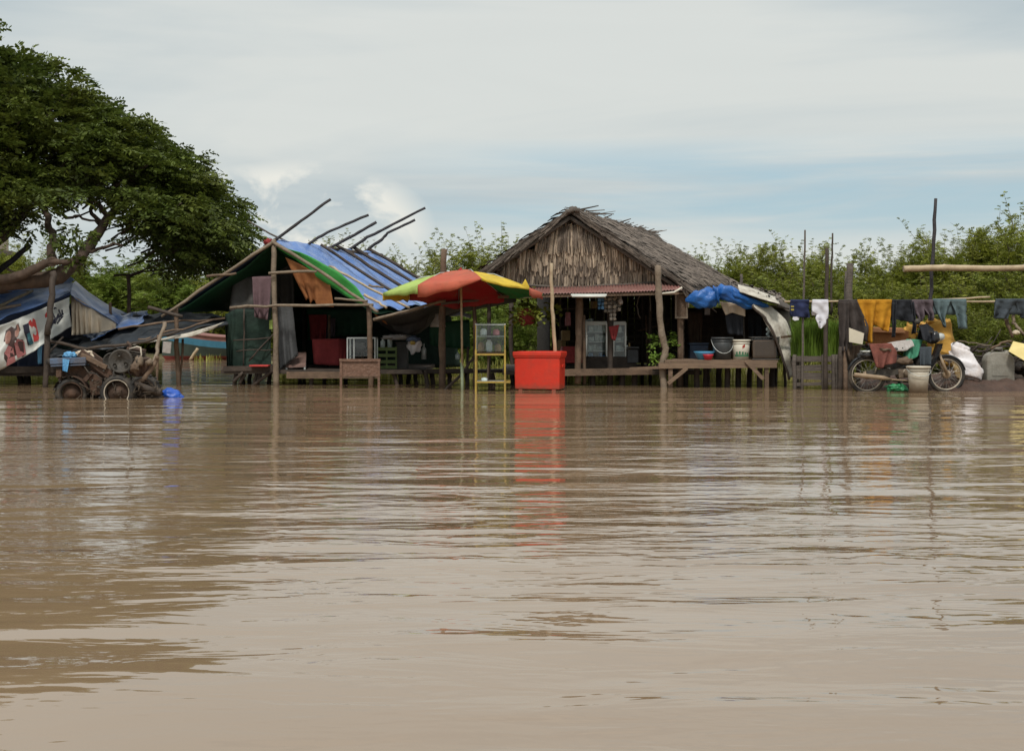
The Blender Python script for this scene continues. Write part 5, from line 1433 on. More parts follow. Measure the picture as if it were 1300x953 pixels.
b = MB(); b.lathe(P(747.5, 376, 21.8) - Vector((.29, 0, 0)), [(0, 0), (.022, 0), (.022, .58), (0, .58)], 12, Matrix.Rotation(R(90), 4, 'Y')); b.box(P(747.5, 374.2, 21.83), (.62, .04, .03))
single(b, 'tube_lamp', 'white_paint', 'unlit white fluorescent tube lamp under the corrugated strip of the hut', 'lamp')
b = MB(); c = P(788, 382, 22.2); b.lathe(c, [(0, -.07), (.035, -.055), (.045, -.02), (.03, .02), (.018, .04), (.018, .09), (0, .09)], 12); b.tube([c + Vector((0, 0, .09)), P(788, 373, 22.1)], .005, 5)
single(b, 'light_bulb', 'grey_wrap', 'bare unlit bulb hanging right of the strings of packets', 'lamp')

# drink fridges
def fridge(pxa, pxb, label, stock, blue):
    d = 23.25
    xa, xb = P(pxa, 0, d).x, P(pxb, 0, d).x
    z0, z1 = P(0, 459, d).z, P(0, 411, d).z
    t = thing('drinks_fridge', label, 'fridge', ((xa + xb) / 2, d + .25, hf))
    b = MB(); cx = (xa + xb) / 2
    b.box((cx, d + .5, (z0 + z1) / 2), (xb - xa, .03, z1 - z0)); b.box((cx, d + .26, z1 + .02), (xb - xa + .02, .52, .05), bev=.01); b.box((cx, d + .26, z0 - .03), (xb - xa + .02, .52, .09), bev=.01)
    for x in (xa, xb): b.box((x, d + .26, (z0 + z1) / 2), (.03, .52, z1 - z0 + .05), bev=.006)
    b.build('cabinet', M['white_paint'], t)
    b = MB()
    for z in (z0 + .01, z1 - .01): b.box((cx, d - .02, z), (xb - xa + .03, .03, .028), bev=.005)
    for x in (xa, xb): b.box((x, d - .022, (z0 + z1) / 2), (.028, .03, z1 - z0 + .03), bev=.005)
    dr = b.build('door', M['white_paint'], t)
    b = MB(); b.box((cx, d - .015, (z0 + z1) / 2), (xb - xa - .02, .004, z1 - z0 - .02)); b.build('pane', M['glass'], dr)
    for k in range(4):
        z = z0 + .02 + k * (z1 - z0) / 4
        b = MB(); b.box((cx, d + .2, z), (xb - xa - .04, .34, .012)); b.build('shelf', M['alu'], t)
        b = MB(); x = xa + .04
        while x < xb - .06:
            wv = random.uniform(.05, .12); hh = random.uniform(.06, .135)
            if random.random() < .85: b.box((x + wv / 2, d + .1 + random.uniform(0, .05), z + .012 + hh / 2), (wv * .95, .08, hh), bev=.008)
            x += wv
        b.build('stock', M['blue_goods' if (blue and k == 0) else 'pale_goods'], t)
fridge(744.5, 770, 'white glass-door fridge of pale packets left of the dark post', 'pale_goods', True)
fridge(779, 794, 'narrow white glass-door fridge right of the dark post', 'pale_goods', False)
b = MB(); sheet(b, [P(772, 414, 22.4), P(786, 412, 22.4)], [P(777, 430, 22.4), P(780, 432, 22.4)], 8, 8, .03, 2, .03)
single(b, 'hanging_bag', 'red_cloth', 'dark red triangular bag hanging between the two fridges', 'bag', solid=.03)
# hanging strings of packets
HS = 'strings of packets hanging in the hut'
for i, (px, y0, y1, mm, lab) in enumerate(((763, 374, 392, 'blue_goods', 'string of bluish packets left of the dark post under the tube lamp'), (771, 373, 398, 'mix_goods', 'long string of dusty packets on the dark post'), (778, 373, 404, 'mix_goods', 'longest string of dusty packets right of the dark post'), (784, 376, 396, 'mix_goods', 'short string of dusty packets beside the bare bulb'))):
    b = MB(); d = 22.25; py = y0
    b.tube([P(px, 372, d), P(px, y1, d)], .004, 4)
    while py < y1:
        for s in (-1, 1): b.box(P(px + s * 2.2, py + 1.5, d - .03 + random.uniform(-.03, .03)), (.055, .03, .06), (random.uniform(-.4, .4), random.uniform(-.4, .4), random.uniform(-.6, .6)), bev=.012)
        py += 5
    single(b, 'packet_string', mm, lab, 'packets', HS)
sh = thing('goods_shelf', 'dark wooden shelf of small goods at the back left of the hut', 'shelf', P(728, 470, 24.3))
for py in (392, 414, 433, 452):
    b = MB(); b.box(P(738, py, 24.3), (.85, .3, .025)); b.build('board', M['wood_dark'], sh)
for px in (711, 766):
    b = MB(); b.beam(P(px, 380, 24.3), P(px, 470, 24.3), .04, .04); b.build('upright', M['wood_dark'], sh)
G_ = 'goods on the dark shelf of the hut'
for i, (px, py, wv, hh, mm, lab) in enumerate(((721, 405, .09, .13, 'pink_goods', 'upper pink packet on the hut shelf'), (721, 413.5, .10, .16, 'pink_goods', 'lower pink packet on the hut shelf'), (718, 432.5, .16, .2, 'brown_goods', 'tan carton on the hut shelf left of the brown post'),
        (745, 432.5, .14, .28, 'brown_goods', 'tan carton on the hut shelf right of the brown post'), (754, 391.5, .1, .14, 'brown_goods', 'orange tan tin beside the blue packet string'), (744, 413, .05, .11, 'pale_goods', 'pale bottle above the left fridge'), (750, 413, .04, .13, 'pale_goods', 'second pale bottle above the left fridge'), (713, 451.5, .12, .3, 'brown_goods', 'tall tan carton low on the hut shelf'))):
    b = MB(); b.box(P(px, py, 24.1) + Vector((0, 0, hh / 2)), (wv, .12, hh), (0, 0, .1 * i), bev=.01); single(b, 'goods', mm, lab, 'goods', G_)
b = MB(); b.box(P(727, 450, 23.0), (.36, .25, .30), bev=.015)
for k in range(3): b.box(P(727, 445 + 5 * k, 22.87), (.3, .02, .03))
single(b, 'drink_crate', 'red_cloth', 'dark red drinks crate behind the right end of the red cooler', 'crate')
b = MB(); b.box(P(803, 452, 23.2), (.2, .2, .24), bev=.01); b.box(P(803, 441, 23.2), (.22, .22, .03), bev=.005)
single(b, 'box', 'grey_cloth', 'grey box on the hut floor right of the fridges', 'box')
b = MB(); b.pole([P(812, 376, 22.6), P(809, 390, 22.6), P(813, 404, 22.6)], .012, .012, 5, .02); b.pole([P(826, 374, 22.6), P(826, 395, 22.6)], .01, .01, 5, .01)
single(b, 'rope', 'wood_grey', 'loose rope end hanging in the right part of the hut front', 'rope')
# hanging plants on the left side
def pot_plant(name, label, cat, c, n, spread, leafl, m, group=None, hang=False, pot=None):
    t = thing(name, label, cat, c, group)
    pos, ax, ln = [], [], []
    for k in range(n):
        a = random.uniform(0, 6.28); e = random.uniform(-.3, 1)
        d = Vector((math.cos(a), math.sin(a), e)).normalized()
        pos.append(tuple(Vector(c) + d * random.uniform(.05, spread))); ax.append(tuple(d + Vector((0, 0, -.3)))); ln.append(random.uniform(.6, 1.2) * leafl)
    spray_mesh('leaves', pos, ax, ln, 2, leafl * .6, leafl * .22, .4, m, t, origin=tuple(c))
    if pot:
        b = MB(); r, h, mm = pot; b.lathe(Vector(c) - Vector((0, 0, h)), [(0, 0), (r * .7, 0), (r, h), (r * .85, h), (r * .8, h * .9), (0, h * .9)], 16); b.build('pot', M[mm], t)
    return t
pot_plant('hanging_plant', 'dusky reddish hanging plant at the left edge of the hut front', 'plant', P(667, 401, 22.2), 60, .22, .16, M['leaf_dark'], None)
b = MB(); blob(b, P(667, 402, 22.3), (.17, .14, .15), .15, 2, 0, 3, 3); single(b, 'hanging_basket', 'red_cloth', 'dark maroon round basket hanging among the leaves left of the bamboo pole', 'basket')
pot_plant('potted_plant', 'bright green potted plant beside the crooked post', 'plant', P(843, 432, 22.5), 46, .24, .16, M['leaf_pot'], None, False, (.1, .18, 'wood_dark'))
pot_plant('trailing_plant', 'yellowish green leafy plant low behind the crooked post', 'plant', P(840, 455, 22.0), 40, .12, .13, M['leaf_pot'], None)
pot_plant('wall_plant', 'broad leaved plant hanging just left of the bamboo pole', 'plant', P(688, 396, 22.9), 36, .25, .22, M['leaf_dark'], None)

# ------------------------------------------------------------------ side annex with windbreak
AN = thing('lean_to', 'dark lean-to at the right side of the thatched hut with curved pale windbreak', 'lean-to', P(940, 488, 23))
b = MB(); sheet(b, [P(876, 362, 25.5), P(935, 362, 25.6), P(990, 380, 25.6), P(1008, 390, 25.6)], [P(872, 376, 22.3), P(930, 374, 22.2), P(985, 386, 22.2), P(1002, 396, 22.2)], 20, 10, .03, 3, .05); b.build('roof_sheet', M['wood_dark'], AN, solid=.01)
b = MB(); sheet(b, [P(936, 361, 22.2), P(960, 367, 22.2), P(988, 378, 22.2)], [P(939, 371, 21.7), P(962, 378, 21.7), P(990, 386, 21.7)], 16, 6, .02, 4, .04); b.build('pale_roof_edge', M['dirty_white'], AN, solid=.01)
b = MB(); strips(b, P(925, 360, 24), P(990, 376, 24), P(930, 368, 22.0), P(998, 388, 22.0), 4, 24, .4, .035, .03); b.build('thatch_fringe', M['thatch'], AN)
poles(AN, 'roof_pole', [([(936, 371, 22.05), (965, 379, 22.05), (994, 390, 22.05)], .025, 'wood_grey'), ([(960, 384, 22.1), (1002, 392, 22.1)], .025, 'wood_dark')])
b = MB()
sheet(b, [P(962, 381, 22.1), P(980, 391, 22.1), P(997, 407, 22.1), P(1007, 428, 22.1), P(1011, 448, 22.1), P(1013, 474, 22.1)],
      [P(955, 388, 21.7), P(967, 399, 21.7), P(978, 416, 21.7), P(987, 438, 21.7), P(995, 457, 21.7), P(1002, 480, 21.7)], 34, 10, .03, 3, .06)
b.build('windbreak', M['dirty_white'], AN, solid=.01)
b = MB(); b.pole([P(955, 388, 21.7), P(968, 400, 21.65), P(979, 417, 21.65), P(990, 444, 21.65), P(1002, 482, 21.65)], .025, .02, 7, .01); b.build('bent_rib', M['wood_dark'], AN)
b = MB(); b.beam(P(992, 428, 21.65), P(1010, 426, 21.9), .03, .04); b.build('cleat', M['wood_brown'], AN)
b = MB(); x = P(866, 0, 24.9).x
while x < P(1000, 0, 24.9).x:
    wv = random.uniform(.12, .2); b.box((x + wv / 2, 24.9, .95), (wv * .98, .025, .95)); x += wv
b.build('back_wall', M['wall_dark'], AN)
b = MB(); sheet(b, [P(962, 388, 22.2), P(1002, 396, 24.8)], [P(1000, 470, 22.2), P(1012, 470, 24.8)], 10, 8, .03, 2, .04); b.build('side_sheet', M['wall_dark'], AN, solid=.01)
poles(AN, 'post', [([(944, 372, 22.3), (945, 462, 22.3)], .022, 'wood_grey'), ([(862, 374, 22.35), (863, 462, 22.35)], .06, 'wood_brown'), ([(985, 430, 22.5), (985, 495, 22.4)], .045, 'wood_dark'), ([(996, 440, 22.2), (997, 497, 22.2)], .04, 'wood_dark')])
# blue bundle
b = MB()
def tube_cloth(pts, radii, seed, fl=.7):
    n = 22; rows = []
    for i, (p, r) in enumerate(zip(pts, radii)):
        row = []
        for k in range(n + 1):
            a = 2 * math.pi * k / n
            rr = r * (1 + .16 * math.sin(3 * a + i * .6 + seed) + .1 * math.sin(7 * a + seed * 2 - i * .3))
            row.append(p + Vector((0, math.cos(a) * rr * fl, math.sin(a) * rr)))
        rows.append(row)
    return rows
def smooth_path(pp, rad, m=26):
    out, rr = [], []
    for i in range(m + 1):
        t = i / m
        out.append(poly_at(pp, t)); q = t * (len(rad) - 1); k = min(int(q), len(rad) - 2); rr.append(rad[k] + (rad[k + 1] - rad[k]) * (q - k))
    return out, rr
pp, rr = smooth_path([P(870, 381, 21.9), P(882, 379, 21.8), P(896, 379, 21.8), P(908, 377, 21.8), P(914, 373, 21.8)], [.02, .13, .17, .15, .09])
b.grid(tube_cloth(pp, rr, 1.0))
pp, rr = smooth_path([P(909, 373, 21.8), P(916, 370, 21.75), P(926, 373, 21.75), P(938, 379, 21.8), P(948, 385, 21.85), P(966, 388, 21.9), P(976, 389, 21.9)], [.07, .13, .13, .13, .09, .04, .01])
b.grid(tube_cloth(pp, rr, 2.4))
pp, rr = smooth_path([P(905, 366, 21.75), P(911, 374, 21.7), P(913, 384, 21.75)], [.05, .12, .05], 12)
b.grid(tube_cloth(pp, rr, 4.0))
pp, rr = smooth_path([P(915, 364, 21.9), P(932, 372, 21.7), P(950, 381, 21.8), P(975, 388, 21.9)], [.05, .08, .06, .02], 18)
b.grid(tube_cloth(pp, rr, 5.0))
single(b, 'tarp_bundle', 'tarp_bundle', 'bright blue tarpaulin rolled and knotted under the lean-to roof edge', 'tarpaulin')
b = MB(); sheet(b, [P(914, 383, 22.0), P(946, 385, 22.0)], [P(921, 400, 22.0), P(930, 397, 22), P(946, 402, 22.0)], 14, 10, .03, 2, .02)
single(b, 'hanging_cloth', 'canvas', 'pale beige cloth hanging under the blue tarpaulin bundle', 'cloth', solid=.006)
b = MB(); sheet(b, [P(920, 396, 22.05), P(944, 398, 22.05)], [P(924, 424, 22.05), P(943, 426, 22.05)], 12, 10, .04, 2, .02)
single(b, 'hanging_cloth', 'black_cloth', 'black cloth hanging beneath the pale beige one in the lean-to', 'cloth', solid=.006)
b = MB(); b.box(P(898, 395, 22.9), (.1, .02, .13), bev=.005); single(b, 'wall_card', 'grey_wrap', 'small grey card on the dark wall below the blue bundle', 'card')
b = MB()
for k in range(8): blob(b, P(974 + (k % 2) * 2, 405 + k * 3.2, 22.0), (.025, .02, .03), .2, 3, 0, k, 2)
b.tube([P(975, 392, 22.0), P(975, 428, 22.0)], .004, 4)
single(b, 'shell_string', 'pale_goods', 'string of small pale trinkets hanging above the glass tank', 'trinkets')

# deck
DK = thing('front_deck', 'raised plank deck with diagonal braces before the lean-to', 'deck', P(915, 490, 22))
dz = P(0, 458, 21.7).z
b = MB()
for k in range(7): b.beam(Vector((P(844, 0, 21.6).x, 21.62 + k * .165, dz + random.uniform(-.008, .008))), Vector((P(987, 0, 21.6).x, 21.62 + k * .165, dz + random.uniform(-.01, .01))), .155, .035)
b.build('planks', M['plank'], DK)
b = MB(); b.beam(P(836, 464, 21.52), P(986, 463, 21.52), .045, .10); b.build('front_beam', M['plank'], DK)
b = MB(); b.beam(P(800, 468, 21.9), P(846, 466, 21.56), .05, .05); b.build('front_beam', M['plank'], DK)
for pts in ([(872, 467, 21.5), (848, 487, 21.45)], [(947, 458, 21.48), (969, 481, 21.46)]):
    b = MB(); b.beam(P(*pts[0]), P(*pts[1]), .035, .06); b.build('brace', M['plank'], DK)
for px in (851, 973):
    b = MB(); b.beam(P(px, 467, 21.56), P(px, 502, 21.56), .07, .07); b.build('leg', M['wood_brown'], DK)
for i, px in enumerate((884, 897, 912, 923, 938, 952, 965, 980, 870)):
    d = 22.0 + (i % 3) * .35
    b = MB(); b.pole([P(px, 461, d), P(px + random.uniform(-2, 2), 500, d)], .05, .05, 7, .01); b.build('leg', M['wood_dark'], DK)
# things on the deck
def bucket(name, label, c, r0, r1, h, m, rimw=.012, handle=None, group=None, lid=False):
    t = thing(name, label, 'bucket', c, group); c = Vector(c)
    b = MB(); b.lathe(c, [(0, 0), (r0, 0), (r0 + (r1 - r0) * .5, h * .5), (r1, h), (r1 - .01, h), (r0 - .01, .015), (0, .015)], 32); b.build('shell', M[m], t)
    b = MB(); b.torus(c + Vector((0, 0, h - .01)), r1 + .004, rimw, Matrix(), 32, 8, sq=1.3); b.torus(c + Vector((0, 0, h - .06)), r1 - .002, rimw * .6, Matrix(), 32, 8); b.build('rim', M[m], t)
    if handle:
        b = MB(); n = 14; b.tube([c + Vector((math.cos(math.pi * i / n) * (r1 + .012), -handle[0] * math.sin(math.pi * i / n), h - .03 - handle[1] * math.sin(math.pi * i / n))) for i in range(n + 1)], .005, 6); b.build('handle', M['alu'], t)
    return t
def deckp(px, y): return Vector((P(px, 0, y).x, y, dz + .02))
b = MB(); c = deckp(894, 21.85); b.lathe(c, [(0, 0), (.11, 0), (.16, .10), (.185, .135), (.18, .14), (.15, .10), (.10, .012), (0, .012)], 28)
single(b, 'basin', 'basin_blue', 'blue enamel basin behind the red bowl on the deck', 'basin')
b = MB(); c = deckp(899, 21.68); b.lathe(c, [(0, 0), (.06, 0), (.085, .07), (.095, .095), (.088, .095), (.06, .012), (0, .012)], 24)
single(b, 'bowl', 'bowl_red', 'small red plastic bowl in front of the blue basin', 'bowl')
bucket('bucket', 'charcoal bucket with hanging wire handle beside the red bowl', deckp(917, 21.85), .145, .18, .38, 'bucket_dark', .012, (.19, .24))
t = bucket('bucket', 'scuffed white bucket with green lettering between charcoal bucket and tank', deckp(940.5, 21.85), .135, .16, .34, 'bucket_white', .012)
c = deckp(940.5, 21.85)
def on_bucket(a, z, off=.004):
    r = .135 + .025 * z / .34 + off
    return c + Vector((math.sin(a) * r, -math.cos(a) * r, z))
b = MB(); b.grid([[on_bucket(-.95 + 1.9 * i / 14, .055 + .03 * j / 2) for i in range(15)] for j in range(3)]); b.build('printed_band', M['label_green'], t)
for a0 in (-.75, -.4, -.05, .3, .62):
    b = MB(); b.grid([[on_bucket(a0 + .2 * i / 3, .09 + (.05 if a0 < .2 else .035) * j / 2 + .008 * math.sin(a0 * 9)) for i in range(4)] for j in range(3)]); b.build('printed_letter', M['label_green'], t)
b = MB(); b.grid([[on_bucket(.0 + .3 * i / 4, .19 + .05 * j / 2 + .03 * i / 4) for i in range(5)] for j in range(3)]); b.build('printed_mark', M['label_red'], t)
t = thing('glass_tank', 'rounded glass tank of brown water at the right end of the deck', 'tank', deckp(970, 21.9))
c = deckp(970, 21.9)
b = MB(); b.box(c + Vector((-.02, 0, .18)), (.43, .33, .335), bev=.06); b.build('brown_water', M['murk'], t)
b = MB(); b.box(c + Vector((0, 0, .195)), (.47, .36, .38), bev=.03); b.build('glass', M['glass'], t)
b = MB(); b.box(c + Vector((0, 0, .385)), (.48, .37, .02), bev=.006); b.box(c + Vector((0, 0, .008)), (.48, .37, .016), bev=.004); b.build('frame', M['tarp_grey'], t)

# ------------------------------------------------------------------ planter with tall grass
PL = thing('plank_planter', 'rough grey plank planter box on posts beside the lean-to', 'planter', P(1037, 493, 21.2))
yb, yf = 21.9, 21.15
for (py0, py1, tilt, mm) in ((452, 459, 0, 'wood_grey'), (463, 471, 1, 'wood_grey'), (473, 482, -1, 'wood_grey'), (485, 489, 1, 'wood_grey')):
    b = MB(); h = (py1 - py0) / FOC * yf
    b.beam(P(1008, (py0 + py1) / 2 + tilt, yf), P(1064, (py0 + py1) / 2 - tilt, yf), .04, h); b.build('plank', M[mm], PL)
    b = MB(); b.beam(P(1064, (py0 + py1) / 2, yf), P(1062, (py0 + py1) / 2, yb), .04, h); b.build('plank', M[mm], PL)
b = MB(); b.box((P(1037, 0, 21.5).x, 21.55, P(0, 454, 21.3).z), (.70, .72, .06)); b.build('soil', M['mud'], PL)
for px, d in ((1009, 21.1), (1046, 21.1), (1063, 21.1), (1012, 21.9), (1062, 21.9), (1058, 21.12), (1018, 21.4)):
    b = MB(); b.pole([P(px, 450, d), P(px, 500, d)], .035, .035, 6, .01); b.build('post', M['wood_grey'], PL)
b = MB()
blades(b, lambda: Vector((random.uniform(P(1010, 0, 21.5).x, P(1064, 0, 21.5).x), random.uniform(21.22, 21.88), P(0, 453, 21.3).z)), 3400, .3, .68, .009, .18)
tag(b.build('planter_grass', M['grass']), 'lush tall grass growing in the grey plank planter', 'grass', kind='stuff')
pot_plant('yellowing_vine', 'yellowish green vine climbing beside the dark brown trousers', 'plant', P(1056, 420, 21.6), 70, .16, .13, M['leaf_pot'])

GS = 'bare wooden stakes by the clothesline'
for pts, r0, r1, mm, lab in (([(1018, 502, 21), (1020, 400, 21), (1022, 292, 21)], .022, .015, 'wood_grey', 'thin grey stake with tip highest left of the clothes'),
    ([(1048, 500, 21), (1049, 400, 21), (1050, 315, 21)], .04, .03, 'wood_dark', 'dark stake rising just right of the white cloth'),
    ([(1055, 400, 22), (1056, 340, 22), (1057, 296, 22)], .02, .015, 'wood_dark', 'thin dark stake beside the dark one near the white cloth'),
    ([(1077, 500, 21.3), (1077, 400, 21.3), (1079, 334, 21.3)], .075, .055, 'wood_grey', 'thick pale stake behind the dark brown trousers'),
    ([(1071, 460, 21.6), (1073, 400, 21.6), (1074, 344, 21.6)], .025, .018, 'wood_grey', 'slender stake touching the thick pale one'),
    ([(1178, 430, 21.6), (1181, 380, 21.6), (1185, 320, 21.6), (1188, 252, 21.6)], .035, .028, 'pole_dark', 'tall dark pole crossing the thick bamboo rail'),
    ([(940, 372, 26), (941, 348, 26)], .035, .03, 'wood_grey', 'short stub of a stake above the lean-to roof'),
    ([(1066, 500, 21), (1068, 440, 21)], .05, .045, 'wood_dark', 'short dark post at the foot of the dark brown trousers'),
    ([(1074, 500, 20.9), (1072, 440, 21)], .04, .035, 'wood_brown', 'short brown post leaning behind the motorbike tail')):
    b = MB(); b.pole([P(*p) for p in pts], r0, r1, 7, .012); single(b, 'stake', mm, lab, 'stake', GS)
pts_, rad_ = [], []
for i in range(61):
    t = i / 60
    p = P(1147, 341.5, 21.4).lerp(P(1330, 339, 21.4), t); p.z += .012 * math.sin(t * 7) + .006 * mn.noise(Vector((t * 12, 0, 0)))
    k = min(abs(((t * 5.3) % 1) - .5), .06)
    pts_.append(p); rad_.append(.054 - .006 * t + (.010 if k < .012 else (-.003 if k < .03 else 0)))
b = MB(); b.tube(pts_, rad_, 12)
single(b, 'bamboo_rail', 'bamboo', 'thick pale bamboo rail lying level across the right side', 'rail')
b = MB(); b.pole([P(996, 383, 21), P(1120, 383, 21.0), P(1266, 383, 21.1), P(1330, 382, 21.2)], .02, .018, 8, .006, knots=.08)
single(b, 'clothes_rail', 'bamboo', 'thin bamboo rail carrying the row of hanging clothes', 'rail')
b = MB(); b.pole([P(1188, 380.5, 21.12), P(1257, 377, 21.1)], .018, .015, 8, .005)
single(b, 'clothes_rail', 'bamboo', 'second short bamboo stick just above the slate teal trousers', 'rail')
b = MB(); b.pole([P(1308, 332, 21.45), P(1309, 500, 21.45)], .04, .045, 7, .01); single(b, 'stake', 'wood_dark', 'dark post holding both rails just past the dark slate trousers', 'stake', GS)

# clothes: each is made of strips between a left and a right outline
CD = 20.98
def garment(name, m, label, pieces, d=CD, fold=.05, extra=None):
    mbs = MB()
    for li, (lft, rgt) in enumerate(pieces):
        n = max(len(lft), len(rgt)); rows = []
        nv = 18
        for j in range(nv + 1):
            v = j / nv
            a = poly_at([P(x, y, d) for x, y in lft], v); c = poly_at([P(x, y, d) for x, y in rgt], v)
            row = []
            for i in range(15):
                u = i / 14
                p = a.lerp(c, u)
                f = fold * (.25 + v) * math.sin(u * 9 + li * 2 + v * 2 + len(label)) + .05 * (.2 + v) * mn.noise(p * 6) + .02 * mn.noise(p * 14)
                y_ = p.y + f - .012 - (.02 * math.exp(-v * 9))
                row.append(Vector((p.x + .012 * v * mn.noise(p * 7), y_, p.z - .03 * v * v * mn.noise(Vector((p.x * 9, 0, len(label))))) ))
            rows.append(row)
        mbs.grid(rows)
        # the piece folded over the rail, hanging behind it
        back = []
        top = rows[0]
        for q in range(5):
            back.append([p + Vector((0, .012 + .045 * min(1, q), .018 if q == 0 else -.06 * q)) for p in top])
        mbs.grid([top] + back)
    o = mbs.build(name, M[m], None, solid=.012)
    if extra: extra(o)
    tag(o, label, 'clothes', 'clothes hanging on the bamboo rail')
    return o
def add_emblem(o):
    b = MB(); b.box(P(1006, 389, CD - .06), (.05, .006, .022)); b.box(P(1006, 393, CD - .06), (.05, .006, .03)); b.build('emblem', M['emblem'], o)
    b = MB(); b.prism([P(1007, 402, CD - .02), P(1015, 402, CD - .02), P(1014, 406, CD - .02), P(1009, 407, CD - .02), P(1006, 405, CD - .02)], (0, .01, 0)); b.build('white_hem', M['white_cloth'], o)
garment('shirt', 'navy', 'navy blue shirt with small yellow emblem folded over the rail', [([(1003, 382), (1002.5, 392), (1003.5, 402)], [(1027, 382), (1027, 392), (1028, 403)])], extra=add_emblem)
garment('white_garment', 'white_cloth', 'bright white garment tapering to a point on the rail', [([(1031, 382), (1030.5, 395), (1037, 399), (1035, 404), (1039, 416)], [(1051, 382), (1051.5, 392), (1051, 403), (1048, 411), (1042, 417)])], fold=.015,
        extra=lambda o: MB().box(P(1041, 409, CD - .045), (.035, .006, .014)).build('printed_mark', M['ink_dark'], o))
garment('trousers', 'brown_black', 'dark brown trousers with one straight and one curled leg', [([(1064, 382), (1065, 405), (1066, 430), (1067, 448)], [(1078, 382), (1078, 405), (1076, 430), (1073, 446)]), ([(1077, 382), (1078, 396), (1080, 418), (1086, 432)], [(1088, 382), (1094, 398), (1101, 412), (1101, 434)])])
garment('shirt', 'ochre', 'ochre yellow shirt with ragged lower edge', [([(1087, 382), (1094, 398), (1098, 415), (1099, 436)], [(1112, 382), (1110, 398), (1109, 415), (1108, 435)]), ([(1108, 382), (1109, 398), (1110, 413)], [(1132, 382), (1131, 400), (1126, 421)])])
garment('shirt', 'black_cloth', 'black long-sleeved shirt hanging between ochre and plum clothes', [([(1132, 382), (1132, 394), (1132, 406)], [(1157, 382), (1158, 395), (1158, 408)]), ([(1132, 384), (1132, 408), (1132, 428)], [(1138, 384), (1137, 408), (1135.5, 428)]), ([(1155, 384), (1158, 405), (1158, 424)], [(1160, 384), (1163, 405), (1163.5, 423)])])
garment('shorts', 'plum', 'plum grey shorts between the black shirt and teal trousers', [([(1155, 382), (1158, 392), (1164, 402), (1166, 408)], [(1171, 382), (1172, 392), (1172, 402), (1170, 408)]), ([(1169, 382), (1172, 392), (1178, 400), (1178, 407)], [(1184, 382), (1184, 392), (1186, 400), (1186, 407)])])
garment('trousers', 'teal', 'slate teal trousers with one leg hanging lower', [([(1184, 381), (1187, 391), (1192, 403), (1198, 415)], [(1206, 381), (1202, 391), (1199, 403), (1200, 416)]), ([(1205, 381), (1210, 391), (1214, 403), (1216, 417)], [(1226, 381), (1227, 391), (1228, 403), (1229, 417)])])
garment('trousers', 'slate', 'dark slate trousers at the right end of the rail', [([(1263, 381), (1261, 392), (1260, 404)], [(1291, 381), (1286, 393), (1279, 405)]), ([(1288, 381), (1292, 393), (1298, 404)], [(1318, 381), (1318, 393), (1318, 404)])], d=21.05)

# ------------------------------------------------------------------ motorbike
BD = 20.45
def q(px, py, o=0.0):
    p = P(px, py, BD); return Vector((p.x, BD + o, p.z))
BK = thing('motorbike', 'mud-splashed black motorbike parked at the water edge under the hanging clothes', 'motorbike', q(1150, 499))
AX = Matrix.Rotation(R(90), 4, 'X')
def wheel(px, py):
    c = q(px, py)
    b = MB(); b.torus(c, .276, .036, AX, 40, 10); wo = b.build('wheel', M['black_rubber'], BK)
    b = MB(); b.torus(c, .246, .011, AX, 40, 8, sq=2.6); b.build('rim', M['pale_rim'], wo)
    b = MB(); b.lathe(c, [(0, -.06), (.06, -.06), (.065, -.04), (.065, .04), (.06, .06), (0, .06)], 18, AX); b.build('hub', M['muddy_metal'], wo)
    b = MB()
    for k in range(28):
        a = 2 * math.pi * k / 28; a2 = a + (.5 if k % 2 else -.5); s = .04 if k % 2 else -.04
        b.tube([c + Vector((math.cos(a2) * .06, s, math.sin(a2) * .06)), c + Vector((math.cos(a) * .243, 0, math.sin(a) * .243))], .0022, 4, caps=False)
    b.build('spokes', M['steel'], wo)
wheel(1100.5, 476); wheel(1201, 475)
def bk(name, m, f, label=None):
    b = MB(); f(b); return b.build(name, M[m], BK, label=label)
bk('exhaust', 'muddy_metal', lambda b: (b.tube([q(1081, 475, -.15), q(1083, 475.3, -.15), q(1118, 479, -.15), q(1128, 481, -.14)], [.030, .036, .036, .018], 12), b.tube([q(1126, 481, -.14), q(1150, 483, -.12), q(1155, 478, -.08)], .014, 8)))
bk('swing_arm', 'iron', lambda b: (b.beam(q(1100, 476, -.08), q(1140, 472, -.07), .025, .035), b.beam(q(1100, 476, .08), q(1140, 472, .07), .025, .035)))
bk('frame', 'bike_paint', lambda b: (b.tube([q(1194, 440), q(1188, 452), q(1170, 466), q(1146, 470)], .035, 10), b.tube([q(1146, 470), q(1132, 452), q(1100, 443)], .022, 8), b.tube([q(1140, 472, .05), q(1142, 488, .02)], .02, 8)))
bk('engine', 'bike_mud', lambda b: (b.box(q(1148, 473), (.26, .22, .16), (0, -.1, 0), bev=.04), b.lathe(q(1150, 473, -.16), [(0, -.02), (.065, -.015), (.075, .02), (.075, .05)], 20, AX.inverted()), b.lathe(q(1161, 473), [(.0, 0), (.055, 0), (.055, .16), (.04, .2), (0, .2)], 14, Matrix.Rotation(R(82), 4, 'Y')), [b.lathe(q(1163 + k * 2.5, 473.5 - k * .2), [(.068, 0), (.068, .008)], 16, Matrix.Rotation(R(82), 4, 'Y')) for k in range(5)]))
bk('engine_cover', 'pale_rim', lambda b: b.lathe(q(1148, 472, -.115), [(0, -.03), (.045, -.025), (.055, 0), (.055, .02)], 18, AX.inverted()))
bk('side_cover', 'bike_paint', lambda b: (blob(b, q(1128, 457), (.17, .10, .09), .05, 2, 0, 4, 3)))
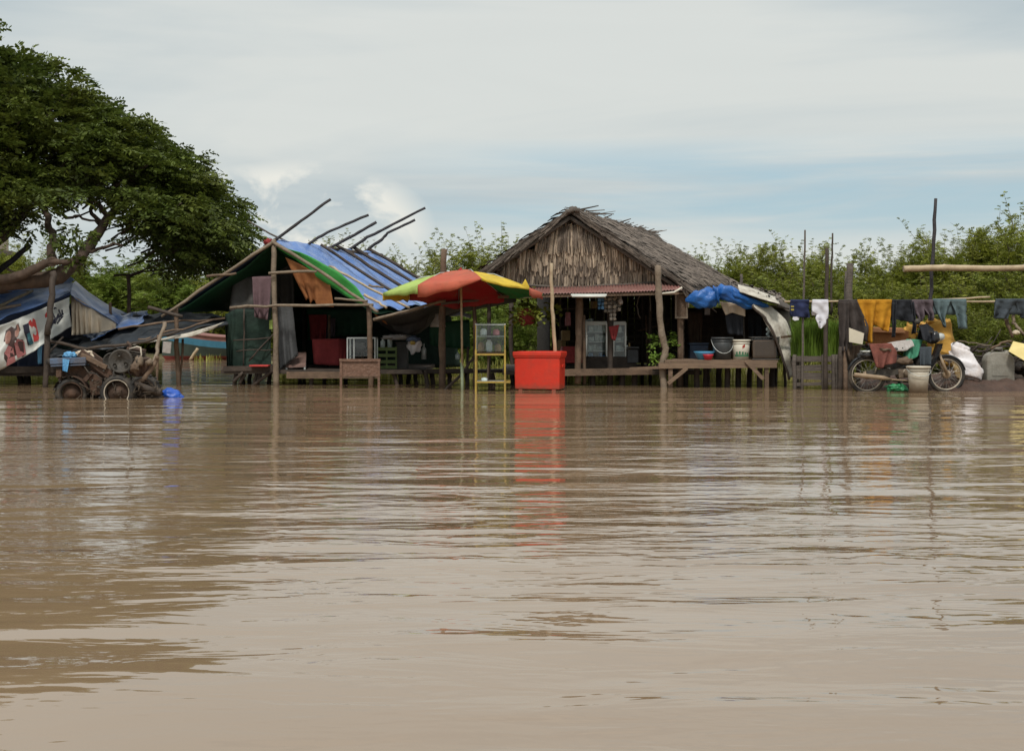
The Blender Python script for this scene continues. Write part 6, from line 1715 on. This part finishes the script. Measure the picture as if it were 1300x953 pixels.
bk('rear_fender', 'bike_paint', lambda b: b.lathe(q(1100.5, 476), [(.315, -.055), (.33, -.02), (.33, .02), (.315, .055)], 16, AX, 0, R(40), R(165)))
bk('front_fender', 'bike_paint', lambda b: b.lathe(q(1201, 475), [(.305, -.055), (.325, -.02), (.325, .02), (.305, .055)], 16, AX, 0, R(12), R(140)))
bk('chain_case', 'iron', lambda b: b.prism([q(1098, 470, -.09), q(1140, 466, -.09), q(1144, 474, -.09), q(1100, 481, -.09)], (0, .03, 0)))
bk('lower_cover', 'bike_paint', lambda b: (blob(b, q(1134, 461), (.24, .12, .15), .08, 2, 0, 4, 3), blob(b, q(1170, 459), (.15, .12, .19), .08, 2, 0, 9, 3), blob(b, q(1150, 466), (.2, .11, .12), .1, 2, 0, 2, 3)))
bk('tail_cover', 'bike_paint', lambda b: blob(b, q(1101, 450), (.16, .1, .06), .06, 2, 0, 3, 3))
bk('fork', 'muddy_metal', lambda b: [b.tube([q(1190, 448, s), q(1201, 475, s)], [.022, .028], 8) for s in (-.07, .07)])
bk('leg_shield', 'bike_paint', lambda b: b.grid([[q(1190 - 10 * t - 6 * t * t, 436 + 36 * t, s * (.19 - .05 * t) ) + Vector((.03 * s * s, 0, 0)) for s in (-1, -.6, -.2, .2, .6, 1)] for t in (0, .2, .4, .6, .8, 1)]))
bk('head_cowl', 'bike_paint', lambda b: blob(b, q(1184, 428), (.12, .13, .11), .08, 2, 0, 6, 3))
bk('handlebar', 'iron', lambda b: b.tube([q(1172, 421, -.32), q(1178, 422, -.2), q(1182, 424, 0), q(1178, 422, .2), q(1172, 421, .32)], .014, 8))
bk('grip', 'black_rubber', lambda b: b.tube([q(1172, 421, -.33), q(1175, 421.5, -.22)], .02, 8))
bk('headlight', 'alu', lambda b: b.lathe(q(1190, 428, -.02), [(0, .11), (.04, .10), (.06, .06), (.065, 0)], 16, Matrix.Rotation(R(80), 4, 'Y')))
bk('mirror', 'iron', lambda b: (b.tube([q(1176, 421, .24), q(1172, 410, .26)], .006, 6), b.lathe(q(1171, 408, .25), [(0, 0), (.05, .005), (.05, .015), (0, .02)], 14, AX)))
bk('seat', 'black_rubber', lambda b: b.grid([[q(1100 + 52 * t, 441 + 3 * math.sin(t * 3) - (2 if t < .2 else 0), math.cos(a) * .12) + Vector((0, 0, math.sin(a) * .045)) for a in np.linspace(0, 2 * math.pi, 13)] for t in np.linspace(0, 1, 12)]))
bk('rear_rack', 'alu', lambda b: (b.tube([q(1094, 446, -.09), q(1112, 445, -.09)], .012, 6), b.tube([q(1094, 446, .09), q(1112, 445, .09)], .012, 6), b.tube([q(1094, 446, -.09), q(1094, 446, .09)], .012, 6), b.box(q(1098, 446, -.02), (.12, .16, .03), bev=.01)))
bk('tail_lamp', 'bike_paint', lambda b: b.box(q(1090, 452), (.05, .1, .07), bev=.015))
bk('shock_absorber', 'steel', lambda b: (b.tube([q(1115, 450, -.1), q(1108, 474, -.1)], .016, 8), [b.torus(q(1115 - k * .8, 452 + k * 2.2, -.1), .024, .004, Matrix.Rotation(.3, 4, 'Y'), 12, 5) for k in range(8)]))
bk('side_stand', 'iron', lambda b: b.tube([q(1142, 483, -.06), q(1136, 499, -.16)], .012, 6))
bk('foot_peg', 'black_rubber', lambda b: (b.tube([q(1140, 484, -.24), q(1140, 484, .24)], .014, 7), b.tube([q(1132, 483, -.1), q(1152, 485, -.1), q(1157, 480, -.08)], .012, 6)))
# cloths thrown over it
b = MB(); sheet(b, [q(1101, 437, .12), q(1128, 436, .12), q(1134, 444, .10)], [q(1101, 437, -.13), q(1128, 436, -.13), q(1135, 446, -.14)], 20, 6, .0, 2, .015)
sheet(b, [q(1101, 437, -.13), q(1128, 436, -.13), q(1135, 446, -.14)], [q(1108, 466, -.16), q(1114, 468, -.17), q(1122, 463, -.17), q(1136, 460, -.15)], 24, 14, .045, 2.5, .03)
single(b, 'draped_cloth', 'brick_cloth', 'brick red cloth draped over the tail of the motorbike seat', 'cloth', solid=.01)
b = MB(); sheet(b, [q(1127, 437, .1), q(1145, 434, .1), q(1158, 431, .08)], [q(1131, 446, -.14), q(1146, 446, -.15), q(1157, 440, -.13)], 20, 10, .02, 3, .05, -.03)
single(b, 'seat_wrap', 'grey_wrap', 'pale crumpled grey wrap tied over the front of the motorbike seat', 'cloth', solid=.012)
b = MB(); sheet(b, [q(1152, 431, .05), q(1162, 431, .0), q(1172, 432, .05)], [q(1147, 455, -.14), q(1152, 458, -.15), q(1162, 450, -.15)], 16, 12, .03, 2, .03)
sheet(b, [q(1152, 431, .05), q(1172, 432, .05)], [q(1150, 452, .15), q(1160, 454, .15)], 8, 8, .02, 2, .03)
single(b, 'draped_cloth', 'green_cloth', 'sea green cloth bundled between seat and handlebar of the motorbike', 'cloth', solid=.01)
b = MB(); sheet(b, [q(1166, 413, -.1), q(1175, 411, -.08), q(1183, 418, -.1)], [q(1167, 431, -.2), q(1175, 434, -.22), q(1182, 432, -.18)], 14, 12, .04, 2, .03)
sheet(b, [q(1166, 413, -.1), q(1175, 411, -.08), q(1183, 418, -.1)], [q(1167, 430, .12), q(1175, 433, .14), q(1182, 430, .12)], 14, 12, .04, 2, .03)
single(b, 'handlebar_cover', 'black_cloth', 'black cloth hood over the motorbike handlebar', 'cloth', solid=.01)
b = MB(); sheet(b, [q(1163, 440, -.17), q(1178, 440, -.2)], [q(1163, 464, -.2), q(1176, 463, -.22)], 12, 12, .03, 2, .03)
single(b, 'apron', 'slate', 'dark grey flap hanging before the motorbike leg shield', 'cloth', solid=.01)
c = Vector((P(1166, 0, 20.0).x, 20.0, -.01))
bucket('bucket', 'grubby grey white bucket standing in the water before the motorbike', c, .135, .175, .42, 'bucket_dirty', .014, (.19, .12))

# ------------------------------------------------------------------ bags, boxes and clutter on the mud bank
def gz(px, d): return Vector((P(px, 0, d).x, d, mud_z(P(px, 0, d).x, d)))
b = MB()
def sack(mb, pts, radii, seed, fl=.6, mi=0, am=.12):
    n = 26; rows = []
    pp, rr = smooth_path(pts, radii, 26)
    for i, (p, r) in enumerate(zip(pp, rr)):
        rows.append([p + Vector((math.cos(2 * math.pi * k / n) * r * (1 + am * math.sin(3 * 2 * math.pi * k / n + i * .5 + seed) + am * .6 * mn.noise(Vector((k * .7 * (k < n), i * .5, seed)))),
                                 math.sin(2 * math.pi * k / n) * r * fl * (1 + .1 * math.sin(i * .9 + seed)), .03 * math.sin(4 * math.pi * k / n + i * .7 + seed))) for k in range(n + 1)])
    mb.grid(rows, mi)
sack(b, [P(1206, 464, 21.3), P(1202, 455, 21.3), P(1196, 440, 21.3), P(1192, 425, 21.3), P(1190, 412, 21.3), P(1189, 406, 21.3)], [.10, .21, .23, .22, .23, .16], 1.0)
blob(b, P(1203, 412, 21.25), (.07, .06, .1), .2, 2, 0, 9, 3); blob(b, P(1183, 408, 21.25), (.1, .07, .05), .25, 2, 0, 2, 3)
single(b, 'sack', 'sack_yellow', 'tall crumpled yellow sack leaning behind the motorbike handlebar', 'sack')
b = MB(); sack(b, [P(1157, 434, 21.4), P(1156, 426, 21.4), P(1156, 418, 21.4), P(1157, 410, 21.4)], [.05, .11, .11, .07], 3.0)
blob(b, P(1168, 412, 21.45), (.10, .07, .05), .3, 2, 0, 9, 3)
single(b, 'sack', 'sack_yellow', 'smaller yellow sack under the black shirt', 'sack')
b = MB()
sack(b, [P(1239, 482, 20.9), P(1233, 474, 20.9), P(1226, 460, 20.95), P(1220, 448, 21.0), P(1216, 440, 21.0), P(1213, 436, 21.0)], [.10, .19, .21, .19, .12, .05], 5.0, .6, 0, .14)
blob(b, P(1226, 444, 20.95), (.07, .05, .06), .3, 2, 0, 3, 3); blob(b, P(1206, 455, 21.0), (.09, .06, .07), .3, 2, 0, 7, 3)
single(b, 'sack', 'sack_white', 'shiny white plastic sack slumped beside the front wheel', 'sack')
b = MB(); sack(b, [P(1219, 480, 20.7), P(1216, 470, 20.75), P(1211, 456, 20.8)], [.05, .07, .04], 7.0)
single(b, 'crumpled_paper', 'brown_goods', 'tan crumpled paper under the white plastic sack', 'paper')
t = thing('cardboard_box', 'orange brown cardboard box behind the motorbike seat', 'box', P(1126, 440, 21.5))
b = MB(); b.box(P(1126, 428, 21.5), (.60, .4, .24), (0, .03, .08), bev=.006); b.build('carton', M['cardboard'], t)
b = MB(); b.box(P(1126, 419, 21.28), (.60, .18, .012), (.5, .03, .08)); b.build('flap', M['cardboard'], t)
b = MB(); b.beam(P(1085, 440, 21.6), P(1170, 438, 21.6), .45, .05); [b.pole([P(px, 440, dd), P(px, 500, dd)], .035, .035, 6, .01) for px in (1090, 1128, 1165) for dd in (21.45, 21.75)]
single(b, 'rough_table', 'wood_dark', 'rough dark table behind the motorbike carrying the cardboard box', 'table')
b = MB(); b.prism([P(1078, 416, 20.84), P(1097, 423, 20.84), P(1095, 437, 20.84), P(1078, 434, 20.84)], (0, .02, 0))
single(b, 'board', 'cream', 'small cream board beside the lower leg of the dark brown trousers', 'board')
b = MB(); sheet(b, [P(1075, 437, 21.25), P(1095, 438, 21.25)], [P(1077, 459, 21.15), P(1087, 457, 21.15)], 12, 10, .05, 2, .03)
single(b, 'hanging_cloth', 'brown_canvas', 'brown canvas rag hanging below the cream board', 'cloth', solid=.01)
b = MB(); blob(b, P(1098, 447, 21.3), (.06, .05, .025), .05, 2, 0, 3, 3); single(b, 'plate', 'bucket_white', 'white oval dish above the motorbike rear wheel', 'dish')
t = thing('jerrycan', 'square cloudy grey plastic jerrycan standing on the mud bank', 'jerrycan', gz(1267, 21.0))
c = gz(1267, 21.0); jh = P(0, 446, 21).z - c.z
b = MB()
prof = [(-.215, 0), (.215, 0), (.23, .03), (.23, jh * .72), (.19, jh * .9), (.10, jh), (-.12, jh), (-.20, jh * .9), (-.23, jh * .72), (-.23, .03)]
bm = bmesh.new(); f1 = [bm.verts.new(c + Vector((x, -.13, z - .01))) for x, z in prof]; f2 = [bm.verts.new(c + Vector((x, .13, z - .01))) for x, z in prof]
bm.faces.new(f1); bm.faces.new(list(reversed(f2)))
for i in range(len(prof)): bm.faces.new((f1[i], f2[i], f2[(i + 1) % len(prof)], f1[(i + 1) % len(prof)]))
bmesh.ops.bevel(bm, geom=bm.edges[:], offset=.02, segments=3, profile=.5, affect='EDGES'); bm.verts.index_update()
b.add([v.co.copy() for v in bm.verts], [[v.index for v in f.verts] for f in bm.faces], 0, True); bm.free()
b.box(c + Vector((-.02, -.132, jh * .4)), (.26, .015, jh * .42), bev=.006)
b.build('body', M['jerry'], t)
b = MB(); b.tube([c + Vector((-.11, 0, jh - .03)), c + Vector((-.08, 0, jh + .05)), c + Vector((.06, 0, jh + .05)), c + Vector((.08, 0, jh - .03))], .02, 8); b.build('handle', M['jerry'], t)
b = MB(); b.lathe(c + Vector((.14, 0, jh - .07)), [(.035, 0), (.035, .09), (0, .09)], 14); b.build('cap', M['ink_red'] if False else M['jerry'], t)
b = MB(); b.prism([P(1281, 446, 20.7), P(1287, 433, 20.9), P(1308, 438, 20.8), P(1308, 462, 20.6)], (0, .03, 0))
single(b, 'board', 'yellow_board', 'pale yellow board tilted against the branch heap at right edge', 'board')
b = MB(); blob(b, P(1137, 492, 20.35), (.16, .1, .06), .35, 2.5, 0, 4, 4); blob(b, P(1146, 494, 20.3), (.08, .08, .04), .35, 2.5, 0, 6, 3)
single(b, 'plastic_film', 'green_plastic', 'crumpled green plastic lying in the water under the motorbike', 'plastic')
# heap of cut branches
b = MB()
for i in range(46):
    px = random.uniform(1225, 1310); py = random.uniform(438, 478); d = random.uniform(21.3, 22.4)
    L_ = random.uniform(.4, 1.1); a = random.gauss(0, .35); p = P(px, py, d)
    b.pole([p - Vector((math.cos(a) * L_ / 2, random.gauss(0, .1), math.sin(a) * L_ / 2)), p + Vector((math.cos(a) * L_ / 2, random.gauss(0, .1), math.sin(a) * L_ / 2))], random.uniform(.008, .025), .008, 5, .04, seg=3)
for i in range(25):
    blob(b, P(random.uniform(1232, 1312), random.uniform(462, 482), random.uniform(21.5, 22.3)), (.16, .14, .08), .3, 3, 0, i, 2)
single(b, 'branch_heap', M['wood_dark'], 'dark heap of cut branches and rubbish behind the jerrycan', 'branches')
GB = 'bent branches in the heap'
for pts, rad, mm, lab in (([(1277, 405, 21.2), (1281, 415, 21.2), (1285, 428, 21.2)], .035, 'wood_brown', 'short curved branch stub above the jerrycan'), ([(1287, 400, 21.1), (1286, 410, 21.1), (1296, 420, 21.0), (1310, 436, 21.0)], .03, 'wood_pale', 'hooked pale branch above the yellow board'),
       ([(1258, 443, 20.9), (1270, 437, 20.9), (1285, 433, 20.9)], .022, 'wood_brown', 'brown stick lying across the jerrycan top'), ([(1215, 433, 21.5), (1240, 435, 21.4), (1262, 440, 21.4)], .012, 'wood_pale', 'thin pale twig reaching left from the branch heap')):
    b = MB(); b.pole([P(*p) for p in pts], rad, rad * .7, 7, .015); single(b, 'branch', mm, lab, 'branch', GB)
b = MB(); blob(b, P(1290, 422, 21.0), (.06, .05, .04), .2, 2, 0, 4, 3); single(b, 'shell_half', 'canvas', 'pale round husk caught in the branch heap', 'husk')

# ------------------------------------------------------------------ flooded hand tractor
TD = 18.4
def tq(px, py, o=0.0):
    p = P(px, py, TD); return Vector((p.x, TD + o, p.z))
TR = thing('hand_tractor', 'rusty two-wheeled hand tractor standing half sunk in the flood', 'tractor', tq(140, 505))
def tyre(px, py, r, o, wd, rim, name='wheel', yaw=0.0):
    c = tq(px, py, o); mt = Matrix.Rotation(yaw, 4, 'Z') @ AX
    b = MB(); b.torus(c, r - .05, .05, mt, 36, 10, sq=wd)
    for k in range(22):
        a = 2 * math.pi * k / 22
        b.box(c + mt @ Vector((math.cos(a) * r, math.sin(a) * r, .03 * (-1) ** k)), (.03, .075, .03), (0, -a + math.pi / 2, 0))
    wo = b.build(name, M['black_rubber'], TR)
    b = MB(); b.torus(c + Vector((0, -.07, 0)), r - .075, .009, mt, 36, 8); b.build('rim', M[rim], wo)
    b = MB(); b.lathe(c, [(0, .05), (.05, .05), (.06, .02), (r - .11, .0), (r - .10, -.02), (.06, -.03), (0, -.05)], 24, mt); b.build('disc', M['rust'], wo)
tyre(154, 497, .255, -.15, 1.7, 'pale_rim'); tyre(93, 499, .235, -.05, 1.6, 'rust', yaw=.25)
tyre(164, 499, .25, .75, 1.7, 'rust'); 
def tk(name, m, f, label=None):
    b = MB(); f(b); return b.build(name, M[m], TR, label=label)
def drum(b, px, py, r, o, th):
    b.lathe(tq(px, py, o), [(0, -th * .2), (r * .35, -th * .2), (r * .42, -th * .5), (r * .8, -th * .35), (r * .86, -th * .5), (r, -th * .5), (r, th * .5), (r * .9, th * .5), (0, th * .4)], 30, AX.inverted())
tk('flywheel', 'iron', lambda b: (drum(b, 158, 458, .175, -.16, .07), [b.lathe(tq(158 + 8 * math.cos(a), 458 + 8 * math.sin(a), -.205), [(0, .0), (.026, .0), (.026, .02)], 12, AX) for a in (.4, 2.5, 4.6)]))
tk('pulley', 'iron', lambda b: drum(b, 141, 459, .135, .08, .10))
tk('engine_block', 'rust', lambda b: (b.box(tq(167, 462, .12), (.34, .36, .30), (0, .35, 0), bev=.03), b.box(tq(170, 447, .10), (.22, .28, .12), (0, .2, 0), bev=.02), b.box(tq(180, 466, .08), (.16, .2, .2), (0, .5, 0), bev=.03)))
tk('air_filter', 'bike_mud', lambda b: (b.lathe(tq(179, 464, -.1), [(0, 0), (.055, 0), (.065, .03), (.06, .12), (.03, .15), (0, .15)], 16), b.lathe(tq(188, 461, -.08), [(0, 0), (.04, 0), (.05, .08), (0, .09)], 14, Matrix.Rotation(1.2, 4, 'Y'))))
tk('exhaust_pipe', 'rust', lambda b: b.tube([tq(166, 446, .05), tq(164, 438, .05), tq(160, 434, .05)], .022, 8))
tk('fuel_pipe', 'pale_rim', lambda b: b.tube([tq(166, 443, -.05), tq(176, 440, -.08), tq(181, 441, -.1), tq(182, 450, -.1), tq(178, 460, -.1)], .013, 7))
tk('chassis_beam', 'rust', lambda b: (b.beam(tq(105, 447, -.1), tq(150, 481, -.1), .07, .11), b.beam(tq(105, 449, .25), tq(150, 481, .25), .07, .11), b.beam(tq(118, 465, .1), tq(150, 487, .08), .3, .06)))
tk('chassis_beam', 'wood_brown', lambda b: (b.beam(tq(108, 450, -.16), tq(140, 466, -.16), .05, .06), b.beam(tq(142, 480, .05), tq(178, 498, .02), .12, .06)))
tk('gearbox', 'rust', lambda b: b.prism([tq(116, 478, -.12), tq(119, 470, -.12), tq(133, 480, -.12), tq(132, 500, -.12), tq(119, 501, -.12)], (0, .3, 0)))
tk('cross_frame', 'rust', lambda b: (b.beam(tq(78, 472, -.1), tq(82, 492, -.1), .04, .05), b.box(tq(79, 473, -.05), (.08, .2, .12), bev=.01), b.beam(tq(92, 466, 0), tq(112, 482, 0), .05, .2), b.beam(tq(112, 482, -.12), tq(120, 473, -.14), .04, .06)))
tk('mudguard', 'rust', lambda b: b.lathe(tq(93, 499, -.05), [(.25, -.1), (.27, 0), (.25, .1)], 14, AX, 0, R(10), R(170)))
tk('tray', 'grey_blue', lambda b: (b.box(tq(92, 457.5, .05), (.52, .5, .085), (0, -.04, 0), bev=.01), b.box(tq(92, 463, .05), (.5, .48, .02), (0, -.04, 0))))
tk('tray_roller', 'black_rubber', lambda b: b.lathe(tq(67, 459, .05), [(0, -.2), (.05, -.2), (.055, -.15), (.055, .15), (.05, .2), (0, .2)], 16, AX))
tk('tow_bar', 'wood_dark', lambda b: (b.tube([tq(174, 487, -.1), tq(204, 498, -.1)], .05, 10), b.lathe(tq(203, 497, -.1), [(0, 0), (.055, 0), (.055, .05), (0, .05)], 12, Matrix.Rotation(R(100), 4, 'Y'))))
tk('handle_bar', 'wood_brown', lambda b: (b.pole([tq(176, 487, -.05), tq(186, 478, -.05), tq(196, 462, 0), tq(200, 452, 0)], .035, .03, 8, .01)))
tk('drive_belt', 'black_rubber', lambda b: (b.tube([tq(150, 446, -.13), tq(138, 450, -.02)], .012, 6), b.tube([tq(156, 471, -.14), tq(140, 469, -.02)], .012, 6), b.tube([tq(150, 470, -.2), tq(148, 484, -.2), tq(152, 494, -.2)], .012, 6)))
tk('hose', 'black_rubber', lambda b: b.tube([tq(172, 446, -.06), tq(180, 452, -.14), tq(176, 462, -.18), tq(168, 470, -.2), tq(172, 480, -.16)], .010, 6))
tk('hose', 'black_rubber', lambda b: b.tube([tq(110, 462, -.16), tq(118, 472, -.2), tq(128, 474, -.2), tq(136, 482, -.2)], .009, 6))
tk('hose', 'black_rubber', lambda b: b.tube([tq(163, 447, -.1), tq(150, 441, -.12), tq(138, 446, -.1)], .008, 6))
tk('cooling_fins', 'iron', lambda b: [b.box(tq(171, 446 + k * 2.6, .02), (.24, .3, .010), (0, .2, 0)) for k in range(7)])
tk('bolts', 'steel', lambda b: [b.lathe(tq(x, y, -.165), [(0, -.02), (.012, -.02), (.012, .0)], 6, AX) for x, y in ((119, 458), (128, 464), (136, 470), (144, 477), (122, 482), (129, 490))])
tk('weed_tangle', 'twig', lambda b: [b.tube([tq(x := random.uniform(112, 200), y := random.uniform(484, 500), random.uniform(-.25, .1)), tq(x + random.uniform(-8, 8), y + random.uniform(-2, 7), random.uniform(-.3, .1)), tq(x + random.uniform(-14, 14), y + random.uniform(2, 10), random.uniform(-.3, .1))], .006, 4) for _ in range(60)])['kind'] = 'stuff'
tk('sludge', 'wood_dark', lambda b: (blob(b, tq(165, 501, .1), (.30, .2, .14), .25, 2.5, 0, 3, 4), blob(b, tq(188, 503, .1), (.2, .16, .1), .25, 2.5, 0, 5, 3), blob(b, tq(107, 503, .2), (.2, .16, .12), .25, 2.5, 0, 7, 3)))
b = MB(); blob(b, tq(91, 451, -.08), (.085, .07, .05), .3, 2.5, 0, 3, 4); sheet(b, [tq(86, 455, -.22), tq(95, 456, -.22)], [tq(87, 470, -.23), tq(93, 472, -.23)], 8, 10, .02, 2, .02)
single(b, 'rag', 'sky_plastic', 'light blue plastic rag lying on the tray of the hand tractor', 'rag')
b = MB(); blob(b, tq(103, 450, .0), (.09, .07, .04), .35, 2.5, 0, 6, 4); b.pole([tq(98, 448, 0), tq(112, 446, .05), tq(118, 454, .02)], .025, .02, 6, .02)
single(b, 'rag', 'canvas', 'dirty beige rag and stick at the top of the tractor beam', 'rag')
b = MB(); blob(b, tq(176, 466, -.2), (.06, .05, .07), .35, 2.5, 0, 2, 3); single(b, 'rag', 'brown_canvas', 'brown rag stuffed beside the tractor flywheel', 'rag')
c = P(218, 498, 18.6)
b = MB(); blob(b, Vector((c.x, 18.6, .03)), (.15, .12, .095), .16, 1.8, 0, 5, 4, None, (0, .25, 0)); blob(b, Vector((c.x + .1, 18.6, .0)), (.08, .09, .05), .16, 2, 0, 8, 3)
single(b, 'plastic_canister', 'blue_plastic', 'blue plastic bag floating at the tow bar of the hand tractor', 'bag')


# ------------------------------------------------------------------ clutter seen in the dark interiors
GL_ = 'bottles along the counter of the hut'
for i, (px, hh, mm, lab) in enumerate(((796, .2, 'pale_goods', 'pale bottle nearest the right fridge on the hut counter'), (799, .24, 'brown_goods', 'tall tan bottle on the hut counter'), (713, .18, 'pink_goods', 'pink bottle at the left end of the hut counter'))):
    b = MB(); c = Vector((P(px, 0, 23.3).x, 23.3, hf + .24)); b.lathe(c, [(0, 0), (.035, 0), (.037, hh * .6), (.014, hh * .8), (.015, hh), (0, hh)], 12); single(b, 'bottle', mm, lab, 'bottle', GL_)
b = MB(); sheet(b, [P(872, 396, 23.9), P(892, 396, 23.9)], [P(874, 440, 23.9), P(890, 442, 23.9)], 12, 12, .05, 2, .03)
single(b, 'hanging_cloth', 'brown_canvas', 'dim brown cloth hanging on the lean-to wall below the blue bundle', 'cloth', solid=.01)
b = MB(); sheet(b, [P(950, 398, 23.9), P(968, 399, 23.9)], [P(951, 436, 23.9), P(966, 434, 23.9)], 12, 12, .05, 2, .03)
single(b, 'hanging_cloth', 'slate', 'dim slate cloth hanging behind the glass tank', 'cloth', solid=.01)
b = MB(); b.box(P(886, 448, 23.2), (.34, .3, .3), bev=.02); b.box(P(886, 436, 23.2), (.36, .32, .03), bev=.006)
single(b, 'storage_box', 'grey_blue', 'dull blue storage box behind the blue basin', 'box')
b = MB(); b.pole([P(820, 400, 24.2), P(823, 470, 24)], .02, .02, 6, .01); b.pole([P(810, 420, 24.2), P(850, 410, 24.2)], .02, .02, 6, .01)
single(b, 'tool_poles', 'wood_brown', 'two crossed sticks leaning in the right part of the hut', 'sticks')
t = thing('table', 'small wooden table inside the big shelter left of the corner post', 'table', Vector((P(428, 460, 24.9).x, 24.9, fz)))
b = MB(); b.box(P(448, 446, 24.9), (.9, .5, .04)); b.build('top', M['wood_brown'], t)
for px in (436, 460):
    b = MB(); b.beam(P(px, 447, 24.9), Vector((P(px, 0, 24.9).x, 24.9, fz)), .05, .05); b.build('leg', M['wood_brown'], t)
b = MB(); blob(b, P(452, 440, 24.8), (.18, .12, .1), .25, 2, 0, 2, 3)
single(b, 'cloth_heap', 'grey_wrap', 'heap of pale cloth on the table behind the display case', 'cloth')
b = MB(); blob(b, q(1146, 458, -.12), (.13, .07, .06), .3, 2.5, 0, 5, 3); blob(b, q(1122, 444, -.05), (.12, .13, .05), .3, 2.5, 0, 8, 3)
single(b, 'rag_bundle', 'brown_canvas', 'muddy brown rag stuffed along the motorbike frame', 'rag')
